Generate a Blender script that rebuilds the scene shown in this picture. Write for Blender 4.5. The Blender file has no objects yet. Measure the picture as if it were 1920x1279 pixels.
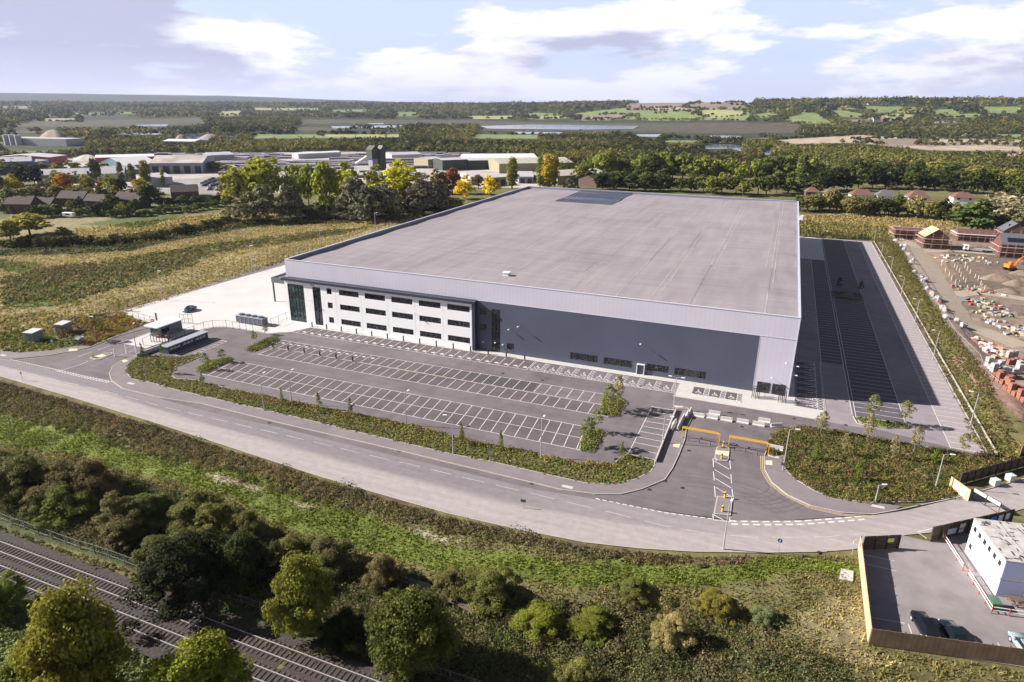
import bpy, math, random
import numpy as np
from mathutils import Matrix, Vector
R = math.radians
random.seed(7)
rng = np.random.default_rng(7)
sc = bpy.context.scene
col = sc.collection

# ---------------------------------------------------------------- camera
F_PX, CX, CY = 1235.32, 960.0, 639.5
CAM = np.array([122.8604, -139.2966, 57.6946])
YAW, PIT, ROL = -0.38339, 0.3466, 0.00876
fw = np.array([math.sin(YAW)*math.cos(PIT), math.cos(YAW)*math.cos(PIT), -math.sin(PIT)])
r0 = np.array([math.cos(YAW), -math.sin(YAW), 0.0]); u0 = np.cross(r0, fw)
rt = math.cos(ROL)*r0 + math.sin(ROL)*u0
up = -math.sin(ROL)*r0 + math.cos(ROL)*u0
cd = bpy.data.cameras.new('camera'); cam = bpy.data.objects.new('camera', cd); col.objects.link(cam)
cd.sensor_width = 36; cd.lens = F_PX/1920*36; cd.clip_start = 0.5; cd.clip_end = 40000
M = Matrix.Identity(4)
for i in range(3):
    M[i][0] = rt[i]; M[i][1] = up[i]; M[i][2] = -fw[i]; M[i][3] = CAM[i]
cam.matrix_world = M
sc.camera = cam

# ---------------------------------------------------------------- light
SUN_DIR = Vector((-29.0, -7.6, 17.4)).normalized()       # towards the sun
sl = bpy.data.lights.new('sun', 'SUN'); so = bpy.data.objects.new('sun', sl); col.objects.link(so)
sl.energy = 5.0; sl.angle = R(0.5); sl.color = (1.0, 0.93, 0.85)
so.rotation_euler = SUN_DIR.to_track_quat('Z', 'Y').to_euler()
so.location = (0, -200, 300)
w = bpy.data.worlds.new('World'); sc.world = w; w.use_nodes = True
N = w.node_tree; N.nodes.clear()
def nn(t, **k):
    n = N.nodes.new(t)
    for a, b in k.items(): setattr(n, a, b)
    return n
bg = nn('ShaderNodeBackground'); outw = nn('ShaderNodeOutputWorld')
sky = nn('ShaderNodeTexSky', sky_type='NISHITA', sun_disc=False)
sky.sun_elevation = math.asin(SUN_DIR.z); sky.sun_rotation = math.atan2(SUN_DIR.x, SUN_DIR.y)
sky.air_density = 1.0; sky.dust_density = 1.6; sky.ozone_density = 2.0
bg.inputs['Strength'].default_value = 0.055
def wmath(op, a, b=None, c=None, clamp=False):
    n = nn('ShaderNodeMath', operation=op, use_clamp=clamp)
    for i, v in enumerate((a, b, c)):
        if v is None: continue
        if isinstance(v, (int, float)): n.inputs[i].default_value = v
        else: N.links.new(v, n.inputs[i])
    return n.outputs[0]
tc = nn('ShaderNodeTexCoord'); sp = nn('ShaderNodeSeparateXYZ'); N.links.new(tc.outputs['Generated'], sp.inputs[0])
# clouds: direction in the sky, stretched so that the puffs lie in flat banks
cb = nn('ShaderNodeCombineXYZ'); N.links.new(sp.outputs[0], cb.inputs[0]); N.links.new(sp.outputs[1], cb.inputs[1]); N.links.new(wmath('MULTIPLY', sp.outputs[2], 4.0), cb.inputs[2])
OFF = (5.1, 0.7, 2.3)
def wnoise(vec, scale, detail, rough, off, dist=0.0):
    mp = nn('ShaderNodeMapping'); mp.inputs['Location'].default_value = off
    N.links.new(vec, mp.inputs[0])
    t = nn('ShaderNodeTexNoise'); t.inputs['Scale'].default_value = scale; t.inputs['Detail'].default_value = detail
    t.inputs['Roughness'].default_value = rough; t.inputs['Distortion'].default_value = dist; N.links.new(mp.outputs[0], t.inputs['Vector'])
    return t.outputs['Fac']
big = wnoise(cb.outputs[0], 2.7, 14, 0.58, OFF, 0.1)
abv = wnoise(cb.outputs[0], 2.7, 11, 0.57, (OFF[0]+0.035, OFF[1]-0.02, OFF[2]+0.13), 0.12)
wisp = wnoise(cb.outputs[0], 7.0, 10, 0.62, (1.0, 5.0, 3.0))
cov = nn('ShaderNodeMapRange', interpolation_type='SMOOTHSTEP'); N.links.new(wmath('ADD', wmath('MULTIPLY', big, 0.9), wmath('MULTIPLY', wisp, 0.1)), cov.inputs[0])
cov.inputs[1].default_value = 0.455; cov.inputs[2].default_value = 0.505
shr = nn('ShaderNodeMapRange', interpolation_type='SMOOTHSTEP'); N.links.new(wmath('SUBTRACT', wmath('MULTIPLY', abv, 1.0), wmath('MULTIPLY', wisp, 0.12)), shr.inputs[0])
shr.inputs[1].default_value = 0.43; shr.inputs[2].default_value = 0.54
def wmix(f, a, b):
    m = nn('ShaderNodeMix', data_type='RGBA'); 
    if isinstance(f, (int, float)): m.inputs[0].default_value = f
    else: N.links.new(f, m.inputs[0])
    for s, v in ((m.inputs[6], a), (m.inputs[7], b)):
        if isinstance(v, tuple): s.default_value = v
        else: N.links.new(v, s)
    return m.outputs[2]
cloudc = wmix(shr.outputs[0], (9.7, 9.65, 10.4, 1), (5.0, 5.15, 6.9, 1))
skyc = wmix(0.85, sky.outputs[0], (6.7, 7.6, 10.0, 1))
hz = nn('ShaderNodeMapRange'); N.links.new(sp.outputs[2], hz.inputs[0]); hz.inputs[1].default_value = 0.0; hz.inputs[2].default_value = 0.06
hz.inputs[3].default_value = 0.6; hz.inputs[4].default_value = 0.0
allc = wmix(hz.outputs[0], wmix(wmath('MULTIPLY', cov.outputs[0], 0.95), skyc, cloudc), (7.7, 7.9, 9.7, 1))
dim = nn('ShaderNodeVectorMath', operation='SCALE'); N.links.new(sky.outputs[0], dim.inputs[0]); dim.inputs['Scale'].default_value = 0.32
hi = nn('ShaderNodeMapRange', interpolation_type='SMOOTHSTEP'); N.links.new(sp.outputs[2], hi.inputs[0]); hi.inputs[1].default_value = 0.185; hi.inputs[2].default_value = 0.30
allc = wmix(hi.outputs[0], allc, wmix(wmath('MULTIPLY', cov.outputs[0], 0.12), dim.outputs[0], cloudc))
N.links.new(allc, bg.inputs[0]); N.links.new(bg.outputs[0], outw.inputs[0])
sc.view_settings.view_transform = 'Standard'; sc.view_settings.look = 'None'; sc.view_settings.gamma = 1
sc.view_settings.exposure = 1.05
sc.cycles.max_bounces = 5; sc.cycles.diffuse_bounces = 2; sc.cycles.glossy_bounces = 2; sc.cycles.transmission_bounces = 2
sc.cycles.transparent_max_bounces = 4; sc.cycles.volume_bounces = 0; sc.cycles.caustics_reflective = False; sc.cycles.caustics_refractive = False
sc.cycles.use_denoising = True; sc.cycles.use_adaptive_sampling = True; sc.cycles.adaptive_threshold = 0.02

# ---------------------------------------------------------------- noise + terrain
def _hash(ix, iy, s):
    h = (ix.astype(np.int64)*374761393 + iy.astype(np.int64)*668265263 + s*974711) & 0xffffffff
    h = ((h ^ (h >> 13))*1274126177) & 0xffffffff
    return ((h ^ (h >> 16)) & 0xffff)/65535.0
def vnoise(x, y, sc_=1.0, s=0):
    x = np.asarray(x, float)/sc_; y = np.asarray(y, float)/sc_
    ix = np.floor(x); iy = np.floor(y); fx = x-ix; fy = y-iy
    fx = fx*fx*(3-2*fx); fy = fy*fy*(3-2*fy)
    a = _hash(ix, iy, s); b = _hash(ix+1, iy, s); c = _hash(ix, iy+1, s); d = _hash(ix+1, iy+1, s)
    return (a*(1-fx)+b*fx)*(1-fy) + (c*(1-fx)+d*fx)*fy
def fbm(x, y, sc_, s=0, o=4):
    t = 0; a = 1; n = 0
    for i in range(o):
        t = t + a*vnoise(x, y, sc_/2**i, s+i*17); n += a; a *= 0.55
    return t/n
def sst(a, b, x):
    t = np.clip((np.asarray(x, float)-a)/(b-a), 0, 1); return t*t*(3-2*t)
EDX = [-400, -120, -32, 19, 59, 83, 104, 118, 127, 135, 160]
EDY = [-40, -51.5, -57.5, -60.7, -64.2, -65.2, -64.0, -60.3, -56.8, -53, -40]
def road_edge(x): return np.interp(x, EDX, EDY)
RIDX = [-400, 0, 250, 450, 640, 900, 1080, 1200, 1350, 1500, 1700, 1920, 2300]      # azimuth (as a column of the view) against ridge height
RIDH = [26, 26, 30, 36, 38, 46, 54, 64, 72, 76, 78, 82, 80]
RIDS = [3000, 3000, 3000, 2900, 2800, 2500, 2100, 1850, 1650, 1550, 1500, 1450, 1500]  # where the hill foot starts
BLX = [-400, 0, 200, 400, 560, 760, 2300]; BLH = [100, 98, 92, 84, 62, 25, 15]
def terrain(x, y):
    x = np.asarray(x, float); y = np.asarray(y, float)
    dx = x-CAM[0]; dy = y-CAM[1]; r = np.hypot(dx, dy)+1e-6
    d = np.arctan2(dx, dy)-YAW; d = (d+math.pi) % (2*math.pi)-math.pi
    c = 960+1313*np.tan(np.clip(d, -1.2, 1.2))
    rh = np.interp(c, RIDX, RIDH); rs = np.interp(c, RIDX, RIDS)
    top = rs+1900
    t = np.clip((r-rs)/(top-rs), 0, 1.6)
    z = rh*(sst(0, 1, t)-0.25*sst(1.0, 1.6, t))
    z = z + sst(0, 0.5, t)*(14*(fbm(x, y, 900, 5, 3)-0.5) + 9*(fbm(x, y, 330, 9, 2)-0.5))
    z = z + np.interp(c, BLX, BLH)*sst(7200, 9500, r)*(0.85+0.3*fbm(x, y, 1800, 3, 3))
    # verge and railway side
    k = 1-sst(120, 134, x)
    dr = road_edge(x)-y
    z = z - 1.9*sst(1.0, 15, dr)*k
    far = sst(260, 500, r)
    und = sst(2, 8, dr)*k
    z = z + und*(1-sst(17, 19, dr*0))*0.9*(fbm(x, y, 6, 1, 3)-0.5)
    # earth bank east of the long car park and heaps of the building site
    z = z + 1.5*sst(163.5, 168, x)*(1-sst(171, 177, x))*sst(-8, 2, y)*(1-sst(185, 195, y))
    site = sst(178, 186, x)*sst(0, 15, y)*(1-sst(190, 200, y))
    z = z + site*2.8*np.clip(fbm(x, y, 26, 44, 3)-0.55, 0, 1)*4*sst(232, 243, x)*(1-sst(125, 135, y))*sst(70, 85, y)
    flat = (1-sst(-70, -58, x))  # rough field west
    z = z + flat*0.8*(fbm(x, y, 14, 2, 3)-0.5)*(1-far)
    return z - 0.10
def ray(px, py): 
    d = fw*F_PX + rt*(px-CX) + up*(CY-py); return d
def at(px, py, z=0.0):
    d = ray(px, py); t = (z-CAM[2])/d[2]; q = CAM+d*t; return (float(q[0]), float(q[1]))
def on(px, py):
    """point of the terrain seen at a pixel"""
    d = ray(px, py); d = d/np.linalg.norm(d)
    ts = np.concatenate([np.arange(40, 600, 3.0), np.geomspace(600, 16000, 900)])
    P = CAM[None]+d[None]*ts[:, None]
    h = terrain(P[:, 0], P[:, 1])
    b = np.nonzero(P[:, 2] < h)[0]
    if len(b) == 0: i = len(ts)-1
    else: i = b[0]
    a0 = max(i-1, 0); g0 = P[a0, 2]-h[a0]; g1 = P[i, 2]-h[i]
    k = g0/(g0-g1) if g0 != g1 else 0
    q = P[a0]+(P[i]-P[a0])*min(max(k, 0), 1)
    return float(q[0]), float(q[1]), float(terrain(q[0], q[1]))
def tz(x, y): return float(terrain(x, y))
def size_at(x, y, z, npx):
    """metres spanned by npx pixels at a place"""
    return npx/F_PX*float(np.dot(np.array([x, y, z])-CAM, fw))

# ---------------------------------------------------------------- materials
def lin(c): return tuple((v/12.92 if v <= 0.04045 else ((v+0.055)/1.055)**2.4) for v in c)
MATS = {}
def mat(name, c, rough=0.7, metal=0.0, var=0.0, vs=1.0, bump=0.0, bs=5.0, c2=None, spec=0.5, wave=None, emit=None, trans=0.0, alpha=1.0):
    if name in MATS: return MATS[name]
    m = bpy.data.materials.new(name); m.use_nodes = True; t = m.node_tree; L = t.links
    b = t.nodes['Principled BSDF']
    b.inputs['Roughness'].default_value = rough; b.inputs['Metallic'].default_value = metal
    b.inputs['Specular IOR Level'].default_value = spec
    b.inputs['Base Color'].default_value = (*c, 1)
    tcn = t.nodes.new('ShaderNodeTexCoord')
    src = None
    if var > 0 or c2:
        n = t.nodes.new('ShaderNodeTexNoise'); n.inputs['Scale'].default_value = vs; n.inputs['Detail'].default_value = 6; n.inputs['Roughness'].default_value = 0.6
        L.new(tcn.outputs['Object'], n.inputs['Vector'])
        mr = t.nodes.new('ShaderNodeMapRange'); L.new(n.outputs['Fac'], mr.inputs[0]); mr.inputs[1].default_value = 0.3; mr.inputs[2].default_value = 0.7
        mx = t.nodes.new('ShaderNodeMix'); mx.data_type = 'RGBA'; L.new(mr.outputs[0], mx.inputs[0])
        a = c; d = c2 or c
        mx.inputs[6].default_value = (*[v*(1-var) for v in a], 1); mx.inputs[7].default_value = (*[v*(1+var) for v in d], 1)
        src = mx.outputs[2]
    if wave:   # (axis, spacing, strength): ribs of profiled sheet
        ax, spc, st = wave
        s = t.nodes.new('ShaderNodeSeparateXYZ'); L.new(tcn.outputs['Object'], s.inputs[0])
        q = t.nodes.new('ShaderNodeMath'); q.operation = 'MULTIPLY'; L.new(s.outputs[ax], q.inputs[0]); q.inputs[1].default_value = 1/spc
        fr = t.nodes.new('ShaderNodeMath'); fr.operation = 'FRACT'; L.new(q.outputs[0], fr.inputs[0])
        gt = t.nodes.new('ShaderNodeMath'); gt.operation = 'GREATER_THAN'; L.new(fr.outputs[0], gt.inputs[0]); gt.inputs[1].default_value = 0.82
        mx2 = t.nodes.new('ShaderNodeMix'); mx2.data_type = 'RGBA'; 
        k = t.nodes.new('ShaderNodeMath'); k.operation = 'MULTIPLY'; L.new(gt.outputs[0], k.inputs[0]); k.inputs[1].default_value = st; L.new(k.outputs[0], mx2.inputs[0])
        if src: L.new(src, mx2.inputs[6])
        else: mx2.inputs[6].default_value = (*c, 1)
        mx2.inputs[7].default_value = (*[v*0.5 for v in c], 1); src = mx2.outputs[2]
    if src: L.new(src, b.inputs['Base Color'])
    if bump > 0:
        n2 = t.nodes.new('ShaderNodeTexNoise'); n2.inputs['Scale'].default_value = bs; n2.inputs['Detail'].default_value = 5
        L.new(tcn.outputs['Object'], n2.inputs['Vector'])
        bp = t.nodes.new('ShaderNodeBump'); bp.inputs['Strength'].default_value = bump; bp.inputs['Distance'].default_value = 0.1
        L.new(n2.outputs['Fac'], bp.inputs['Height']); L.new(bp.outputs[0], b.inputs['Normal'])
    if emit: b.inputs['Emission Color'].default_value = (*emit, 1); b.inputs['Emission Strength'].default_value = 1
    if trans: b.inputs['Transmission Weight'].default_value = trans
    if alpha < 1: b.inputs['Alpha'].default_value = alpha
    MATS[name] = m; return m

def leafmat(name, attr):
    """foliage: colour of the object (or of each face) times a per-leaf variation"""
    m = bpy.data.materials.new(name); m.use_nodes = True; t = m.node_tree; L = t.links
    b = t.nodes['Principled BSDF']; b.inputs['Roughness'].default_value = 0.75; b.inputs['Specular IOR Level'].default_value = 0.18
    if attr:
        a = t.nodes.new('ShaderNodeVertexColor'); a.layer_name = 'Col'; csrc = a.outputs[0]
    else:
        a = t.nodes.new('ShaderNodeObjectInfo'); csrc = a.outputs['Color']
    v = t.nodes.new('ShaderNodeAttribute'); v.attribute_name = 'v'
    mr = t.nodes.new('ShaderNodeMapRange'); L.new(v.outputs['Fac'], mr.inputs[0]); mr.inputs[3].default_value = 1.0; mr.inputs[4].default_value = 3.3
    mx = t.nodes.new('ShaderNodeVectorMath'); mx.operation = 'SCALE'; L.new(csrc, mx.inputs[0]); L.new(mr.outputs[0], mx.inputs['Scale'])
    mt = t.nodes.new('ShaderNodeVectorMath'); mt.operation = 'MULTIPLY'; L.new(mx.outputs[0], mt.inputs[0]); mt.inputs[1].default_value = (1.03, 1.0, 0.72); mx = mt
    L.new(mx.outputs[0], b.inputs['Base Color'])
    tr = t.nodes.new('ShaderNodeBsdfTranslucent'); L.new(mx.outputs[0], tr.inputs[0])
    ms = t.nodes.new('ShaderNodeMixShader'); ms.inputs[0].default_value = 0.3
    L.new(b.outputs[0], ms.inputs[1]); L.new(tr.outputs[0], ms.inputs[2]); L.new(ms.outputs[0], t.nodes['Material Output'].inputs[0])
    return m
M_LEAF = leafmat('leaf', False); M_VEG = leafmat('vegetation', True)

# ---------------------------------------------------------------- object helpers
def tag(o, label=None, cat=None, group=None, kind=None):
    if label: o['label'] = label
    if cat: o['category'] = cat
    if group: o['group'] = group
    if kind: o['kind'] = kind
    return o
def empty(name, loc, rz=0.0, label=None, cat=None, group=None):
    o = bpy.data.objects.new(name, None); col.objects.link(o); o.location = loc; o.rotation_euler = (0, 0, rz)
    o.empty_display_size = 0.5
    return tag(o, label, cat, group)
class MB:
    def __init__(s): s.v = []; s.f = []; s.m = []
    def add(s, vs, fs, mi=0):
        o = len(s.v); s.v += [tuple(p) for p in vs]; s.f += [tuple(i+o for i in f) for f in fs]; s.m += [mi]*len(fs); return s
    def box(s, x0, x1, y0, y1, z0, z1, mi=0, rz=0, at_=(0, 0, 0)):
        vs = [(x0, y0, z0), (x1, y0, z0), (x1, y1, z0), (x0, y1, z0), (x0, y0, z1), (x1, y0, z1), (x1, y1, z1), (x0, y1, z1)]
        c_, s_ = math.cos(rz), math.sin(rz)
        vs = [(at_[0]+x*c_-y*s_, at_[1]+x*s_+y*c_, at_[2]+z) for x, y, z in vs]
        return s.add(vs, [(0, 3, 2, 1), (4, 5, 6, 7), (0, 1, 5, 4), (1, 2, 6, 5), (2, 3, 7, 6), (3, 0, 4, 7)], mi)
    def tube(s, pts, r, n=6, mi=0, cap=True):
        rs = r if isinstance(r, (list, tuple)) else [r]*len(pts)
        P = [Vector(p) for p in pts]; rings = []
        for i, p in enumerate(P):
            d = (P[min(i+1, len(P)-1)]-P[max(i-1, 0)]).normalized()
            a = Vector((0, 0, 1)) if abs(d.z) < 0.9 else Vector((1, 0, 0))
            e1 = d.cross(a).normalized(); e2 = d.cross(e1).normalized()
            rings.append([p+(e1*math.cos(2*math.pi*k/n)+e2*math.sin(2*math.pi*k/n))*rs[i] for k in range(n)])
        vs = [q for rg in rings for q in rg]; fs = []
        for i in range(len(P)-1):
            for k in range(n):
                a_ = i*n+k; b_ = i*n+(k+1) % n; fs.append((a_, b_, b_+n, a_+n))
        if cap: fs.append(tuple(range(n-1, -1, -1))); fs.append(tuple(range((len(P)-1)*n, len(P)*n)))
        return s.add(vs, fs, mi)
    def prism(s, pts, z0, z1, mi=0, side=None):
        n = len(pts)
        vs = [(x, y, z0) for x, y in pts]+[(x, y, z1) for x, y in pts]
        s.add(vs, [tuple(range(n, 2*n))], mi); 
        s.f.append(tuple(i+len(s.v)-2*n for i in range(n-1, -1, -1))); s.m.append(mi)
        o = len(s.v)-2*n
        for i in range(n):
            s.f.append((o+i, o+(i+1) % n, o+n+(i+1) % n, o+n+i)); s.m.append(side if side is not None else mi)
        return s
    def quad(s, a, b, c, d, mi=0): return s.add([a, b, c, d], [(0, 1, 2, 3)], mi)
    def gable(s, x0, x1, y0, y1, z0, z1, mi=0, over=0.3, axis=0, at_=(0, 0), rz=0, th=0.12):
        """gable roof, ridge along axis"""
        c_, s_ = math.cos(rz), math.sin(rz)
        if axis == 1: x0, x1, y0, y1 = y0, y1, x0, x1
        m_ = (y0+y1)/2; k = (z1-z0)/((y1-y0)/2)*over
        vs = []
        for zz_ in (0, th):
            for x in (x0-over, x1+over):
                vs += [(x, y0-over, z0-k+zz_), (x, m_, z1+zz_), (x, y1+over, z0-k+zz_)]
        if axis == 1: vs = [(y, x, z) for x, y, z in vs]
        vs = [(at_[0]+x*c_-y*s_, at_[1]+x*s_+y*c_, z) for x, y, z in vs]
        return s.add(vs, [(6, 9, 10, 7), (7, 10, 11, 8), (0, 1, 4, 3), (1, 2, 5, 4), (0, 3, 9, 6), (2, 8, 11, 5), (0, 6, 7, 1), (1, 7, 8, 2), (3, 4, 10, 9), (4, 5, 11, 10)], mi)
    def gwall(s, x0, x1, y0, y1, z0, ze, zr, mi=0, axis=0, at_=(0, 0), rz=0):
        """walls with gable ends"""
        c_, s_ = math.cos(rz), math.sin(rz)
        if axis == 1: x0, x1, y0, y1 = y0, y1, x0, x1
        m_ = (y0+y1)/2
        vs = [(x0, y0, z0), (x1, y0, z0), (x1, y1, z0), (x0, y1, z0), (x0, y0, ze), (x1, y0, ze), (x1, y1, ze), (x0, y1, ze), (x0, m_, zr), (x1, m_, zr)]
        if axis == 1: vs = [(y, x, z) for x, y, z in vs]
        vs = [(at_[0]+x*c_-y*s_, at_[1]+x*s_+y*c_, z) for x, y, z in vs]
        return s.add(vs, [(0, 1, 5, 4), (1, 2, 6, 9, 5), (2, 3, 7, 6), (3, 0, 4, 8, 7), (4, 5, 9, 8), (7, 8, 9, 6)], mi)
    def build(s, name, mats, parent=None, smooth=False, label=None, bevel=0):
        me = bpy.data.meshes.new(name); me.from_pydata(s.v, [], s.f)
        if not isinstance(mats, (list, tuple)): mats = [mats]
        for m in mats: me.materials.append(m)
        me.polygons.foreach_set('material_index', s.m)
        if smooth: me.polygons.foreach_set('use_smooth', [True]*len(s.f))
        me.update()
        o = bpy.data.objects.new(name, me); col.objects.link(o)
        if parent: o.parent = parent
        if label: o['label'] = label
        if bevel:
            b = o.modifiers.new('bevel', 'BEVEL'); b.width = bevel; b.segments = 2; b.limit_method = 'ANGLE'
        return o
def copy_tree(o, parent=None):
    c = o.copy(); col.objects.link(c)
    if parent: c.parent = parent
    for ch in [k for k in o.children]: copy_tree(ch, c)
    return c
def np_mesh(name, V, Fq, mats, parent=None, colr=None, v=None, smooth=False, mi=None):
    """V (n,3), Fq (m,k) faces of constant size k; colr per-face (m,3); v per-face (m,)"""
    me = bpy.data.meshes.new(name); k = Fq.shape[1]; m = len(Fq)
    me.vertices.add(len(V)); me.vertices.foreach_set('co', np.ascontiguousarray(V, np.float32).ravel())
    me.loops.add(m*k); me.loops.foreach_set('vertex_index', np.ascontiguousarray(Fq, np.int32).ravel())
    me.polygons.add(m); me.polygons.foreach_set('loop_start', np.arange(0, m*k, k, dtype=np.int32))
    if smooth: me.polygons.foreach_set('use_smooth', np.ones(m, bool))
    if not isinstance(mats, (list, tuple)): mats = [mats]
    for x in mats: me.materials.append(x)
    if mi is not None: me.polygons.foreach_set('material_index', mi.astype(np.int32))
    if colr is not None:
        a = me.color_attributes.new('Col', 'FLOAT_COLOR', 'CORNER')
        c4 = np.ones((m, k, 4), np.float32); c4[:, :, :3] = colr[:, None, :]; a.data.foreach_set('color', c4.ravel())
    if v is not None:
        a = me.attributes.new('v', 'FLOAT', 'FACE'); a.data.foreach_set('value', v.astype(np.float32))
    me.update(calc_edges=True)
    if name is None: return me
    o = bpy.data.objects.new(name, me); col.objects.link(o)
    if parent: o.parent = parent
    return o
ORD = 'first second third fourth fifth sixth seventh eighth ninth tenth eleventh twelfth thirteenth fourteenth fifteenth sixteenth seventeenth eighteenth nineteenth twentieth'.split()
def ordn(i):
    if i < 20: return ORD[i]
    n = i+1; t = 'twenty thirty forty fifty sixty seventy eighty ninety'.split()[n//10-2] if n < 100 else 'hundred'
    return (t+'-'+ORD[n % 10-1]) if n % 10 else t[:-1]+'ieth'
# ================================================================ ground
def A(*pts): return [at(*p) for p in pts]
def inpoly(x, y, poly):
    ins = np.zeros(x.shape, bool); n = len(poly)
    for i in range(n):
        x0, y0 = poly[i]; x1, y1 = poly[(i+1) % n]
        if y0 == y1: continue
        c = ((y0 > y) != (y1 > y)) & (x < (x1-x0)*(y-y0)/(y1-y0)+x0); ins ^= c
    return ins
G_TAN = (0.215, 0.182, 0.10); G_GREEN = (0.085, 0.105, 0.03); G_LAWN = (0.112, 0.138, 0.028); G_DARK = (0.045, 0.052, 0.022)
G_BROWN = (0.105, 0.078, 0.048); G_OLIVE = (0.125, 0.115, 0.05); G_FIELD = (0.16, 0.20, 0.075); G_PALE = (0.28, 0.29, 0.13)
G_SOIL = (0.21, 0.165, 0.135); G_STUB = (0.36, 0.29, 0.215); G_MUD = (0.225, 0.165, 0.13); G_YARD = (0.36, 0.33, 0.31); G_WOOD = (0.035, 0.045, 0.02); G_PURP = (0.078, 0.07, 0.05)
LAKES_PX = [
 [(900,237),(1000,234),(1100,235),(1200,236),(1187,243),(1080,244),(1000,243),(915,242)],
 [(966,247),(1060,248),(1050,252),(970,251)], [(1193,252),(1240,252),(1238,257),(1196,256)],
 [(1318,272),(1360,271),(1395,273),(1400,286),(1370,279),(1322,280)], [(1330,254),(1390,255),(1388,259),(1332,258)],
 [(1430,281),(1450,282),(1448,291),(1428,290)],
 [(1578,314),(1640,310),(1690,310),(1718,312),(1722,322),(1680,324),(1640,327),(1590,323)],
 [(213,250),(313,249),(313,253),(213,253)], [(255,234),(315,233),(313,237),(258,237)],
 [(322,256),(447,253),(445,258),(395,257),(380,262),(330,261)], [(620,237),(755,235),(755,239),(625,241)], [(690,231),(720,231),(719,233),(690,233)]]
def P3(pxs): return [on(*p)[:2] for p in pxs]
# (outline of a land parcel, colour, raggedness of its edge in metres)
PATCH = []
OPEN_PX = []
def pa(c, j, *px):
    PATCH.append((P3(px), c, j))
    if c not in (G_WOOD, G_OLIVE, G_GREEN, G_LAWN, G_DARK, G_BROWN, G_YARD, G_MUD) and max(q[1] for q in px) < 295: OPEN_PX.append(list(px))
# far country
pa(G_WOOD, 30, (-60,150),(1980,150),(1980,330),(1000,330),(0,330))
pa(G_PALE, 3, (77,222),(147,222),(150,229),(77,227)); pa(G_PURP, 8, (60,228),(370,221),(392,231),(270,236),(0,238))
pa(G_PALE, 3, (408,209),(455,207),(456,216),(410,217)); pa(G_PALE, 3, (470,202),(610,203),(600,206),(475,206))
pa(G_PURP, 8, (560,224),(900,225),(900,232),(560,232)); pa(G_FIELD, 5, (470,252),(760,252),(750,258),(470,260))
pa(G_PALE, 4, (600,252),(760,252),(750,257),(600,257)); pa(G_FIELD, 4, (880,252),(1015,253),(1010,260),(885,260))
pa(G_FIELD, 3, (738,210),(785,210),(785,218),(742,218)); pa(G_PALE, 4, (880,217),(965,217),(965,223),(880,223))
pa(G_FIELD, 5, (983,214),(1010,211),(1055,214),(1062,222),(990,223)); pa(G_PURP, 10, (900,227),(1500,230),(1500,249),(1300,250),(1190,246),(900,245))
pa(G_FIELD, 6, (1060,215),(1100,210),(1160,203),(1280,203),(1420,206),(1400,226),(1150,224),(1085,224)); pa(G_SOIL, 4, (1085,219),(1150,214),(1190,218),(1140,226),(1080,226))
pa(G_SOIL, 4, (1165,200),(1260,192),(1395,195),(1405,204),(1280,208),(1180,207)); pa(G_PALE, 4, (1320,206),(1405,209),(1390,218),(1340,221),(1300,214))
pa(G_FIELD, 4, (1190,216),(1280,209),(1330,216),(1300,226),(1200,226)); pa(G_STUB, 3, (1200,204),(1280,201),(1310,204),(1230,208))
pa(G_FIELD, 4, (1467,227),(1490,212),(1520,207),(1535,214),(1563,232),(1480,232)); pa(G_SOIL, 4, (1478,217),(1500,206),(1527,205),(1530,210),(1500,212),(1490,218))
pa(G_FIELD, 4, (1547,207),(1580,207),(1620,213),(1620,221),(1570,219)); pa(G_PALE, 4, (1630,225),(1650,217),(1680,213),(1730,216),(1670,228))
pa(G_FIELD, 4, (1600,199),(1720,200),(1730,210),(1640,212)); pa(G_FIELD, 4, (1740,206),(1790,204),(1800,214),(1745,214)); pa(G_PALE, 3, (1640,221),(1690,218),(1690,223),(1650,227))
pa(G_FIELD, 4, (1830,200),(1920,200),(1920,212),(1850,212)); pa(G_STUB, 5, (1447,263),(1540,257),(1610,253),(1720,260),(1735,268),(1690,276),(1600,268),(1490,270))
pa(G_SOIL, 5, (1600,262),(1730,259),(1920,261),(1920,286),(1740,282),(1690,276),(1640,268)); pa(G_STUB, 4, (1690,274),(1850,272),(1920,276),(1920,282),(1740,281))
pa(G_FIELD, 3, (1860,252),(1920,252),(1920,258),(1870,258)); pa(G_STUB, 4, (1740,262),(1800,261),(1920,263),(1920,267),(1760,267)); pa(G_OLIVE, 6, (1380,262),(1440,258),(1450,268),(1400,272))
pa(G_FIELD, 3, (130,212),(260,209),(262,213),(130,216)); pa(G_FIELD, 3, (620,206),(690,205),(700,209),(620,211)); pa(G_SOIL, 3, (0,200),(60,199),(70,203),(0,204))
pa(G_PALE, 3, (1000,219),(1070,216),(1075,221),(1005,224)); pa(G_FIELD, 3, (1410,214),(1450,210),(1462,218),(1420,222)); pa(G_SOIL, 3, (1290,196),(1400,190),(1420,194),(1400,198)); pa(G_STUB, 3, (1540,198),(1590,196),(1595,199),(1545,201))
pa(G_FIELD, 3, (1760,216),(1830,212),(1850,218),(1780,222)); pa(G_FIELD, 3, (1560,203),(1600,201),(1605,205),(1565,206)); pa(G_PALE, 4, (1690,208),(1720,205),(1735,209),(1700,212));
pa(G_FIELD, 4, (1250,262),(1330,264),(1300,268),(1240,267)); pa(G_STUB, 4, (1870,288),(1920,288),(1920,294),(1880,293)); pa(G_PURP, 5, (0,245),(110,243),(120,248),(0,250)); pa(G_PURP, 5, (560,238),(640,240),(620,246),(540,244)); pa(G_SOIL, 4, (1740,228),(1800,226),(1800,230),(1745,232))
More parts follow.
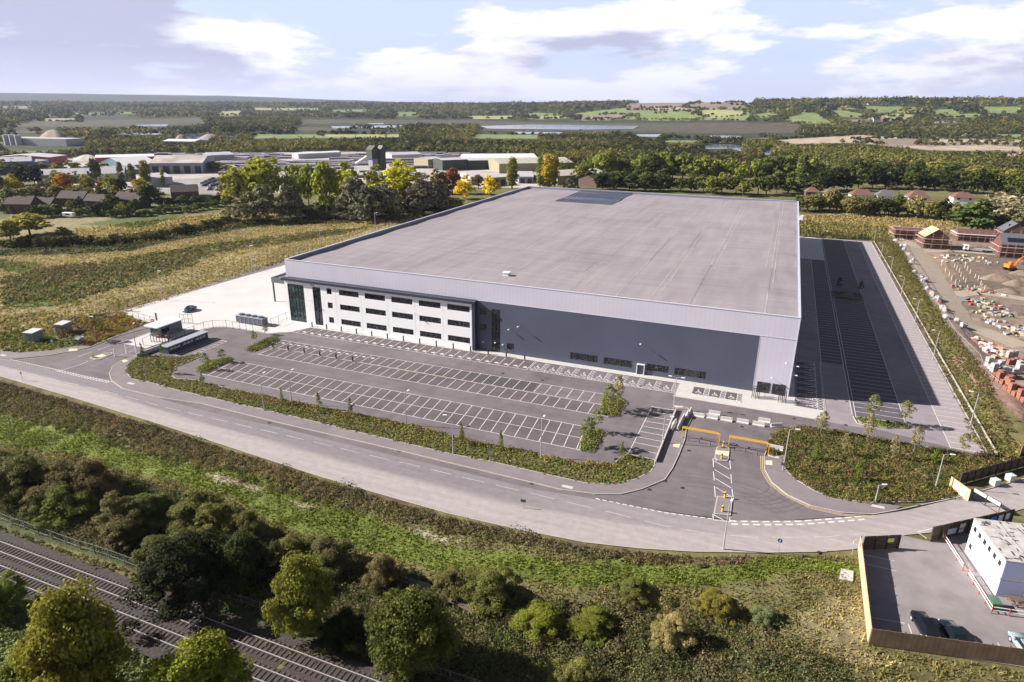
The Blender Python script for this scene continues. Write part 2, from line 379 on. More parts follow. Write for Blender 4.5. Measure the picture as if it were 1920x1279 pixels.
# works yards behind the warehouse
pa(G_YARD, 8, (60,312),(90,298),(250,290),(430,288),(640,284),(860,288),(1010,296),(1060,330),(1000,350),(880,350),(700,352),(520,362),(430,364),(300,366),(160,356),(60,345))
pa(G_OLIVE, 3, (0,283),(150,283),(120,293),(0,294)); pa(G_PURP, 6, (0,258),(90,256),(140,262),(170,272),(60,275),(0,272))
pa((0.25, 0.24, 0.23), 3, (300,338),(430,330),(440,364),(300,364))
pa(G_OLIVE, 6, (0,372),(440,366),(900,358),(1010,352),(1300,362),(1300,378),(980,378),(660,400),(0,412))
pa(G_LAWN, 2, (1215,352),(1275,356),(1300,372),(1240,370)); pa(G_GREEN, 3, (0,376),(200,374),(440,385),(400,398),(0,410))
# rough field west of the yard
pa(G_TAN, 4, (0,410),(250,408),(440,395),(700,400),(840,400),(540,490),(235,590),(0,660),(-300,700),(-300,420))
pa(G_DARK, 5, (0,455),(200,447),(440,415),(560,398),(760,405),(640,420),(450,428),(250,470),(0,480)); pa(G_OLIVE, 4, (100,510),(330,470),(560,440),(700,425),(640,440),(420,475),(300,520),(150,560),(0,560),(0,520))
pa(G_GREEN, 3, (0,555),(120,548),(140,570),(40,582),(0,580)); pa(G_GREEN, 3, (0,485),(60,492),(90,515),(0,510)); pa(G_GREEN, 3, (150,420),(300,402),(360,404),(250,430))
pa(G_BROWN, 3, (60,505),(160,490),(200,510),(120,530),(0,535)); pa(G_BROWN, 2.5, (140,595),(250,588),(285,605),(190,640),(130,650),(90,640)); pa(G_GREEN, 2, (0,625),(60,620),(160,640),(140,655),(0,662))
# land behind and east of the warehouse
pa((0.22, 0.175, 0.09), 4, (1490,402),(1640,400),(1790,412),(1800,440),(1690,430),(1500,445)); pa(G_OLIVE, 4, (1490,415),(1600,420),(1680,428),(1660,450),(1490,445)); pa(G_DARK, 3, (1495,432),(1620,440),(1650,455),(1495,447))
pa(G_OLIVE, 2, (1632,448),(1680,440),(1740,560),(1800,640),(1850,700),(1880,780),(1920,810),(1920,880),(1850,870),(1640,460))
pa(G_MUD, 2.5, (1660,425),(1790,425),(1920,440),(2100,470),(2200,900),(1920,770),(1870,740),(1830,680),(1790,620),(1740,560),(1700,490))
pa((0.235, 0.155, 0.125), 2, (1790,670),(1850,665),(1920,680),(1920,790),(1870,750)); pa((0.15, 0.115, 0.09), 3, (1760,455),(1920,470),(1920,560),(1800,545)); pa((0.18,0.14,0.115), 3, (1790,560),(1920,560),(1920,650),(1830,620))
# verge, scrub and railway side
pa(G_BROWN, 2.0, (-300,690),(0,715),(300,800),(600,895),(840,964),(1100,1019),(1300,1036),(1400,1040),(1380,1060),(1150,1050),(900,1000),(600,935),(300,850),(0,780),(-300,740))
pa(G_OLIVE, 2.2, (-300,720),(0,730),(300,830),(600,925),(900,995),(1200,1052),(1400,1055),(1600,1040),(1640,1215),(1920,1260),(1920,1500),(0,1500),(-300,1300))
pa(G_LAWN, 1.8, (-300,760),(0,772),(150,802),(330,858),(560,915),(700,965),(900,1028),(1100,1062),(1400,1052),(1600,1042),(1605,1068),(1350,1092),(1100,1105),(850,1070),(640,1015),(500,965),(350,905),(200,865),(0,835),(-300,800))
pa((0.30, 0.265, 0.215), 0.5, (385,886),(420,892),(470,910),(500,925),(470,920),(400,900)); pa((0.30, 0.265, 0.215), 0.6, (545,935),(590,945),(600,950),(560,948)); pa((0.26, 0.235, 0.18), 0.8, (765,985),(820,998),(880,1015),(840,1010),(780,995))
pa(G_OLIVE, 2, (1180,1120),(1400,1100),(1600,1075),(1610,1120),(1400,1150),(1200,1160)); pa(G_TAN, 1.5, (1480,1140),(1610,1110),(1625,1215),(1700,1250),(1560,1230),(1480,1190))
pa(G_DARK, 1.5, (-200,800),(0,850),(200,880),(360,925),(500,980),(640,1040),(800,1085),(1000,1120),(1300,1170),(1500,1230),(1600,1279),(700,1279),(500,1200),(0,980),(-200,900))
pa(G_GREEN, 1.2, (0,963),(40,975),(75,1000),(40,992),(0,975)); pa(G_OLIVE, 1, (0,985),(200,1050),(500,1190),(740,1279),(700,1279),(480,1200),(0,1000))
pa(G_BROWN, 1, (380,1080),(520,1150),(640,1195),(760,1240),(700,1240),(560,1190),(400,1110))

def ground_colour(x, y):
    c = np.empty(x.shape+(3,)); c[:] = G_OLIVE
    n1 = fbm(x, y, 12, 61, 4)-0.5; n2 = fbm(x, y, 12, 83, 4)-0.5; m1 = fbm(x, y, 60, 21, 3)-0.5; m2 = fbm(x, y, 60, 33, 3)-0.5
    for poly, cc, j in PATCH:
        q = np.array(poly); x0, y0 = q.min(0)-j*2; x1, y1 = q.max(0)+j*2
        b = (x > x0) & (x < x1) & (y > y0) & (y < y1)
        if not b.any(): continue
        big = 1.0 if j > 3 else 0.0
        xx = x[b]+j*2.6*(n1[b]*(1-big)+m1[b]*big); yy = y[b]+j*2.6*(n2[b]*(1-big)+m2[b]*big)
        i = inpoly(xx, yy, poly); t = c[b]; t[i] = cc; c[b] = t
    return c
def make_ground():
    a_f = np.linspace(YAW-R(41), YAW+R(41), 880); a_c = np.linspace(YAW+R(41), YAW-R(41)+2*math.pi, 70)[1:-1]
    az = np.concatenate([a_f, a_c]); nr = 560
    rr = np.concatenate([[2.0, 20, 32, 40], np.geomspace(44, 11000, nr)])
    AZ, RR = np.meshgrid(az, rr); X = CAM[0]+RR*np.sin(AZ); Y = CAM[1]+RR*np.cos(AZ); Z = terrain(X, Y)
    Z = np.maximum(Z, -6)
    V = np.stack([X, Y, Z], -1).reshape(-1, 3); n = len(az); k = len(rr)
    i, j = np.meshgrid(np.arange(k-1), np.arange(n), indexing='ij'); j2 = (j+1) % n
    Fq = np.stack([i*n+j, (i+1)*n+j, (i+1)*n+j2, i*n+j2], -1).reshape(-1, 4)[:, ::-1]
    o = np_mesh('ground', V, Fq, ground_mat(), smooth=True)
    me = o.data; a = me.color_attributes.new('Col', 'FLOAT_COLOR', 'POINT')
    c4 = np.ones((len(V), 4), np.float32); c4[:, :3] = ground_colour(X.ravel(), Y.ravel()); a.data.foreach_set('color', c4.ravel())
    tag(o, kind='structure'); return o
def vcmat(name, rough, n1, n2, amt, bump, streak=False, gain=1.0):
    m = bpy.data.materials.new(name); m.use_nodes = True; t = m.node_tree; L = t.links; b = t.nodes['Principled BSDF']
    b.inputs['Roughness'].default_value = rough; b.inputs['Specular IOR Level'].default_value = 0.25
    a = t.nodes.new('ShaderNodeVertexColor'); a.layer_name = 'Col'; g = t.nodes.new('ShaderNodeNewGeometry')
    def noi(s, d, vec=None):
        n = t.nodes.new('ShaderNodeTexNoise'); n.inputs['Scale'].default_value = s; n.inputs['Detail'].default_value = d; n.inputs['Roughness'].default_value = 0.65
        L.new(vec or g.outputs['Position'], n.inputs['Vector']); return n.outputs['Fac']
    x = noi(n1, 8); y = noi(n2, 5)
    if streak:
        mp = t.nodes.new('ShaderNodeMapping'); mp.inputs['Scale'].default_value = (0.06, 1.0, 1.0); L.new(g.outputs['Position'], mp.inputs[0]); y = noi(0.9, 5, mp.outputs[0])
    ad = t.nodes.new('ShaderNodeMath'); ad.operation = 'ADD'; L.new(x, ad.inputs[0]); L.new(y, ad.inputs[1])
    mr = t.nodes.new('ShaderNodeMapRange'); L.new(ad.outputs[0], mr.inputs[0]); mr.inputs[1].default_value = 0.7; mr.inputs[2].default_value = 1.3; mr.inputs[3].default_value = (1-amt)*gain; mr.inputs[4].default_value = (1+amt)*gain
    sc_ = t.nodes.new('ShaderNodeVectorMath'); sc_.operation = 'SCALE'; L.new(a.outputs[0], sc_.inputs[0]); L.new(mr.outputs[0], sc_.inputs['Scale']); L.new(sc_.outputs[0], b.inputs['Base Color'])
    if bump:
        bp = t.nodes.new('ShaderNodeBump'); bp.inputs['Strength'].default_value = bump; bp.inputs['Distance'].default_value = 0.35; L.new(x, bp.inputs['Height']); L.new(bp.outputs[0], b.inputs['Normal'])
    return m
def ground_mat(): return vcmat('ground', 0.9, 0.45, 0.03, 0.5, 0.9, gain=1.15)
ground = make_ground()

# ================================================================ laid surfaces
def wornmat(name, c, k=1.0):
    m = bpy.data.materials.new(name); m.use_nodes = True; t = m.node_tree; L = t.links; b = t.nodes['Principled BSDF']; b.inputs['Roughness'].default_value = 0.85; b.inputs['Specular IOR Level'].default_value = 0.3
    g = t.nodes.new('ShaderNodeNewGeometry'); acc = None
    for sc_, st, lo, hi, det in (((1, 1, 1), 0.06, -0.16, 0.16, 4), ((0.08, 0.8, 1), 0.7, -0.10, 0.10, 5), ((0.7, 0.09, 1), 0.6, -0.06, 0.06, 5), ((1, 1, 1), 0.35, -0.14, 0.10, 8), ((1, 1, 1), 3.0, -0.07, 0.07, 4)):
        mp = t.nodes.new('ShaderNodeMapping'); mp.inputs['Scale'].default_value = sc_; L.new(g.outputs['Position'], mp.inputs[0]); n = t.nodes.new('ShaderNodeTexNoise'); n.inputs['Scale'].default_value = st; n.inputs['Detail'].default_value = det; n.inputs['Roughness'].default_value = 0.62; L.new(mp.outputs[0], n.inputs['Vector'])
        r = t.nodes.new('ShaderNodeMapRange'); L.new(n.outputs['Fac'], r.inputs[0]); r.inputs[1].default_value = 0.32; r.inputs[2].default_value = 0.68; r.inputs[3].default_value = lo*k; r.inputs[4].default_value = hi*k
        if acc is None: acc = r.outputs[0]
        else: a = t.nodes.new('ShaderNodeMath'); L.new(acc, a.inputs[0]); L.new(r.outputs[0], a.inputs[1]); acc = a.outputs[0]
    a = t.nodes.new('ShaderNodeMath'); L.new(acc, a.inputs[0]); a.inputs[1].default_value = 1.0
    v = t.nodes.new('ShaderNodeVectorMath'); v.operation = 'SCALE'; v.inputs[0].default_value = c; L.new(a.outputs[0], v.inputs['Scale']); L.new(v.outputs[0], b.inputs['Base Color']); MATS[name] = m; return m
M_ASPH = wornmat('asphalt', (0.160, 0.138, 0.152))
M_ASPH_L = mat('asphalt_light', (0.23, 0.21, 0.222), 0.85, var=0.12, vs=0.2)
M_ASPH_B = wornmat('asphalt_bay', (0.122, 0.101, 0.11))
M_PAVE = wornmat('pavement', (0.215, 0.185, 0.20), 0.6)
M_CONC = mat('concrete_pale', (0.54, 0.525, 0.53), 0.8, var=0.09, vs=0.12)
M_SLAB = mat('concrete_slab', (0.50, 0.485, 0.475), 0.8, var=0.06, vs=0.6)
M_KERB = mat('kerb', (0.42, 0.385, 0.35), 0.8, var=0.1, vs=1)
M_WHITE = mat('marking_white', (0.64, 0.62, 0.635), 0.7, var=0.22, vs=1.3)
M_YEL = mat('marking_yellow', (0.55, 0.44, 0.22), 0.7, var=0.08, vs=2)
M_TACT = mat('tactile', (0.62, 0.56, 0.40), 0.8, var=0.08, vs=3)
M_GRASSV = mat('verge_earth', (0.085, 0.085, 0.035), 0.95, var=0.4, vs=0.8, bump=0.6, bs=2)
def sheet(name, pts, z, m, kind='structure', thick=0.0):
    b = MB()
    if thick: b.prism(pts, z-thick, z)
    else:
        b.add([(x, y, z) for x, y in pts], [tuple(range(len(pts)))])
    o = b.build(name, m)
    me = o.data
    if me.polygons[0].normal.z < 0 and not thick: me.flip_normals()
    return tag(o, kind=kind)
def ribbon(mb, pts, wd, z, mi=0, dash=None, off=0.0):
    """painted line along a polyline; dash=(on, off)"""
    P = [Vector((p[0], p[1])) for p in pts]
    if dash is None: segs = [(P[i], P[i+1]) for i in range(len(P)-1)]
    else:
        segs = []; on_, of_ = dash; t0 = 0.0
        for i in range(len(P)-1):
            a, b = P[i], P[i+1]; Ln = (b-a).length; d = (b-a)/max(Ln, 1e-6); k = int(t0/(on_+of_))
            while k*(on_+of_) < t0+Ln:
                u, v = max(k*(on_+of_)-t0, 0), min(k*(on_+of_)+on_-t0, Ln)
                if v > u: segs.append((a+d*u, a+d*v))
                k += 1
            t0 += Ln
    for a, b in segs:
        d = (b-a)
        if d.length < 1e-3: continue
        n = Vector((-d.y, d.x)).normalized()
        c0 = n*(off-wd/2); c1 = n*(off+wd/2)
        mb.add([(a+c0).to_3d()+Vector((0, 0, z)), (b+c0).to_3d()+Vector((0, 0, z)), (b+c1).to_3d()+Vector((0, 0, z)), (a+c1).to_3d()+Vector((0, 0, z))], [(0, 1, 2, 3)], mi)
def kerbline(mb, pts, wd=0.16, z0=-0.05, z1=0.14):
    for i in range(len(pts)-1):
        a = Vector(pts[i]); b = Vector(pts[i+1]); d = b-a
        if d.length < 1e-3: continue
        n = Vector((-d.y, d.x)).normalized()*wd/2; e = d.normalized()*0.02
        q = [a-n-e, b-n+e, b+n+e, a+n-e]
        mb.prism([(v.x, v.y) for v in q], z0, z1+0.0007*(i % 3))

asph = A((-120,662),(0,672),(23,674),(94,666),(130,660),(167,651),(219,630),(262,612))+[(-44,-13),(-6,-4),(0.5,0.6),(129,0.6),(129.2,196.6),(163.2,196.6),(163.4,-13.5),(150,-30),(141,-41),(125,-50),(80,-57),(0,-54),(-40,-52)]
sheet('car_park_surface', asph, 0.0, M_ASPH)
# main road: strip with a darker far lane and a dusty near lane
near = A((-400,655),(-150,678),(0,705),(150,749),(300,795),(450,844),(600,893),(720,928),(840,962),(970,992),(1100,1017),(1200,1028),(1300,1034),(1430,1036),(1550,1034),(1602,1030),(1688,1002),(1745,1016),(1750,1000),(1905,958),(1990,935))
far = A((-400,625),(-150,650),(0,671),(105,692),(208,714),(300,748),(400,775),(530,803),(700,845),(865,884),(1000,917),(1117,936),(1230,957),(1352,976),(1480,977),(1560,971),(1640,966),(1700,957),(1797,933),(1920,898),(2000,868))
def resample(P, n):
    P = np.array(P); d = np.r_[0, np.cumsum(np.hypot(*np.diff(P, axis=0).T))]; t = np.linspace(0, d[-1], n)
    return np.stack([np.interp(t, d, P[:, 0]), np.interp(t, d, P[:, 1])], 1)
near1 = resample(near[:16], 90); far1 = resample(far[:17], 90)
nn2 = np.array(near[15:]); ff2 = np.array(far[16:]); near1 = np.vstack([near1, resample([near[15], at(1690,1004), at(1752,998), at(1905,958), at(1990,935)], 30)[1:]]); far1 = np.vstack([far1, resample(far[16:], 30)[1:]])
ks = np.linspace(0, 1, 15); V = (near1[:, None]*(1-ks[None, :, None])+far1[:, None]*ks[None, :, None])
n_, m_ = V.shape[:2]; Vz = np.concatenate([V, np.full((n_, m_, 1), 0.012)], 2).reshape(-1, 3)
i, j = np.meshgrid(np.arange(n_-1), np.arange(m_-1), indexing='ij'); Fq = np.stack([i*m_+j, (i+1)*m_+j, (i+1)*m_+j+1, i*m_+j+1], -1).reshape(-1, 4)
road = np_mesh('road', Vz, Fq, vcmat('road', 0.85, 0.8, 0.1, 0.16, 0.0, streak=True)); tag(road, kind='structure')
ca = road.data.color_attributes.new('Col', 'FLOAT_COLOR', 'POINT'); c4 = np.ones((n_*m_, 4), np.float32)
kk = np.tile(ks, n_); prog = np.repeat(np.arange(n_)/n_, m_); dust = np.clip(1-sst(0.44, 0.60, kk)+sst(0.55, 0.75, prog)*0.8, 0, 1)[:, None]
c4[:, :3] = np.array((0.215, 0.192, 0.214))*(1-dust)+np.array((0.355, 0.318, 0.32))*dust; ca.data.foreach_set('color', c4.ravel())

yard = A((228,583),(240,594),(283,607),(330,612),(366,623),(383,617.5),(400,614),(425,613.7),(450,617.5),(475,622),(500,626),(520,624))+[(6.6,-8),(9.0,-2.9),(9,0.5),(0.2,0.5),(-0.2,215),(-46.8,215),(-46.4,50)]
sheet('concrete_yard', yard, 0.03, M_CONC)
sheet('yard_edge_strip', [(-51.5,-20),(-46.3,-15),(-46.5,50),(-46.9,215),(-52.2,215),(-51.5,50)], 0.022, M_PAVE)
slab = [(9,-3.0),(73.4,-2.2),(107.3,-2.0),(107.4,-8.0),(107.0,-9.2),(135.2,-9.2),(136.2,-8.4),(136.5,-7),(136.5,-4.3),(130.8,-4.3),(130.8,0.5),(130.7,24),(129.2,24),(129.2,0.3),(9,0.3)]
sheet('building_footway', slab, 0.045, M_SLAB)
b_ = MB()
vb = []
V1 = A((236,698),(247,711),(278,717),(333,732),(400,748),(450,759),(510,772),(655,807),(790,839),(855,854),(925,867),(1010,887),(1095,906),(1150,909),(1190,900),(1220,885),(1227,873),(1227,863),(1177,852),(1150,869),(1115,872),(1077,868),(1040,860),(965,842),(895,830),(790,802),(740,791),(630,770),(555,755),(480,739),(430,730),(367,713),(330,711),(318,702),(320,693),(330,688),(350,680),(378,668),(373,663),(350,669),(333,672),(300,668),(270,666),(255,670),(242,682))
I1 = A((463,658),(466,652),(510,634),(520,636),(518,641),(476,660)); I2 = A((371,694),(374,689),(400,676),(430,672),(435,675),(385,698),(377,699))
E1 = [(93.5,-14),(95.5,-14.2),(98,-16),(98,-23),(97,-24.3),(95.6,-24.3)]; E2 = [(94,-29.9),(97.7,-31),(97.9,-38),(97,-39.2),(95.5,-39.2)]
S1 = [(142,86.4),(150.8,86.4),(150.8,88.2),(142,88.2)]; S2 = [(142,93.4),(150.8,93.4),(150.8,95.2),(142,95.2)]; S3 = [(142,-5.2),(150.8,-5.2),(150.8,-6.8),(147,-7.9),(142.6,-7.6)]
V3 = A((1445,855),(1439,843),(1444,823),(1462,808),(1482,802),(1512,800),(1564,808),(1622,818),(1681,830),(1739,839),(1838,855),(1900,858),(1797,896),(1783,910),(1797,931),(1733,941),(1634,943),(1564,937),(1523,919),(1491,899),(1472,881),(1468,855))
b_ = MB()
for k_, q in enumerate((V1, I1, I2, E1, E2, S1, S2, S3, V3)):
    pq = [Vector(p) for p in q]; ar = sum(pq[i-1].x*pq[i].y-pq[i].x*pq[i-1].y for i in range(len(pq)))
    b_.add([(x, y, 0.09) for x, y in (q if ar > 0 else q[::-1])], [tuple(range(len(q)))])
tag(b_.build('planting_beds', M_GRASSV), kind='structure')
kb = MB()
for q in (V1[:-1], I1+I1[:1], I2+I2[:1], E1+E1[:1], E2+E2[:1], S1+S1[:1], S2+S2[:1], S3+S3[:1], V3[1:10], V3[14:]): kerbline(kb, q)
# footways
F1o = A((263,663),(256,666),(227,677),(211,688),(204,701),(207,714),(230,732),(300,751),(400,775.5),(530,806),(630,829),(750,858),(865,885),(1000,917),(1052,928),(1115,932),(1165,930),(1202,920),(1248,900),(1262,878),(1274,852),(1285,824),(1288,803),(1298,782),(1297,773),(1288,765),(1264,761))
# the kerb follows the measured line of the double yellow markings
F1o = A((263,663),(256,666),(227,677),(211,688),(205,701),(209,714),(230,729),(300,746),(380,758),(530,795),(630,818),(750,846),(865,874),(1000,906),(1052,919),(1115,927),(1165,927),(1202,918),(1246,900),(1261,878),(1273,852),(1284,824),(1287,803),(1298,782),(1297,773),(1288,765),(1264,761))
F1i = [(109,-15.9),(109,-37.4)]+A((1227,873),(1220,885),(1190,900),(1150,909),(1095,906),(1010,887),(925,867),(855,854),(790,839),(655,807),(510,772),(450,759),(400,748),(333,732),(278,717),(247,711),(236,698),(242,682),(255,670))
sheet('pavement', F1o+F1i, 0.105, M_PAVE)
F2 = A((-120,648),(0,658),(36,662),(94,658),(141,650),(167,649),(167,652),(130,660),(94,666),(23,673),(0,671),(-120,660)); sheet('pavement', F2, 0.1, M_PAVE)
F3 = A((1433,855),(1434,881),(1447,904),(1477,928),(1520,948),(1579,961),(1637,964),(1678,957),(1690,950),(1640,943),(1634,943),(1564,937),(1523,919),(1491,899),(1472,881),(1468,855)); sheet('pavement', F3, 0.102, M_PAVE)
kerbline(kb, F1o); kerbline(kb, A((-120,660),(0,672),(23,674),(94,666.5),(130,660),(167,652),(219,631),(278,615)))
kerbline(kb, A((1444,823),(1438,843),(1433,855),(1434,881),(1447,905),(1477,929),(1520,949),(1579,962),(1637,965),(1678,958),(1797,933),(1920,898),(1990,872)))
kerbline(kb, [(141.5,-5.0),(142,-8),(145,-9)]); kerbline(kb, [(136.5,24),(136.55,-7),(136.2,-8.5),(135.2,-9.3),(107,-9.3)], z1=0.06)
kerbline(kb, [(162.3,196),(162.5,-12.6)], 0.22); kerbline(kb, [(163.6,197),(163.9,-12)], 0.18, z1=0.45)
kerbline(kb, list(near[2:15]), 0.14, z1=0.03); kerbline(kb, [(51.9,-19.1),(9.2,-19.2)], 0.25, z1=0.05); kerbline(kb, [(94.8,-19.35),(51.9,-19.1)], 0.25, z1=0.05)
tag(kb.build('kerb', M_KERB), kind='structure')

# patches of other asphalt; side bays' colour also darkened for the warehouse shade
sheet('asphalt_patch', [(62.2,-14.2),(78.9,-14.0),(78.9,-18.9),(62.2,-19.0)], 0.004, mat('asphalt_new', (0.075, 0.063, 0.072), 0.85, var=0.08, vs=0.5))
sheet('parking_bays', [(7,-3.0),(73.5,-2.6),(73.6,-7.8),(6.5,-7.9)], 0.0042, M_ASPH_B); sheet('parking_bays', [(8.2,-14),(62.1,-14),(62.1,-19.1),(9.4,-19.2)], 0.0044, M_ASPH_B)
sheet('parking_bays', [(9.6,-19.3),(95,-19.4),(95.6,-24.2),(10.6,-24.2)], 0.0046, M_ASPH_B); sheet('parking_bays', [(7.8,-29.9),(93.7,-30),(95.6,-39),(7.3,-38.9)], 0.0048, M_ASPH_B)
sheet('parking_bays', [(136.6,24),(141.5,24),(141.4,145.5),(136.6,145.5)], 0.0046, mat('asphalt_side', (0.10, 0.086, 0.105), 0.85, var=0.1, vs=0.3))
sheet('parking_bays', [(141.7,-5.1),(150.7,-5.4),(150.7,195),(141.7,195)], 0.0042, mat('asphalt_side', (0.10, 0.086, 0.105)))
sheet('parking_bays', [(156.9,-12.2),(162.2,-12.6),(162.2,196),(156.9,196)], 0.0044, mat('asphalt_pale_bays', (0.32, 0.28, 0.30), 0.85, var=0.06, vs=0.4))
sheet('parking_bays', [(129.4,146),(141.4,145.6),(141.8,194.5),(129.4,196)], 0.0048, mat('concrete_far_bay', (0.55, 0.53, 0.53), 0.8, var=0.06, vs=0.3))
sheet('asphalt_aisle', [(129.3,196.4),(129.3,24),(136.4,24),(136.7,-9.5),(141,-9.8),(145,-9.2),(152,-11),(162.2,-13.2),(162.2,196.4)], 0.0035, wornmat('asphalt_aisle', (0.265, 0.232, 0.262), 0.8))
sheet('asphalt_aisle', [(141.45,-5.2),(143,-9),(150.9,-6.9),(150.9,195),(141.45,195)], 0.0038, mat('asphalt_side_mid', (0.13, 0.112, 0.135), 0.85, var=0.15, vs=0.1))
for q in ([(20,-27),(55,-25.5),(92,-26),(96,-28),(70,-29.2),(30,-28.6)], [(100,-39),(97,-27),(101,-14),(103,-17),(103.6,-36),(102,-41)]):
    pass

# ---------------------------------------------------------------- painted markings
mk = MB(); Z = 0.016; Wd = 0.13
def ln(x0, y0, x1, y1, wd=Wd, z=Z): ribbon(mk, [(x0, y0), (x1, y1)], wd, z)
def bays(x0, x1, ya, yb, n, skew=0.0, ends=(0, 0)):
    for i in range(n+1):
        x = x0+(x1-x0)*i/n; ln(x, ya, x+skew, yb)
bays(8.2, 73.5, -2.9, -7.8, 27); ln(6.8, -7.85, 73.6, -7.85)
bays(9.2, 93.9, -14.1, -19.1, 35); ln(8.2, -14.05, 93.6, -14.05)
bays(10.5, 95.2, -19.6, -24.2, 35); ln(10, -24.25, 95.6, -24.25)
bays(8.4, 94.0, -30.0, -38.95, 36, 0.9); ln(7.8, -30.0, 93.8, -30.0); ln(7.6, -34.6, 95.0, -34.6); ln(7.4, -39.0, 95.5, -39.0)
for i in range(10): ln(104.0, -16.2-i*2.32, 108.3, -16.0-i*2.36)
ln(103.95, -16, 103.75, -37.2)
# side car park
for i in range(52): y = 24.5+i*2.37; ln(136.6, y, 141.4, y)
ln(136.6, 22.6, 136.55, 145.4); ln(141.4, -4.4, 141.45, 194.5); ln(141.45, 145.5, 136.5, 145.6)
for i in range(39): y = -4.6+i*2.37; ln(142.0, y, 150.6, y)
for i in range(41): y = 96+i*2.37; ln(142.0, y, 150.6, y)
ln(142, -5, 142, 86); ln(142, 95.5, 142, 194); ln(150.7, -6, 150.8, 86); ln(150.8, 95.5, 150.9, 194)
for i in range(87): y = -12.0+i*2.38; ln(157.0, y, 161.9, y)
ln(156.85, -12.3, 156.85, 195)
# bays for disabled drivers, with cross hatching between them
def hatch(x0, x1, y0, y1, st=1.1, z=Z, wd=0.1):
    ln(x0, y0, x0, y1, wd, z); ln(x1, y0, x1, y1, wd, z)
    if (x1-x0) < (y1-y0):
        n = max(2, round((y1-y0)/st))
        for i in range(n):
            a = y0+(y1-y0)*i/n; b = y0+(y1-y0)*(i+1)/n; ln(x0, a, x1, b, wd, z); ln(x0, b, x1, a, wd, z+0.001)
    else:
        n = max(2, round((x1-x0)/st))
        for i in range(n):
            a = x0+(x1-x0)*i/n; b = x0+(x1-x0)*(i+1)/n; ln(a, y0, b, y1, wd, z); ln(a, y1, b, y0, wd, z+0.001)
        ln(x0, y0, x1, y0, wd, z); ln(x0, y1, x1, y1, wd, z)
def wheelchair(cx, cy, s, rz, z=Z):
    def T(x, y): return (cx+(x*math.cos(rz)-y*math.sin(rz))*s, cy+(x*math.sin(rz)+y*math.cos(rz))*s)
    arc = [T(0.32*math.cos(a), -0.25+0.32*math.sin(a)) for a in np.linspace(R(100), R(370), 9)]
    ribbon(mk, arc, 0.1*s, z); ribbon(mk, [T(-0.05, 0.55), T(-0.02, 0.0), T(0.3, 0.0), T(0.45, -0.45), T(0.6, -0.42)], 0.13*s, z+0.001); ribbon(mk, [T(-0.03, 0.25), T(0.25, 0.22)], 0.1*s, z)
    ribbon(mk, [T(-0.05, 0.66), T(-0.05, 0.84)], 0.2*s, z)
zs = 0.06
for i in range(9):
    x = 73.9+i*3.72
    wheelchair(x+1.25, -5.3, 1.5, 0); hatch(x+2.5, x+3.7, -6.6, -2.4)
    ln(x, -2.4, x, -7.7)
hatch(73.9, 107.3, -7.75, -6.65, 1.25)
sheet('parking_bays', [(110.5,-2.5),(120.6,-2.5),(120.6,-6.4),(110.5,-6.4)], 0.05, M_ASPH_B)
for i in range(3):
    x = 110.5+i*3.36
    wheelchair(x+1.15, -5.0, 1.4, 0, zs); hatch(x+2.35, x+3.35, -7.4, -2.5, 1.0, zs)
hatch(110.5, 120.6, -7.6, -6.5, 1.25, zs)
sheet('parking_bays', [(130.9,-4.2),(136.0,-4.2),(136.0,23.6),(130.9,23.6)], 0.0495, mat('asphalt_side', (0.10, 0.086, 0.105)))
for i in range(8):
    y = -4.2+i*3.5
    wheelchair(134.2, y+1.1, 1.5, R(90), zs); hatch(131.0, 135.0, y+2.3, y+3.4, 1.2, zs)
hatch(135.1, 136.3, -4.2, 23.7, 1.3, zs)
ln(131, -4.2, 131, 23.7, 0.1, zs)
# charging bay symbols: white patches
for i in range(27):
    x = 8.6+i*2.418; mk.add([(x+0.75, -6.9, Z), (x+1.7, -6.9, Z), (x+1.7, -6.35, Z), (x+0.75, -6.35, Z)], [(0, 1, 2, 3)]); mk.add([(x+1.0, -6.35, Z), (x+1.5, -6.35, Z), (x+1.35, -6.1, Z), (x+1.1, -6.1, Z)], [(0, 1, 2, 3)])
for i in range(12):
    x = 9.2+i*2.42; mk.add([(x+0.8, -15.9, Z), (x+1.7, -15.9, Z), (x+1.7, -15.4, Z), (x+0.8, -15.4, Z)], [(0, 1, 2, 3)])
# road markings
cl = A((-150,665),(0,688),(150,722),(300,765),(450,812),(620,853),(760,890),(860,913),(1000,944),(1150,972),(1300,994),(1400,1000),(1560,1003),(1640,998))
cl = A((-150,664),(0,687),(14,690),(54,701),(103,713),(152,723),(193,733),(243,745),(310,764),(400,785),(495,807),(590,829),(680,851),(780,873),(880,898),(1000,926),(1065,942),(1150,962),(1240,985),(1330,1001),(1420,1008),(1550,1007),(1570,1005),(1625,1000))
fk = MB(); ribbon(fk, cl, 0.11, 0.02, dash=(4.0, 2.0)); tag(fk.build('faded_centre_line', mat('marking_faded', (0.47, 0.45, 0.46), 0.8, var=0.2, vs=1.5)), kind='structure')
gl = A((20,674),(60,683),(110,694)); ribbon(mk, gl, 0.18, 0.02, dash=(0.6, 0.3))
for o_ in (0, 0.55): ribbon(mk, A((110,694),(160,706),(208,716)), 0.25, 0.02, dash=(0.62, 0.3), off=-o_)
ribbon(mk, A((113,695),(150,684),(165,677)), 0.13, 0.02); 
ribbon(mk, A((1117,935),(1180,948),(1250,962),(1335,973)), 0.2, 0.02, dash=(0.65, 0.4))
for o_ in (0, 0.75): ribbon(mk, A((1368,977),(1430,978.5),(1500,977.5),(1560,973),(1620,968)), 0.3, 0.02, dash=(1.0, 0.6), off=-o_)
for a_, b_2 in (((146,669),(172,660)),((184,656),(208,648)),((223,643),(246,635)),((260,630),(283,622))): ribbon(mk, A(a_, b_2), 0.13, Z)
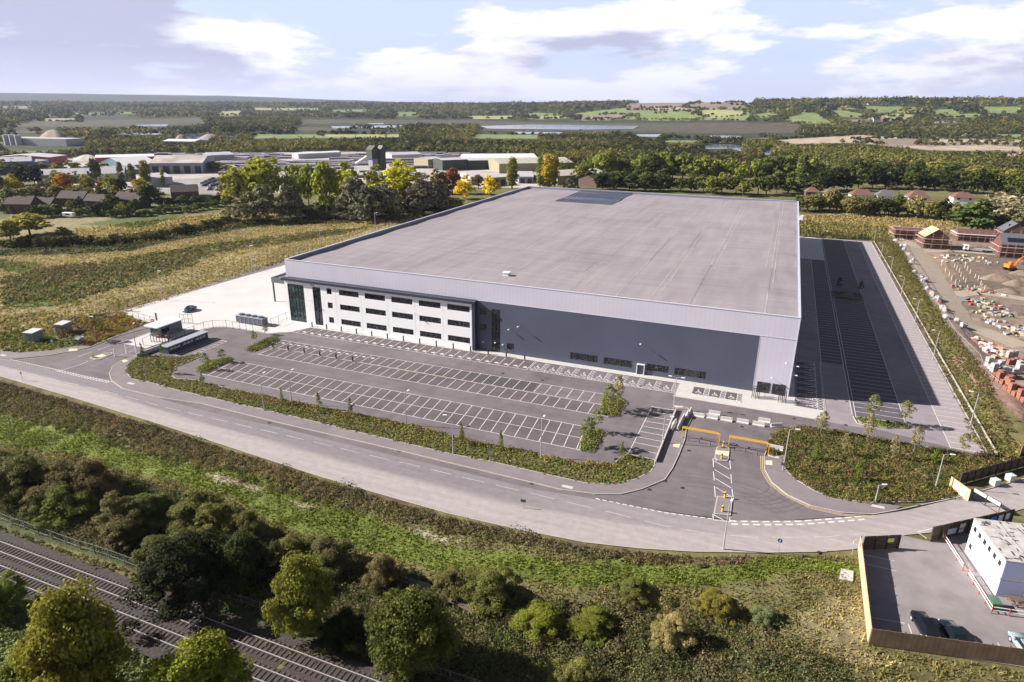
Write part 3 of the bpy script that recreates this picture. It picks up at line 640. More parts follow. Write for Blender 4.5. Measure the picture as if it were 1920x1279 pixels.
ribbon(mk, A((170,676),(200,671)), 0.12, Z); ribbon(mk, A((222,668),(249,658)), 0.12, Z)
g = lambda x, y: at(1100+x/4.2625, 700+y/4.2625)
for a_, b_2 in (((1010,680),(1013,750)),((1013,785),(1020,858)),((1022,903),(1028,990)),((1143,695),(1150,765)),((1152,805),(1158,880)),((1162,925),(1172,1010)),((1015,700),(1140,768)),((1022,770),(1148,845)),((1028,840),(1155,918)),((1033,912),(1150,985)),((1008,1125),(1012,1172)),((1013,1130),(1100,1178)),((1012,1172),(1140,1187)),((1143,1150),(1143,1187))): ribbon(mk, [g(*a_), g(*b_2)], 0.14, 0.021)
ribbon(mk, A((1720,998),(1748,991)), 0.13, 0.021); ribbon(mk, A((1720,998),(1738,1010)), 0.13, 0.021)
tag(mk.build('painted_markings', M_WHITE), kind='structure')
yk = MB()
yl = A((163,655),(130,662),(94,668.5),(23,676.5),(0,674)); 
for o_ in (0.0, 0.22): ribbon(yk, yl, 0.07, 0.022, off=-o_)
for o_ in (0.22, 0.52): ribbon(yk, F1o[1:23], 0.12, 0.022, off=o_)
yr = A((1432,855),(1433,881),(1446,905),(1476,929),(1520,950),(1579,963),(1637,966))
for o_ in (0.22, 0.52): ribbon(yk, yr, 0.12, 0.022, off=-o_)
tag(yk.build('painted_yellow_lines', M_YEL), kind='structure')
tk = MB()
for q in (A((130,655),(145,654.5),(146,658.5),(128,660.5)), A((228,676.5),(236,675),(241,677.5),(232,681)), [g(690,570),(g(750,562)),g(738,600),g(690,590)], [g(1428,700),g(1483,702),g(1483,740),g(1430,735)], [g(700,262),g(770,265),g(765,278),g(700,275)]):
    tk.add([(x, y, 0.118) for x, y in q], [tuple(range(len(q)))])
for q in (A((205,636),(1,1)),): pass
tag(tk.build('tactile_paving', M_TACT), kind='structure')
# drain covers, service covers, skid marks and stains
dk = MB()
def cov(px, py, sx=0.6, sy=0.6, z=0.019):
    x, y = at(px, py); dk.box(x-sx/2, x+sx/2, y-sy/2, y+sy/2, 0, z)
for q in ((943,700),(1017,713),(478,645),(590,667),(1202,724),(1413,764),(1489,785),(1586,797),(1292,845),(1280,915),(1218,918),(1247,902),(1510,908),(1470,920),(997,907),(749,846),(505,793),(1375,790),(1391,800)): cov(*q)
tag(dk.build('drain_covers', mat('cast_iron', (0.03, 0.03, 0.035), 0.6)), kind='structure')
wk = MB()
for q in ((1064,914),(246,720),(1646,951),(6,667),(1450,857)):
    x, y = at(*q); wk.box(x-0.9, x+0.9, y-0.35, y+0.35, 0, 0.125)
tag(wk.build('service_covers', M_SLAB), kind='structure')
sk = MB(); M_TYRE = mat('tyre_marks', (0.115, 0.10, 0.11), 0.9, var=0.2, vs=2)
cx, cy = at(1392, 905)
for r_, a0, a1 in ((4.0, -80, 40), (5.2, -95, 60), (6.4, -80, 75), (7.5, -100, 60), (8.8, -70, 80), (9.9, -60, 70)):
    ribbon(sk, [(cx+r_*math.cos(R(a)), cy+r_*0.8*math.sin(R(a))) for a in range(a0, a1, 8)], 0.16, 0.013)
cx, cy = at(1330, 985)
for r_ in (12, 13.4, 15.2, 16.6): ribbon(sk, [(cx+r_*math.cos(R(a)), cy+r_*0.85*math.sin(R(a))) for a in range(40, 120, 8)], 0.15, 0.0135)
tag(sk.build('tyre_marks', M_TYRE), kind='structure')
# railway bed
for k_, q in enumerate(LAKES_PX):
    pts = P3(q); zz_ = max(tz(*p) for p in pts)+0.15
    sheet('lake', pts, zz_, mat('lake_water', (0.10, 0.13, 0.17), 0.12, spec=0.8))
# ================================================================ warehouse
def hgt(bx, by, py):
    lo, hi = 0.0, 60.0
    for _ in range(40):
        m = (lo+hi)/2; d = np.array([bx, by, m])-CAM; y = CY-F_PX*(d@up)/(d@fw)
        if y > py: lo = m
        else: hi = m
    return m
M_CLAD_L = mat('cladding_light', (0.58, 0.56, 0.66), 0.45, var=0.05, vs=0.1, wave=(0, 1.0, 0.12))
M_CLAD_LY = mat('cladding_light_side', (0.58, 0.56, 0.66), 0.45, wave=(1, 1.0, 0.22))
M_CLAD_D = mat('cladding_dark', (0.084, 0.094, 0.142), 0.42, var=0.10, vs=0.09, wave=(0, 0.6, 0.22))
M_CLAD_DY = mat('cladding_dark_side', (0.084, 0.094, 0.142), 0.42, wave=(1, 0.6, 0.22))
M_FASC = mat('fascia_dark', (0.035, 0.04, 0.065), 0.4)
M_WREND = mat('white_panel', (0.86, 0.86, 0.88), 0.5, var=0.02, vs=0.3)
M_ROOFT = mat('parapet_trim', (0.55, 0.56, 0.63), 0.4)
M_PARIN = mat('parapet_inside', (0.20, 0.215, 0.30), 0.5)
M_FRAME = mat('frame_dark', (0.03, 0.033, 0.04), 0.4); M_METAL = mat('galvanised', (0.42, 0.43, 0.46), 0.45, metal=0.2); M_BLACK = mat('black_paint', (0.015, 0.015, 0.018), 0.45)
M_WPAINT = mat('white_paint', (0.75, 0.76, 0.78), 0.45)
def glassmat(name, base, green=0.0):
    m = bpy.data.materials.new(name); m.use_nodes = True; t = m.node_tree; L = t.links; b = t.nodes['Principled BSDF']
    b.inputs['Roughness'].default_value = 0.06; b.inputs['Specular IOR Level'].default_value = 0.6
    g = t.nodes.new('ShaderNodeNewGeometry'); v = t.nodes.new('ShaderNodeTexVoronoi'); v.feature = 'DISTANCE_TO_EDGE'; v.inputs['Scale'].default_value = 0.9
    n = t.nodes.new('ShaderNodeTexNoise'); n.inputs['Scale'].default_value = 0.7; L.new(g.outputs['Position'], n.inputs['Vector'])
    L.new(g.outputs['Position'], v.inputs['Vector'])
    c = t.nodes.new('ShaderNodeMapRange'); L.new(v.outputs['Distance'], c.inputs[0]); c.inputs[1].default_value = 0.0; c.inputs[2].default_value = 0.04; c.inputs[3].default_value = 1; c.inputs[4].default_value = 0  # pale edge lines imitate reflections, painted into the pane colour
    k = t.nodes.new('ShaderNodeMath'); k.operation = 'MULTIPLY'; L.new(c.outputs[0], k.inputs[0]); L.new(n.outputs['Fac'], k.inputs[1])
    mx = t.nodes.new('ShaderNodeMix'); mx.data_type = 'RGBA'; L.new(k.outputs[0], mx.inputs[0]); mx.inputs[6].default_value = (*base, 1); mx.inputs[7].default_value = (0.22, 0.24+green, 0.25+green*.6, 1)
    L.new(mx.outputs[2], b.inputs['Base Color']); return m
M_GLASS = glassmat('window_glass', (0.014, 0.015, 0.024)); M_GLASSG = glassmat('corner_glass', (0.03, 0.055, 0.055), 0.12)
M_ROOF = None
def roofmat():
    m = bpy.data.materials.new('roof_sheet'); m.use_nodes = True; t = m.node_tree; L = t.links; b = t.nodes['Principled BSDF']
    b.inputs['Roughness'].default_value = 0.6; b.inputs['Specular IOR Level'].default_value = 0.3
    g = t.nodes.new('ShaderNodeNewGeometry')
    def noi(s, vec): 
        n = t.nodes.new('ShaderNodeTexNoise'); n.inputs['Scale'].default_value = s; n.inputs['Detail'].default_value = 5; L.new(vec, n.inputs['Vector']); return n.outputs['Fac']
    mp = t.nodes.new('ShaderNodeMapping'); mp.inputs['Scale'].default_value = (0.05, 1.3, 1); L.new(g.outputs['Position'], mp.inputs[0])
    mp2 = t.nodes.new('ShaderNodeMapping'); mp2.inputs['Scale'].default_value = (1.0, 0.12, 1); L.new(g.outputs['Position'], mp2.inputs[0])
    a = noi(1.0, mp.outputs[0]); c = noi(0.04, g.outputs['Position']); d = noi(0.35, mp2.outputs[0])
    ad = t.nodes.new('ShaderNodeMath'); ad.operation = 'ADD'; L.new(a, ad.inputs[0]); L.new(c, ad.inputs[1])
    ad2 = t.nodes.new('ShaderNodeMath'); ad2.operation = 'ADD'; L.new(ad.outputs[0], ad2.inputs[0]); L.new(d, ad2.inputs[1])
    mr = t.nodes.new('ShaderNodeMapRange'); L.new(ad2.outputs[0], mr.inputs[0]); mr.inputs[1].default_value = 1.1; mr.inputs[2].default_value = 1.9
    mx = t.nodes.new('ShaderNodeMix'); mx.data_type = 'RGBA'; L.new(mr.outputs[0], mx.inputs[0]); mx.inputs[6].default_value = (0.243, 0.212, 0.232, 1); mx.inputs[7].default_value = (0.365, 0.327, 0.352, 1)
    s = t.nodes.new('ShaderNodeSeparateXYZ'); L.new(g.outputs['Position'], s.inputs[0])
    def lines(out, sp_, w_, amt, prev):
        q = t.nodes.new('ShaderNodeMath'); q.operation = 'MULTIPLY'; L.new(out, q.inputs[0]); q.inputs[1].default_value = 1/sp_
        f = t.nodes.new('ShaderNodeMath'); f.operation = 'FRACT'; L.new(q.outputs[0], f.inputs[0])
        l = t.nodes.new('ShaderNodeMath'); l.operation = 'LESS_THAN'; L.new(f.outputs[0], l.inputs[0]); l.inputs[1].default_value = w_
        k = t.nodes.new('ShaderNodeMath'); k.operation = 'MULTIPLY'; L.new(l.outputs[0], k.inputs[0]); k.inputs[1].default_value = amt
        m2 = t.nodes.new('ShaderNodeMix'); m2.data_type = 'RGBA'; L.new(k.outputs[0], m2.inputs[0]); L.new(prev, m2.inputs[6]); m2.inputs[7].default_value = (0.15, 0.13, 0.15, 1); return m2.outputs[2]
    o = lines(s.outputs[1], 1.0, 0.3, 0.26, mx.outputs[2]); o = lines(s.outputs[1], 23.25, 0.012, 0.35, o)  # close-set dark lines: shadow lines of the sheeting painted into its colour
    L.new(o, b.inputs['Base Color']); return m
M_ROOF = roofmat()
WX, WY, WH, RZ = 129.4, 186.0, 17.4, 16.35
wh = empty('warehouse', (0, 0, 0), 0, 'vast grey distribution warehouse with white office front and flat sheet roof', 'warehouse')
def wall_holes(x0, x1, z0, z1, holes, y, th, mb, mi=0, yback=None):
    """front wall panel facing -y with recessed openings"""
    xs = sorted({x0, x1, *[h[0] for h in holes], *[h[1] for h in holes]}); zs_ = sorted({z0, z1, *[h[2] for h in holes], *[h[3] for h in holes]})
    for i in range(len(xs)-1):
        for j in range(len(zs_)-1):
            cx_, cz_ = (xs[i]+xs[i+1])/2, (zs_[j]+zs_[j+1])/2
            if any(h[0] < cx_ < h[1] and h[2] < cz_ < h[3] for h in holes): continue
            mb.quad((xs[i], y, zs_[j]), (xs[i+1], y, zs_[j]), (xs[i+1], y, zs_[j+1]), (xs[i], y, zs_[j+1]), mi)
    for a, b, c, d in holes:
        y2 = y+th
        mb.quad((a, y, c), (a, y2, c), (a, y2, d), (a, y, d), mi); mb.quad((b, y2, c), (b, y, c), (b, y, d), (b, y2, d), mi)
        mb.quad((a, y2, d), (b, y2, d), (b, y, d), (a, y, d), mi); mb.quad((a, y, c), (b, y, c), (b, y2, c), (a, y2, c), mi)
def window(parent, x0, x1, z0, z1, y, nx, nz=1, gm=None, fm=None, name='window'):
    f = MB(); t_ = 0.07; fm = fm or M_FRAME
    f.box(x0+.01, x1-.01, y-0.05, y+0.02, z0+.01, z0+t_); f.box(x0+.01, x1-.01, y-0.05, y+0.02, z1-t_, z1-.01)
    for i in range(nx+1):
        x = x0+.01+(x1-x0-.02-t_)*i/nx; f.box(x, x+t_, y-0.048, y+0.018, z0+t_, z1-t_)
    for j in range(1, nz):
        z = z0+(z1-z0)*j/nz; f.box(x0+t_, x1-t_, y-0.046, y+0.016, z-t_/2, z+t_/2)
    o = f.build(name, fm, parent)
    g_ = MB(); g_.box(x0+.02, x1-.02, y+0.03, y+0.08, z0+.02, z1-.02); g_.build('pane', gm or M_GLASS, o)
    return o
OY = -1.0
offh = [(0.9, 6.3, 0.4, 11.0), (9.2, 11.8, 0.3, 11.0)]+[(13.8, 15.4, z, z+1.6) for z in (1.5, 5.6, 9.5)]+[(17.75+8*i, 23.9+8.0*i, z, z+1.5) for i in range(5) for z in (1.5, 5.6, 9.6)]
mb = MB(); wall_holes(0.0, 56.7, 0.0, 12.0, offh, OY, 0.22, mb)
mb.quad((0, 0, 0), (0, OY, 0), (0, OY, 12), (0, 0, 12)); mb.box(-0.0, 56.7, OY, 0.0, 11.98, 12.0)
# shallow panel joints of the office wall
for i in range(6): mb.box(16.55+8*i, 16.58+8*i, OY-0.012, OY, 0.2, 11.9, 1)
mb.build('office_wall', [M_WREND, mat('joint', (0.5, 0.5, 0.53), 0.6)], wh)
for k_, h_ in enumerate(offh):
    if k_ == 0: window(wh, *h_, OY+0.15, 5, 6, M_GLASSG)
    elif k_ == 1: window(wh, *h_, OY+0.15, 2, 6)
    elif k_ < 5: window(wh, *h_, OY+0.15, 1)
    else: window(wh, *h_, OY+0.15, 5)
# corner glazing returns round the left side
mb = MB()
for i in range(6): mb.box(-0.06, 0.03, 0.6+i*1.0, 0.7+i*1.0, 0.4, 11)
for z in (0.4, 3.5, 4.2, 7.4, 8.1, 10.9): mb.box(-0.055, 0.03, 0.6, 5.7, z, z+0.12)
ff_ = mb.build('window', M_FRAME, wh); mb = MB(); mb.box(-0.03, 0.0, 0.6, 5.7, 0.4, 11); mb.build('pane', M_GLASSG, ff_)
for z in (3.4, 7.3):
    mb = MB(); mb.box(0.95, 6.25, OY+0.05, OY+0.14, z, z+0.85)
    mb.build('spandrel', mat('spandrel', (0.02, 0.022, 0.03), 0.3), wh)
mb = MB(); mb.box(-0.6, 57.5, -1.75, -0.002, 12.0, 12.62); mb.box(56.7, 57.5, -1.55, -0.002, 0.0, 12.0); mb.build('canopy_fascia', M_FASC, wh)
mb = MB(); mb.box(8.6, 10.0, OY-0.03, OY, 11.3, 11.6); mb.build('nameplate', mat('plate_grey', (0.25, 0.26, 0.30), 0.5), wh)
mb = MB(); mb.box(0, WX, 0, 0.35, 12.7, WH-0.05)
mb.box(122.4, WX-0.02, 0.003, 0.35, 0, 12.55); mb.build('front_cladding', M_CLAD_L, wh)
dh = [(58.2, 60.0, 9.2, 10.8), (58.2, 60.0, 5.2, 6.8), (61.35, 63.6, 0.15, 10.9), (65.3, 67.2, 1.2, 2.8), (81.5, 88.1, 1.1, 2.8), (89.6, 96.2, 1.15, 2.8), (99.5, 104.4, 1.2, 2.8), (105.7, 112.5, 1.1, 2.8)]
mb = MB(); wall_holes(57.5, 122.4, 0, 12.7, dh, 0.0, 0.2, mb); mb.build('dark_cladding', M_CLAD_D, wh)
for k_, h_ in enumerate(dh): window(wh, *h_, 0.13, [1, 1, 2, 1, 5, 5, 4, 5][k_], [1, 1, 6, 1, 1, 1, 1, 1][k_], fm=M_FRAME if k_ == 2 else mat('frame_grey', (0.06, 0.065, 0.08), 0.4))
mb = MB(); mb.box(57.5, WX, -0.06, 0.0, 12.6, 12.72); mb.box(-0.05, WX+0.08, -0.08, 0.42, WH-0.05, WH+0.06); mb.box(-0.10, 0.42, 0.42, WY, WH-0.05, WH+0.06); mb.box(WX-0.38, WX+0.1, 0.42, WY, WH-0.05, WH+0.06); mb.box(0.42, WX-0.38, WY-0.35, WY+0.08, WH-0.05, WH+0.06)
mb.box(WX-0.05, WX+0.10, -0.08, 0.12, 0, WH-0.06); mb.box(122.3, 122.42, -0.03, 0.0, 0, 12.6)
mb.build('parapet_trim', M_ROOFT, wh)
mb = MB(); mb.box(0, 0.3, 5.9, WY, 0, WH-0.06); mb.box(0.001, 0.3, 0.36, 5.9, 11.1, WH-0.06); mb.box(WX-0.3, WX, 0.36, WY, 0, WH-0.06); mb.box(0.3, WX-0.3, WY-0.3, WY, 0, WH-0.06); mb.build('side_cladding', M_CLAD_LY, wh)
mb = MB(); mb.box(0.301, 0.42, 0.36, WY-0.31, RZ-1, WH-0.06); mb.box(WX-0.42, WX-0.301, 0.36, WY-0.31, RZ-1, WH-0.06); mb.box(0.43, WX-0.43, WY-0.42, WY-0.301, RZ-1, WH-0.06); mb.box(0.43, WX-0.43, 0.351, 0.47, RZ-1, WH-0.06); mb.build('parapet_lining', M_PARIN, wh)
nx_, ny_ = 60, 190; xs = np.linspace(0.42, WX-0.42, nx_); ys = np.linspace(0.45, WY-0.42, ny_); XX, YY = np.meshgrid(xs, ys)
cyc = np.abs(((YY+3) % 23.25)/23.25*2-1); ZZ = RZ+0.22*(1-cyc)+0.62*sst(95, WX, XX)*(1-0.95*cyc**3*sst(WX-6, WX, XX))
Vr = np.stack([XX, YY, ZZ], -1).reshape(-1, 3); i, j = np.meshgrid(np.arange(ny_-1), np.arange(nx_-1), indexing='ij'); Fr = np.stack([i*nx_+j, i*nx_+j+1, (i+1)*nx_+j+1, (i+1)*nx_+j], -1).reshape(-1, 4)
np_mesh('roof', Vr, Fr, M_ROOF, wh)
def roofz(x, y):
    c = abs(((y+3) % 23.25)/23.25*2-1); return RZ+0.22*(1-c)+0.62*float(sst(95, WX, x))
mb = MB(); M_SEAM = mat('roof_seam', (0.42, 0.385, 0.38), 0.6, var=0.12, vs=0.5); M_SEAMD = mat('roof_seam_dark', (0.23, 0.21, 0.235), 0.6)
random.seed(3)
for x in (9.5, 17.2, 26.4, 33.0, 34.6, 43.8, 52, 53.3, 60.8, 69.5, 77.4, 79.2, 81.6, 90.5, 98.2, 99.6, 107.1, 108.4, 121.2, 122.6, 123.4):
    y = 1.0
    while y < WY-3:
        e = min(y+random.uniform(8, 45), WY-2)
        if random.random() < 0.85:
            k = 0 if random.random() < 0.8 else 1; n = max(1, int((e-y)/3))
            for q in range(n):
                a = y+(e-y)*q/n; b2 = y+(e-y)*(q+1)/n; wd_ = random.choice((0.06, 0.08, 0.13))
                mb.quad((x-wd_, a, roofz(x, a)+0.03), (x+wd_, a, roofz(x, a)+0.03), (x+wd_, b2, roofz(x, b2)+0.03), (x-wd_, b2, roofz(x, b2)+0.03), k)
        y = e
for _ in range(26):
    x = random.uniform(5, 124); y = random.uniform(4, 150); mb.box(x, x+random.uniform(3, 9), y, y+0.08, roofz(x, y)+0.02, roofz(x, y)+0.06, 0)
mb.build('roof_seams', [M_SEAM, M_SEAMD], wh)
mb = MB(); mb.box(59.8, 61.2, 10.6, 12.0, roofz(60, 11), roofz(60, 11)+0.75); mb.box(59.6, 61.4, 10.4, 12.2, roofz(60, 11)+0.75, roofz(60, 11)+0.9); mb.build('roof_vent', M_WPAINT, wh)
M_PV = mat('solar_glass', (0.02, 0.035, 0.11), 0.25, spec=0.7)
pv = None
for i in range(16):
    if pv is None:
        m_ = MB(); zf = RZ+0.35
        m_.add([(0, 0, zf), (0.85, 0, zf+0.1), (0.85, 42, zf+0.1), (0, 42, zf)], [(0, 1, 2, 3)]); m_.add([(0, 0, zf-0.04), (0.85, 0, zf+0.06), (0.85, 42, zf+0.06), (0, 42, zf-0.04)], [(3, 2, 1, 0)])
        for y in range(0, 43, 2): m_.box(0.0, 0.85, y-0.03, y+0.03, zf-0.02, zf+0.0, 1); 
        pv = m_.build('solar_panel', [M_PV, M_METAL], wh); pv.location = (28.4, 144.5, 0)
    else:
        c = pv.copy(); col.objects.link(c); c.location = (28.4+1.66*i, 144.5, 0)
# entrance doors and service door
for a, b2 in ((123.1, 125.7), (126.1, 128.7)):
    mb = MB(); mb.box(a, b2, -0.06, -0.004, 0.02, 2.45); d_ = mb.build('door', M_FRAME, wh)
    mb = MB(); n_d = 4
    for i in range(n_d): mb.box(a+0.08+(b2-a-.1)*i/n_d, a+(b2-a-.1)*(i+1)/n_d, -0.075, -0.055, 0.25, 2.35)
    mb.build('pane', M_GLASS, d_)
mb = MB(); mb.box(97.3, 97.45, -0.5, -0.004, 0.05, 2.35); mb.box(98.95, 99.1, -0.5, -0.004, 0.05, 2.35); mb.box(97.3, 99.1, -0.5, -0.004, 2.35, 2.5); mb.box(97.46, 98.94, -0.1, -0.006, 0.05, 2.34, 1); mb.build('door', [M_WPAINT, M_CLAD_D], wh)
for x, z, ar in ((66.0, 6.5, 0.55), (68.6, 7.7, 1.05), (97.9, 7.6, 1.1), (128.0, 7.7, 0.9), (125.7, 3.9, 0.6), (59.3, 2.4, 0.6), (8.0, 7.2, 0.7), (40.2, 7.6, 0.7), (62.5, 2.6, 0.5), (64.4, 2.3, 0.3)):
    y_ = -0.004 if x > 57 else OY-0.004
    mb = MB(); mb.tube([(x, y_, z-0.1), (x, y_-ar, z)], 0.035, 5); mb.box(x-0.16, x+0.16, y_-ar-0.45, y_-ar+0.02, z-0.05, z+0.09); mb.build('wall_lamp', M_WPAINT, wh)
for z in (6.9, 4.9):
    mb = MB(); mb.tube([(WX+0.11, 0.4, z), (WX+0.9, 0.0, z+0.1)], 0.04, 5); mb.box(WX+0.8, WX+1.2, -0.15, 0.15, z+0.03, z+0.16); mb.build('wall_lamp', M_WPAINT, wh)
# loading canopy on the left side
mb = MB(); mb.box(-17, -0.01, 12.6, 34, 6.1, 7.1, 0); mb.box(-17, -0.01, 12.6, 12.9, 7.1, 7.7, 0); mb.box(-17, -16.7, 12.9, 34, 7.1, 7.7, 0); mb.box(-16.7, -0.01, 12.9, 34, 7.1, 7.16, 1); mb.build('loading_canopy', [mat('canopy_grey', (0.12, 0.13, 0.145), 0.5), M_CLAD_L], wh)
for y in (12.9, 23, 33.5):
    mb = MB(); mb.box(-16.9, -16.55, y-0.15, y+0.2, 0.03, 6.1); mb.build('canopy_column', M_FRAME, wh)
mb = MB(); mb.box(-0.05, -0.006, 6.0, 60, 0, 4.2); mb.build('loading_doors', mat('door_grey', (0.18, 0.19, 0.22), 0.5, wave=(1, 4.0, 0.5)), wh)

# turnstile enclosure in front of the staff entrance
t = empty('turnstile_enclosure', (125.7, -3.2, 0.045), 0, 'black steel turnstile cage in front of the two glass staff doors', 'turnstile')
mb = MB()
for x in (-3.3, -2.6, -1.9, 1.9, 2.6, 3.3):
    for y in (-0.6, 0.6): mb.box(x-0.05, x+0.05, y-0.05, y+0.05, 0, 2.2)
for y in (-0.6, 0.6): mb.box(-3.35, -1.85, y-0.06, y+0.06, 2.2, 2.3); mb.box(1.85, 3.35, y-0.06, y+0.06, 2.2, 2.3)
mb.box(-3.35, 3.35, 0.62, 0.7, 1.7, 1.8); mb.build('frame', M_BLACK, t)
for sx in (-1, 1):
    for cx_ in (2.25, 2.95):
        mb = MB(); mb.tube([(sx*cx_, 0, 0), (sx*cx_, 0, 2.2)], 0.06, 6)
        for z in np.linspace(0.3, 2.0, 8):
            mb.box(sx*cx_-0.32, sx*cx_+0.32, -0.02, 0.02, z, z+0.03); mb.box(sx*cx_-0.02, sx*cx_+0.02, -0.32, 0.32, z, z+0.03)
        mb.build('rotor', M_BLACK, t)
mb = MB()
for x in (-0.9, 0.9): mb.box(x-0.03, x+0.03, 0.4, 0.46, 0, 1.15)
for z in (0.55, 1.1): mb.box(-0.9, 0.9, 0.4, 0.46, z, z+0.05)
mb.build('gate', M_METAL, t)

# black charging posts
def charger():
    r_ = empty('charging_post', (0, 0, 0)); mb = MB(); mb.box(-0.14, 0.14, -0.1, 0.1, 0.12, 1.25); mb.add([(-0.14, -0.1, 1.25), (0.14, -0.1, 1.25), (0.14, 0.1, 1.25), (-0.14, 0.1, 1.25), (-0.14, 0.1, 1.42), (0.14, 0.1, 1.42)], [(0, 1, 5, 4), (2, 3, 4, 5), (1, 2, 5), (3, 0, 4)]); mb.build('body', M_BLACK, r_)
    mb = MB(); mb.box(-0.2, 0.2, -0.16, 0.16, 0, 0.12); mb.build('plinth', mat('plinth', (0.25, 0.25, 0.26), 0.7), r_); return r_
ch0 = charger(); first = True
def place(o, name_first, loc, rz, label, cat, group):
    global first
    c = o if name_first else copy_tree(o)
    c.location = loc; c.rotation_euler = (0, 0, rz); tag(c, label, cat, group); return c
for i in range(14):
    place(ch0, i == 0, (9.05+4.76*i, -2.35, 0.045), 0, f'black charging post on the pale footway along the warehouse front, {ordn(i)} from the left', 'charging post', 'charging posts along the warehouse front')
for i, q in enumerate(((535,205),(648,226),(765,248),(882,268),(1003,290),(1127,312))):
    x, y = at(380+q[0]/4, 600+q[1]/4); place(ch0, False, (x, -19.35, 0.02), 0, f'black charging post between the back-to-back parking rows, {ordn(i)} from the left', 'charging post', 'charging posts between the parking rows')

# ---------------------------------------------------------------- lamp columns
def lampcol(h, double=False, arm=1.0, az=0.0):
    r_ = empty('street_lamp', (0, 0, 0)); mb = MB(); mb.tube([(0, 0, 0), (0, 0, 1.2), (0, 0, 1.21), (0, 0, h)], [0.12, 0.12, 0.095, 0.065], 7)
    dirs = (az, az+math.pi) if double else (az,)
    for a in dirs: mb.tube([(0, 0, h-0.05), (math.cos(a)*arm*0.5, math.sin(a)*arm*0.5, h+0.06), (math.cos(a)*arm, math.sin(a)*arm, h+0.1)], 0.035, 5)
    mb.build('pole', M_METAL, r_, smooth=False)
    for a in dirs:
        mb = MB(); mb.box(arm-0.1, arm+0.6, -0.15, 0.15, h+0.06, h+0.18, rz=a); mb.build('lamp_head', M_WPAINT, r_)
    return r_
LP = [((495.5,770),704,90,'beside the long hedge at the left end of the big car park'),((849.5,852),780,200,'on the verge in front of the middle of the big car park'),((547.5,757),698,90,'in the hedge at the left of the front parking rows'),((762,797),738,90,'in the hedge below the middle of the front parking rows'),((1014,857),787,90,'in the hedge below the right end of the front parking rows'),((1242,831),780,0,'standing in the low wall beside the short parking row'),
((1262.6,768),722,0,'with two arms at the head of the short parking row'),((1468,881),805,10,'on the left edge of the bushy corner by the junction'),((1753.7,914.8),852,10,'among the bushes near the timber gate'),((1640.6,942.5),909.5,20,'short column on the bare patch by the pavement'),((1819,798),737,180,'at the near corner of the side car park, nearest the timber fence'),
((1749,673.7),621,180,'nearest along the kerb of the side car park bank'),((1713.8,609.6),562,180,'second from the near end along the side car park bank'),((1689,554),519,180,'third from the near end along the side car park bank'),((1668,517.7),482.7,180,'fourth from the near end along the side car park bank'),((1650.8,484),456.5,180,'fifth from the near end along the side car park bank'),((1639,450.6),430,180,'farthest at the end of the side car park'),
((304,562.7),508,0,'nearest along the palisade fence of the white yard'),((473.3,508.3),460.7,0,'second along the palisade fence of the white yard'),((601.7,465),428,0,'third along the palisade fence of the white yard'),((704,429),398.6,0,'farthest along the palisade fence, in front of the silver willows'),((258,665),610,120,'beside the gatehouse access road'),((174,630),593,0,'in the bushes behind the two grey kiosks'),((1356,1030),946,80,'at the near edge of the curving road below the traffic island'),
((1141,352),336,0,'behind the far parapet beside the solar panels'),((1273,361),342,0,'behind the far parapet at the middle of the roof'),((1406,373),345,0,'behind the white lorry trailer')]
for i, (bq, ty, az, lb) in enumerate(LP):
    x, y = at(*bq)
    if i >= 24: x, y = {24: (47, 214), 25: (90, 222), 26: (128, 232)}[i]; h = 10.0
    else: h = hgt(x, y, ty)
    if i == 6: h = 7.0
    l_ = lampcol(h, i == 6, 1.0 if h > 4 else 0.6, R(az)); l_.location = (x, y, max(0.0, tz(x, y)) if i != 23 else tz(x, y)); tag(l_, 'grey lamp column '+lb, 'street lamp', 'lamp columns around the site')

# ---------------------------------------------------------------- concrete barriers
def barrier(L_=2.2):
    mb = MB(); prof = [(-0.32, 0), (-0.32, 0.18), (-0.14, 0.32), (-0.10, 0.85), (0.10, 0.85), (0.14, 0.32), (0.32, 0.18), (0.32, 0)]
    vs = [(-L_/2, y, z) for y, z in prof]+[(L_/2, y, z) for y, z in prof]; n = 8
    mb.add(vs, [tuple(range(n-1, -1, -1)), tuple(range(n, 2*n))]+[(i, (i+1) % n, n+(i+1) % n, n+i) for i in range(n)]); return mb
M_BARR = mat('barrier_concrete', (0.56, 0.545, 0.53), 0.8, var=0.12, vs=1.5)
bar0 = barrier().build('concrete_barrier', M_BARR)
BR = [(893,347,0,'leftmost in the front row across the blocked entrance'),(1000,362,0,'second in the front row across the blocked entrance'),(1115,380,0,'third in the front row across the blocked entrance'),(1245,397,0,'fourth in the front row across the blocked entrance'),(1372,418,0,'fifth in the front row across the blocked entrance'),
 (1020,330,0,'set just behind the second barrier of the blocked entrance'),(1418,390,0,'set just behind the fifth barrier of the blocked entrance'),(1515,430,25,'skewed at the right end of the blocked entrance'),
 (824,322,88,'topmost on the pavement left of the blocked entrance'),(803,345,92,'just below the topmost barrier left of the blocked entrance'),(768,372,85,'third down on the pavement left of the blocked entrance'),(750,405,88,'fourth down on the pavement left of the blocked entrance'),(733,440,86,'bottom of the right hand line on the pavement'),(697,415,80,'upper of two barriers close to the low wall'),(686,442,84,'lower of two barriers close to the low wall'),(1515,615,-3,'lying across the right hand pavement beside the yellow frame')]
for i, (gx, gy, rz, lb) in enumerate(BR):
    x, y = at(1100+gx/4.2625, 700+gy/4.2625); place(bar0, i == 0, (x, y, 0.0 if i < 8 else 0.107), R(rz), 'pale concrete barrier '+lb, 'barrier', 'concrete barriers at the blocked entrance')
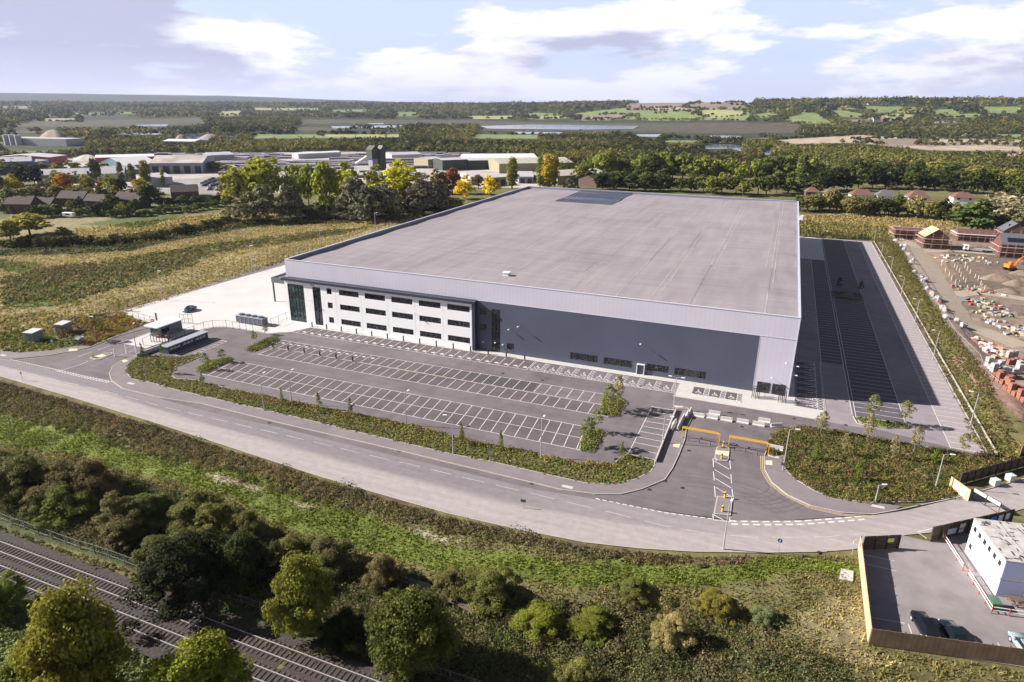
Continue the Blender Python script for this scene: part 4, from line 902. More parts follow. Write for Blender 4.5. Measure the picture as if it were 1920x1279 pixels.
mb = MB(); mb.box(108.62, 108.86, -38.2, -16.2, 0.1, 0.75); tag(mb.build('low_wall', mat('wall_pale', (0.5, 0.47, 0.46), 0.8, var=0.08, vs=1)), 'low pale wall beside the short parking row', 'wall')
# yellow height restriction frames
M_YELP = mat('yellow_paint', (0.75, 0.42, 0.03), 0.45)
for k_, (xa, xb, ya, lb) in enumerate(((111.5, 118.1, -27.3, 'left'), (119.8, 126.5, -27.6, 'right'))):
    r_ = empty('height_barrier', ((xa+xb)/2, ya, 0), 0, f'yellow height restriction frame over the {lb} lane of the blocked entrance', 'height barrier', 'yellow frames over the entrance lanes')
    w2 = (xb-xa)/2
    for s_ in (-1, 1):
        mb = MB(); mb.box(s_*w2-0.07, s_*w2+0.07, -0.07, 0.07, 0.02, 2.0); mb.box(s_*(w2-0.35)-0.05, s_*(w2-0.35)+0.05, 0.55, 0.65, 0.02, 2.0) if s_ > 0 else None; mb.build('post', M_YELP, r_)
    mb = MB(); mb.box(-w2-0.07, w2+0.07, -0.08, 0.08, 2.0, 2.16); mb.build('beam', M_YELP, r_)
    mb = MB(); mb.box(-w2, w2-0.3, 0.54, 0.66, 1.98, 2.1); mb.box(-w2-0.05, -w2+0.05, 0.08, 0.66, 2.0, 2.1); mb.box(w2-0.4, w2-0.3, 0.08, 0.66, 2.0, 2.1); mb.build('rail', M_YELP, r_)
def lowgate(a, b, label):
    r_ = empty('swing_barrier', ((a[0]+b[0])/2, (a[1]+b[1])/2, 0), math.atan2(b[1]-a[1], b[0]-a[0]), label, 'barrier', 'low dark swing barriers'); L_ = math.dist(a, b)/2
    mb = MB(); mb.tube([(-L_, 0, 0.95), (L_, 0, 0.8)], 0.035, 6); mb.build('bar', M_BLACK, r_)
    for x in (-L_*0.75, -L_*0.1, L_*0.6): mb = MB(); mb.box(x-0.04, x+0.04, -0.04, 0.04, 0, 0.85); mb.build('post', M_BLACK, r_)
lowgate(g(785,535), g(1040,590), 'long dark swing barrier under the left yellow frame'); lowgate(g(1145,610), g(1420,668), 'long dark swing barrier under the right yellow frame')
# traffic islands
def tisland(name, pts, label, tact=None):
    r_ = empty(name, (*np.mean(pts, 0), 0), 0, label, 'traffic island'); cx_, cy_ = np.mean(pts, 0)
    q = [(x-cx_, y-cy_) for x, y in pts]; ar = sum(q[i-1][0]*q[i][1]-q[i][0]*q[i-1][1] for i in range(len(q)))
    if ar < 0: q = q[::-1]
    mb = MB(); mb.prism(q, 0, 0.13); mb.build('kerb_ring', M_KERB, r_); mb = MB(); mb.prism([(x*0.84, y*0.9) for x, y in q], 0.13, 0.15); mb.build('infill', M_PAVE, r_)
    if tact: mb = MB(); mb.prism([(x-cx_, y-cy_) for x, y in tact], 0.151, 0.165); mb.build('tactile_slab', M_TACT, r_)
    return r_
tisland('traffic_island', [g(1035,598),g(1055,585),g(1120,585),g(1140,600),g(1135,695),g(1120,706),g(1040,700),g(1020,680)], 'traffic island with cream tactile paving and two yellow bollards between the yellow frames', [g(1135,668),g(1140,630),g(1030,620),g(1024,652)][::1])
tisland('traffic_island', [g(1040,985),g(1160,988),g(1165,1010),g(1150,1140),g(1020,1130),g(1015,1110)], 'plain grey traffic island with yellow bollard nearest the main road')
kz = lambda x, y: at(x/6.393, 560+y/6.393)
tisland('traffic_island', [kz(1070,715),kz(1140,735),kz(1200,735),kz(1355,668),kz(1340,650),kz(1250,655)], 'narrow traffic island with cream tactile paving on the gatehouse road', [kz(1140,700),kz(1200,712),kz(1280,690),kz(1225,672)])
def bollard(x, y, label, tall=1.0, m=None):
    r_ = empty('bollard', (x, y, 0.14), 0, label, 'bollard', 'yellow bollards on the traffic islands'); mb = MB(); mb.tube([(0, 0, 0), (0, 0, 0.5*tall), (0, 0, 0.9*tall), (0, 0, tall)], [0.17, 0.15, 0.15, 0.08], 8); mb.build('body', m or M_YELP, r_)
    mb = MB(); mb.tube([(0, 0, 0.6*tall), (0, 0, 0.82*tall)], 0.16, 8); mb.build('band', M_BLACK, r_)
for q, lb in (((1090,592),'rear yellow bollard on the island between the yellow frames'),((1077,688),'front yellow bollard on the island between the yellow frames'),((1103,1000),'rear yellow bollard on the island nearest the main road'),((1083,1110),'front yellow bollard on the island nearest the main road')): bollard(*g(*q), lb, 1.1)
bollard(*kz(1118,712), 'small yellow bollard on the narrow gatehouse road island', 0.9)
def signpost(px, py, topy, shape, label, cm, az=0):
    x, y = at(px, py); z0 = tz(x, y); z0 = max(z0, 0.0) if z0 > -0.3 else z0; h = max(1.6, hgt(x, y, topy))
    r_ = empty('road_sign', (x, y, z0), R(az), label, 'road sign'); mb = MB(); mb.tube([(0, 0, 0), (0, 0, h)], 0.04, 6); mb.build('pole', M_METAL, r_)
    mb = MB()
    if shape == 'round': mb.tube([(0, -0.06, h-0.3), (0, -0.03, h-0.3)], 0.32, 16)
    else: mb.box(-0.4, 0.4, -0.07, -0.04, h-0.5, h)
    mb.build('sign_plate', cm, r_); 
    if shape == 'round': mb = MB(); mb.box(-0.04, 0.04, -0.075, -0.062, h-0.45, h-0.15); mb.build('symbol', M_WPAINT, r_)
    return r_
M_SBLUE = mat('sign_blue', (0.02, 0.05, 0.25), 0.4); M_SBACK = mat('sign_back', (0.08, 0.085, 0.1), 0.5)
signpost(1459, 1036, 1010, 'round', 'small round dark blue sign at the near kerb of the main road', M_SBLUE, -8)
signpost(1597, 1040, 1012, 'plate', 'white street sign post beside the corner of the timber fence', M_WPAINT, 60)
signpost(43, 714, 697, 'round', 'small dark round sign at the near kerb far left', M_SBACK, 0)
signpost(981, 953, 941, 'plate', 'little dark marker post at the near kerb below the big car park', M_SBACK, 10)
signpost(919, 867, 841, 'plate', 'dark backed sign on the verge beyond the pavement', M_SBACK, 0)
signpost(101, 653, 637, 'plate', 'blue notice post in the grass by the kiosks', mat('notice_blue', (0.10, 0.22, 0.5), 0.5), 0)
signpost(246, 711, 697, 'plate', 'short grey marker at the tip of the left verge', M_SBACK, 0)
signpost(1467, 884, 868, 'plate', 'grey feeder post at the edge of the right pavement', M_SBACK, 0)

# ---------------------------------------------------------------- gatehouse and its surroundings
t = empty('gatehouse', (-22.3, -22.0, 0), R(0), 'small grey gatehouse with white sloping flat roof beside the access road', 'gatehouse')
M_GH = mat('gatehouse_grey', (0.13, 0.145, 0.165), 0.5)
mb = MB(); mb.box(-1.8, 1.9, -3.2, 3.6, 0.03, 3.0); mb.build('wall', M_GH, t); mb = MB(); mb.add([(-2.3, -4.3, 3.0), (2.3, -4.3, 3.0), (2.3, 3.9, 3.0), (-2.3, 3.9, 3.0), (-2.3, -4.3, 3.35), (2.3, -4.3, 3.2), (2.3, 3.9, 3.2), (-2.3, 3.9, 3.35)], [(0, 3, 2, 1), (4, 5, 6, 7), (0, 1, 5, 4), (1, 2, 6, 5), (2, 3, 7, 6), (3, 0, 4, 7)]); mb.build('roof', M_WPAINT, t)
for a in ((-1.5, -0.1, -3.24, -3.2), (0.2, 1.7, -3.24, -3.2)): mb = MB(); mb.box(a[0], a[1], a[2], a[3], 1.1, 2.3); mb.build('window', M_GLASS, t)
mb = MB(); mb.box(1.9, 1.94, -2.8, -0.6, 1.1, 2.3); mb.build('window', M_GLASS, t)
mb = MB(); mb.box(-26.5, -17.2, -28.8, -17.5, 0.0, 0.12); mb.box(-26.5, -17.5, -32, -28.8, 0, 0.1); tag(mb.build('gatehouse_slab', M_SLAB), kind='structure')
def railfence(name, pts, h, step, label, cat, m=M_FRAME, rails=(0.15, 0.95), pw=0.05, maxp=100, wires=0.0, z=None, group=None, pr=False):
    r_ = empty(name, (*pts[0], 0), 0, label, cat, group); o = pts[0]; fe = MB(); n_ = 0; posts = []
    for i in range(len(pts)-1):
        a = np.array(pts[i]); b = np.array(pts[i+1]); L_ = np.hypot(*(b-a)); d = (b-a)/max(L_, 1e-6); nn_ = np.array((-d[1], d[0]))
        k = max(1, round(L_/step)); z0 = [(tz(*(a+d*L_*j/k)) if z is None else z) for j in range(k+1)]
        z0 = [max(v, 0) if (z is None and v > -0.3) else v for v in z0]
        for j in range(k+(1 if i == len(pts)-2 else 0)):
            p = a+d*L_*j/k-o; posts.append((p[0], p[1], z0[j]))
        for j in range(k):
            p = a+d*L_*j/k-o; q = a+d*L_*(j+1)/k-o
            for f_ in rails:
                e = nn_*0.02
                fe.add([(p[0]-e[0], p[1]-e[1], z0[j]+h*f_-0.03), (q[0]-e[0], q[1]-e[1], z0[j+1]+h*f_-0.03), (q[0]+e[0], q[1]+e[1], z0[j+1]+h*f_-0.03), (p[0]+e[0], p[1]+e[1], z0[j]+h*f_-0.03),
                        (p[0]-e[0], p[1]-e[1], z0[j]+h*f_+0.03), (q[0]-e[0], q[1]-e[1], z0[j+1]+h*f_+0.03), (q[0]+e[0], q[1]+e[1], z0[j+1]+h*f_+0.03), (p[0]+e[0], p[1]+e[1], z0[j]+h*f_+0.03)], [(0, 1, 5, 4), (2, 3, 7, 6), (4, 5, 6, 7), (3, 2, 1, 0)])
            if wires:
                wn = int(L_/k/wires)
                for s_ in range(1, wn):
                    c = p+(q-p)*s_/wn; zc = z0[j]; fe.quad((c[0]-d[0]*0.012, c[1]-d[1]*0.012, zc+0.05), (c[0]+d[0]*0.012, c[1]+d[1]*0.012, zc+0.05), (c[0]+d[0]*0.012, c[1]+d[1]*0.012, zc+h), (c[0]-d[0]*0.012, c[1]-d[1]*0.012, zc+h))
    fe.build('mesh_panel' if wires else 'rail', m, r_)
    p0 = None
    for i, (x, y, zz_) in enumerate(posts[:maxp]):
        if p0 is None: mb = MB(); mb.box(-pw, pw, -pw, pw, 0, h+0.08); p0 = mb.build('post', m, r_); c = p0
        else: c = p0.copy(); col.objects.link(c)
        c.location = (x, y, zz_)
    return r_
M_FDK = mat('fence_dark', (0.045, 0.05, 0.048), 0.6)
railfence('palisade_fence', [(-52.0, -21), (-52.0, 50), (-52.6, 215)], 2.4, 2.9, 'long dark palisade fence between the white yard and the rough field', 'fence', M_FDK, wires=0.29, pw=0.045)
railfence('mesh_fence', A((232,590),(240,594),(283,607),(296,609)), 2.2, 3.0, 'thin mesh fence along the front of the white yard left of the gatehouse', 'fence', mat('fence_grey', (0.12, 0.125, 0.13), 0.5), wires=0.8, pw=0.035, z=0)
railfence('mesh_fence', A((366,624),(383,618.5),(400,615),(425,614.5),(450,618.5),(475,623),(497,627)), 2.2, 3.0, 'thin mesh fence curving along the white yard right of the gatehouse', 'fence', mat('fence_grey', (0.12, 0.125, 0.13), 0.5), wires=0.8, pw=0.035, z=0)
railfence('mesh_fence', A((509,612),(523,606),(537,600),(543,599)), 2.2, 3.0, 'short mesh fence joining the office corner', 'fence', mat('fence_grey', (0.12, 0.125, 0.13), 0.5), wires=0.8, pw=0.035, z=0)
railfence('yard_gate', A((339,606),(362,606.5)), 2.6, 1.0, 'tall open grey mesh gate behind the gatehouse', 'gate', mat('fence_grey', (0.12, 0.125, 0.13), 0.5), rails=(0.05, 0.5, 0.98), wires=0.5, pw=0.04, z=0)
railfence('pedestrian_cage', A((284,642),(316,643),(319,637)), 2.1, 0.7, 'dark railings of the pedestrian gate below the gatehouse', 'gate', M_FDK, rails=(0.1, 0.95), wires=0.25, pw=0.05, z=0.1)
railfence('gatehouse_fence', A((317,637),(331,637),(347,630),(364,625)), 2.0, 2.5, 'dark post fence between gatehouse and the low shelter', 'fence', M_FDK, rails=(0.95,), wires=0.9, pw=0.04, z=0.05)
M_RED = mat('red_paint', (0.55, 0.03, 0.03), 0.5)
for k_, (q, lb) in enumerate(((( 287, 605), 'red water filled barrier by the yard gate left of the gatehouse'), ((297, 634), 'red water filled barrier inside the pedestrian railings'), ((313, 634), 'smaller red barrier beside the pedestrian railings'))):
    x, y = at(*q); r_ = empty('road_barrier', (x, y, 0.1), R(20*k_), lb, 'barrier', 'red plastic barriers by the gatehouse')
    mb = MB(); mb.prism([(-0.55, -0.2), (0.55, -0.2), (0.55, 0.2), (-0.55, 0.2)], 0.0, 0.25); mb.prism([(-0.5, -0.1), (0.5, -0.1), (0.5, 0.1), (-0.5, 0.1)], 0.25, 0.95); mb.build('body', M_RED, r_, bevel=0.03)
    mb = MB(); mb.box(-0.4, 0.4, -0.11, -0.1, 0.5, 0.7); mb.build('reflector', M_WPAINT, r_)
x, y = at(294, 601); mb = MB(); mb.box(-0.15, 0.15, -0.15, 0.15, 0, 2.2); o = mb.build('intercom_pillar', M_BLACK); o.location = (x, y, 0); tag(o, 'thin black pillar beside the yard gate left of gatehouse', 'pillar')
for i, q in enumerate(((1378,695),(1515,650),(1632,648),(1720,565))):
    x, y = kz(*q); r_ = empty('lane_barrier', (x, y, 0.0), 0, f'white post and arm barrier on the gatehouse road, {ordn(i)} from the left', 'barrier', 'white barriers on the gatehouse road')
    mb = MB(); mb.box(-0.09, 0.09, -0.09, 0.09, 0, 2.0); mb.build('post', M_WPAINT, r_); mb = MB(); mb.tube([(0, 0, 1.9), (-0.3, 2.6 if i % 2 else -2.4, 1.95)], 0.04, 5); mb.build('arm', M_WPAINT, r_)
# long low shelter
t = empty('cycle_shelter', (-10.2, -26.7, 0), 0, 'long low dark sided shelter with flat grey roof beside the small parking row', 'shelter')
mb = MB(); mb.box(-1.0, 0.9, -6.1, 6.1, 0.0, 1.75); mb.build('wall', mat('shelter_dark', (0.05, 0.06, 0.075), 0.5), t); mb = MB(); mb.box(-1.25, 1.15, -6.4, 6.4, 1.75, 1.95); mb.build('roof', mat('shelter_roof', (0.33, 0.34, 0.38), 0.5, var=0.06), t)
mb = MB()
for i in range(3):
    for j in range(9):
        y = -5.7+i*3.95+j*0.36; mb.box(0.9, 0.935, y, y+0.10+0.12*(j % 3 == 1), 0.75+0.12*(j % 2), 1.25+0.1*(j % 3)); 
    mb.box(0.9, 0.93, -5.7+i*3.95, -5.7+i*3.95+3.0, 0.93, 1.0)
mb.build('panel_pattern', M_WPAINT, t)
ln_ = MB()
for i in range(13): y = -32.5+i*0.98; ribbon(ln_, [(-9.2, y), (-6.9, y)], 0.1, 0.017)
ribbon(ln_, [(-6.9, -33.2), (-6.8, -20.3)], 0.12, 0.017); ribbon(ln_, [(-9.2, -20.4), (-3.4, -20.3)], 0.12, 0.017)
for i in range(10): y = -32.4+i*1.33; ribbon(ln_, [(-4.6, y), (-3.3, y)], 0.12, 0.017)
ribbon(ln_, [(-4.6, -33), (-4.6, -20.4)], 0.1, 0.017); ribbon(ln_, [(-3.3, -33), (-3.3, -20.3)], 0.1, 0.017)
tag(ln_.build('painted_markings', M_WHITE), kind='structure')
mb = MB(); mb.box(-14.6, -14.35, -37.4, -31.0, 0.05, 0.95); o = mb.build('retaining_wall', mat('wall_pale', (0.5, 0.47, 0.46), 0.8)); tag(o, 'pale low wall running down from the shelter', 'wall')
# chiller row
t = empty('chiller_unit', (-8.0, -6.4, 0.03), R(0), 'row of four joined grey air chillers with fans in the white yard', 'chiller')
mb = MB(); mb.box(-4.4, 4.6, -1.1, 1.1, 0.25, 2.0); mb.build('casing', mat('chiller_grey', (0.11, 0.12, 0.15), 0.5, wave=(0, 0.25, 0.4)), t)
mb = MB()
for i in range(7): x = -4.4+i*1.5; mb.box(x-0.06, x+0.06, -1.16, -1.1, 0.0, 2.05)
mb.box(-4.45, 4.65, -1.17, 1.17, 1.98, 2.08); mb.build('frame', mat('chiller_frame', (0.35, 0.36, 0.42), 0.4), t)
for i in range(4):
    mb = MB(); mb.tube([(-3.3+i*2.2, 0, 2.08), (-3.3+i*2.2, 0, 2.4)], 0.75, 14); mb.build('fan', mat('fan_blue', (0.10, 0.12, 0.18), 0.4), t)
# kiosks
def kiosk(x, y, sx, sy, h, rz, label):
    r_ = empty('substation_kiosk', (x, y, max(tz(x, y), -0.1)), R(rz), label, 'kiosk', 'grey electrical kiosks left of the gatehouse')
    mb = MB(); mb.box(-sx/2, sx/2, -sy/2, sy/2, 0, h); mb.build('wall', mat('kiosk_grey', (0.19, 0.20, 0.21), 0.6, var=0.1, vs=0.8), r_)
    mb = MB(); mb.add([(-sx/2-.15, -sy/2-.15, h), (sx/2+.15, -sy/2-.15, h), (sx/2+.15, sy/2+.15, h), (-sx/2-.15, sy/2+.15, h), (-sx/2-.15, -sy/2-.15, h+.12), (sx/2+.15, -sy/2-.15, h+.12), (sx/2+.15, sy/2+.15, h+.3), (-sx/2-.15, sy/2+.15, h+.3)], [(0, 3, 2, 1), (4, 5, 6, 7), (0, 1, 5, 4), (1, 2, 6, 5), (2, 3, 7, 6), (3, 0, 4, 7)]); mb.build('roof', mat('kiosk_roof', (0.50, 0.51, 0.53), 0.6), r_)
    mb = MB(); mb.box(-sx*0.35, sx*0.35, -sy/2-0.03, -sy/2, 0.1, h*0.85); mb.box(-0.03, 0.03, -sy/2-0.05, -sy/2-0.03, 0.1, h*0.85); mb.build('door', mat('kiosk_door', (0.15, 0.16, 0.17), 0.5), r_)
kiosk(-48.4, -38.9, 2.6, 3.0, 2.5, 12, 'larger grey kiosk with pale roof, nearest the left edge'); kiosk(-47.7, -31.6, 2.4, 2.8, 2.5, 12, 'grey kiosk with pale roof half hidden by autumn bushes'); kiosk(-36.4, -35.8, 1.6, 1.5, 1.3, 12, 'knee high grey cabinet beside the gatehouse road')
# ================================================================ vegetation
def leaf_quads(C, Rr, nq, leaf, rg, up_bias=0.0, hs=1.0, lowcut=-0.4, jit=0.9, shell=0.55):
    """leaf-clump faces scattered through lobes: C (n,3) centres, Rr (n,) radii -> vertices, per-face variation, lobe index"""
    n = len(C); idx = np.repeat(np.arange(n), nq); m = len(idx)
    d = rg.normal(size=(m, 3)); d /= np.linalg.norm(d, axis=1)[:, None]
    low = d[:, 2] < lowcut; d[low, 2] *= -0.6
    rad = Rr[idx]*(shell+(1.05-shell)*rg.random(m)**0.6)
    P = C[idx]+d*rad[:, None]*np.array([1, 1, hs])
    nm = d+rg.normal(size=(m, 3))*jit; nm[:, 2] += up_bias; nm /= np.linalg.norm(nm, axis=1)[:, None]+1e-9
    a = np.cross(nm, rg.normal(size=(m, 3))); a /= np.linalg.norm(a, axis=1)[:, None]+1e-9; b = np.cross(nm, a)
    s = (leaf if np.isscalar(leaf) else np.asarray(leaf)[idx])*(0.55+0.9*rg.random(m)); a *= (s*0.5)[:, None]; b *= (s*0.5*(0.6+0.5*rg.random(m)))[:, None]
    V = np.stack([P-a-b*0.6, P+a*0.8-b, P+a+b*0.7, P-a*0.7+b], 1).reshape(-1, 3)
    return V, idx
def quad_idx(m): return np.arange(m*4, dtype=np.int32).reshape(-1, 4)
def clumps(name, C, Rr, nq, leaf, colr, seed=1, hs=0.8, up=0.5, label=None, cat=None, jit=0.8, lowcut=0.0, kind='stuff', var=0.16):
    rg = np.random.default_rng(seed); V, idx = leaf_quads(np.asarray(C), np.asarray(Rr), nq, leaf, rg, up, hs, lowcut, jit)
    m = len(idx); cc = np.asarray(colr)[idx]*(1+rg.normal(size=(m, 1))*var); cc = np.clip(cc, 0.004, 1)
    o = np_mesh(name, V, quad_idx(m), M_VEG, colr=cc, v=rg.random(m)*0.7+0.05)
    if label: tag(o, label, cat)
    if kind: o['kind'] = kind
    return o
NAT = {'round': 9.6, 'poplar': 3.0, 'willow': 10.2, 'bush': 11.0, 'cone': 4.6, 'birch': 5.6, 'elm': 9.0}
def crown_mesh(kind, seed, nl, nq, leaf):
    rg = np.random.default_rng(seed); C = []; Rr = []
    H = 10.0; sub = [(rg.uniform(0, 6.28), rg.uniform(0.35, 1.0), rg.uniform(0.55, 1.0)) for _ in range(6)]
    for i in range(nl):
        if kind == 'round':
            t = rg.random()**0.8; z = 2.2+t*6.6; w = 4.1*math.sin(math.pi*min(0.98, (t*0.82+0.14)))**0.7; r = rg.uniform(1.0, 1.9)
        elif kind == 'poplar':
            t = rg.random(); z = 0.9+t*8.5; w = 1.0*math.sin(math.pi*min(0.97, t*0.8+0.12))**0.8; r = rg.uniform(0.5, 0.95)
        elif kind == 'willow':
            t = rg.random()**0.7; z = 1.0+t*7.6; w = 4.3*(1-t**2.2*0.8); r = rg.uniform(1.0, 1.9)
        elif kind == 'bush':
            t = rg.random(); z = 0.8+t*7.3; w = 5.2*(1-t**1.6*0.85); r = rg.uniform(1.3, 2.3)
        elif kind == 'cone':
            t = rg.random()**1.3; z = 2.0+t*7.2; w = 2.0*(1-t)**0.8+0.1; r = 0.55+0.8*(1-t)
        elif kind == 'birch':
            t = rg.random(); z = 3.0+t*6.2; w = 2.3*math.sin(math.pi*min(0.97, t*0.8+0.15)); r = rg.uniform(0.45, 0.9)
        elif kind == 'elm':
            t = rg.random()**0.6; z = 3.0+t*5.7; w = 3.6*math.sin(math.pi*min(0.97, t*0.7+0.2))**0.6; r = rg.uniform(0.8, 1.6)
        a = rg.random()*2*math.pi; q = w*math.sqrt(rg.random()*0.85+0.15)
        if kind in ('bush', 'round', 'elm', 'willow'):
            sa, sd, sh = sub[i % 6]; ww = {'bush': 2.6, 'round': 1.6, 'elm': 1.9, 'willow': 2.0}[kind]; lowz = {'bush': 0.6, 'round': 1.3, 'elm': 2.2, 'willow': 0.7}[kind]
            cx0, cy0 = math.cos(sa)*sd*ww, math.sin(sa)*sd*ww; hh = lowz+(8.9-lowz)*sh*(1-0.25*sd*(i % 6 != 0)); t = rg.random()**0.75; z = lowz+t*(hh-lowz)
            wl = {'bush': 3.4, 'round': 2.9, 'elm': 2.6, 'willow': 2.9}[kind]*math.sin(math.pi*min(0.97, 0.2+0.72*t if kind in ('round', 'elm') else 0.5+0.47*t))**0.8; q = wl*math.sqrt(rg.random())*rg.uniform(0.85, 1.25); r = rg.uniform(0.35, 1.35) if rg.random() < 0.75 else rg.uniform(0.2, 0.5)
            C.append((cx0+math.cos(a)*q, cy0+math.sin(a)*q, min(z, H-r*0.7))); Rr.append(r); continue
        z = min(z, H-r*0.7)
        C.append((math.cos(a)*q, math.sin(a)*q, z)); Rr.append(r)
    V, idx = leaf_quads(np.array(C), np.array(Rr), nq, leaf, rg, 0.35, 0.85, -0.5, 0.7, 0.35)
    V[:, 2] = np.maximum(V[:, 2], 0.05); V[:, 2] *= 10.0/np.percentile(V[:, 2], 99.7)
    if kind in NAT: V[:, :2] -= V[:, :2].mean(0); V[:, :2] *= NAT[kind]/2/np.percentile(np.hypot(V[:, 0], V[:, 1]), 96)
    m = len(idx); lobev = rg.random(nl); v = np.clip(0.15+0.45*lobev[idx]+0.35*rg.random(m), 0, 1)
    o = np_mesh('crown', V, quad_idx(m), M_LEAF, v=v)
    me = o.data; bpy.data.objects.remove(o); return me
M_BARK = mat('bark', (0.09, 0.075, 0.06), 0.9, var=0.3, vs=3); M_BARKP = mat('bark_pale', (0.34, 0.31, 0.27), 0.8, var=0.25, vs=4)
def trunk_mesh(kind, seed):
    random.seed(seed); mb = MB()
    top = {'round': 6, 'poplar': 8.5, 'willow': 5, 'bush': 3, 'cone': 8.5, 'birch': 8.8, 'elm': 6.5}[kind]; r = {'birch': 0.09, 'cone': 0.09, 'poplar': 0.22}.get(kind, 0.3)
    mb.tube([(0, 0, -0.3), (0.05, 0, top*0.4), (0.1, 0.08, top)], [r, r*0.7, r*0.25], 6)
    for i in range(9 if kind not in ('cone',) else 4):
        a = random.uniform(0, 6.28); z = top*random.uniform(0.25, 0.75); L_ = {'birch': 1.6, 'poplar': 0.9, 'cone': 0.8}.get(kind, 3.2)*random.uniform(0.7, 1.1)
        mb.tube([(0.05, 0.03, z), (math.cos(a)*L_*0.5, math.sin(a)*L_*0.5, z+L_*0.45), (math.cos(a)*L_, math.sin(a)*L_, z+L_*0.95)], [r*0.45, r*0.3, r*0.08], 5)
    o = mb.build('trunk', M_BARKP if kind == 'birch' else M_BARK); me = o.data; bpy.data.objects.remove(o); return me
CR = {}
def crowns(kind, lod, k):
    key = (kind, lod, k % 3)
    if key not in CR:
        nl, nq, leaf = {'near': (190, 380, 0.155), 'mid': (84, 46, 0.48), 'far': (26, 24, 1.25), 'small': (46, 34, 0.42)}[lod]
        if kind in ('poplar', 'cone', 'birch'): leaf *= 0.62
        CR[key] = (crown_mesh(kind, hash_s(kind)+lod.__len__()*7+(k % 3)*31, nl, nq, leaf), trunk_mesh(kind, hash_s(kind)+k % 3))
    return CR[key]
def hash_s(s): return sum(ord(c)*(i+3) for i, c in enumerate(s)) % 997
TREEN = [0]
def tree(x, y, z, h, w, kind, lod, c, label, cat='tree', group=None, name=None):
    """h height, w crown width in metres"""
    TREEN[0] += 1; k = TREEN[0]; cm, tm = crowns(kind, lod, k)
    nat = NAT[kind]
    r_ = empty(name or {'round': 'tree', 'poplar': 'poplar_tree', 'willow': 'willow_tree', 'bush': 'bush', 'cone': 'young_tree', 'birch': 'birch_tree', 'elm': 'tree'}[kind], (x, y, z), k*2.4, label, cat, group)
    r_.scale = (w/nat, w/nat, h/10.0)
    o = bpy.data.objects.new('crown', cm); col.objects.link(o); o.parent = r_; v = 1+0.18*(vnoise(np.array(k*3.7), np.array(1.3))-0.5); o.color = (c[0]*v, c[1]*v, c[2]*v, 1)
    if lod != 'far':
        t_ = bpy.data.objects.new('trunk', tm); col.objects.link(t_); t_.parent = r_
    return r_
def ptree(px, by, ty, wpx, kind, lod, c, label, cat='tree', group=None, z=None):
    if z is None: x, y, zz_ = on(px, by)
    else: (x, y), zz_ = at(px, by, z), z
    h = max(0.8, hgt(x, y, ty)-zz_); w_ = size_at(x, y, zz_, wpx)
    return tree(x, y, zz_, h, w_, kind, lod, c, label, cat, group)
C_DK = (0.019, 0.025, 0.009); C_MID = (0.045, 0.055, 0.016); C_OLV = (0.10, 0.105, 0.032); C_YG = (0.19, 0.20, 0.03); C_YEL = (0.42, 0.31, 0.02); C_GOLD = (0.25, 0.20, 0.035)
C_ORG = (0.26, 0.13, 0.025); C_SIL = (0.10, 0.10, 0.085); C_SIL2 = (0.075, 0.074, 0.066); C_BRN = (0.11, 0.08, 0.045); C_RED = (0.13, 0.055, 0.03); C_PALE = (0.22, 0.20, 0.15); C_BRG = (0.13, 0.19, 0.03)

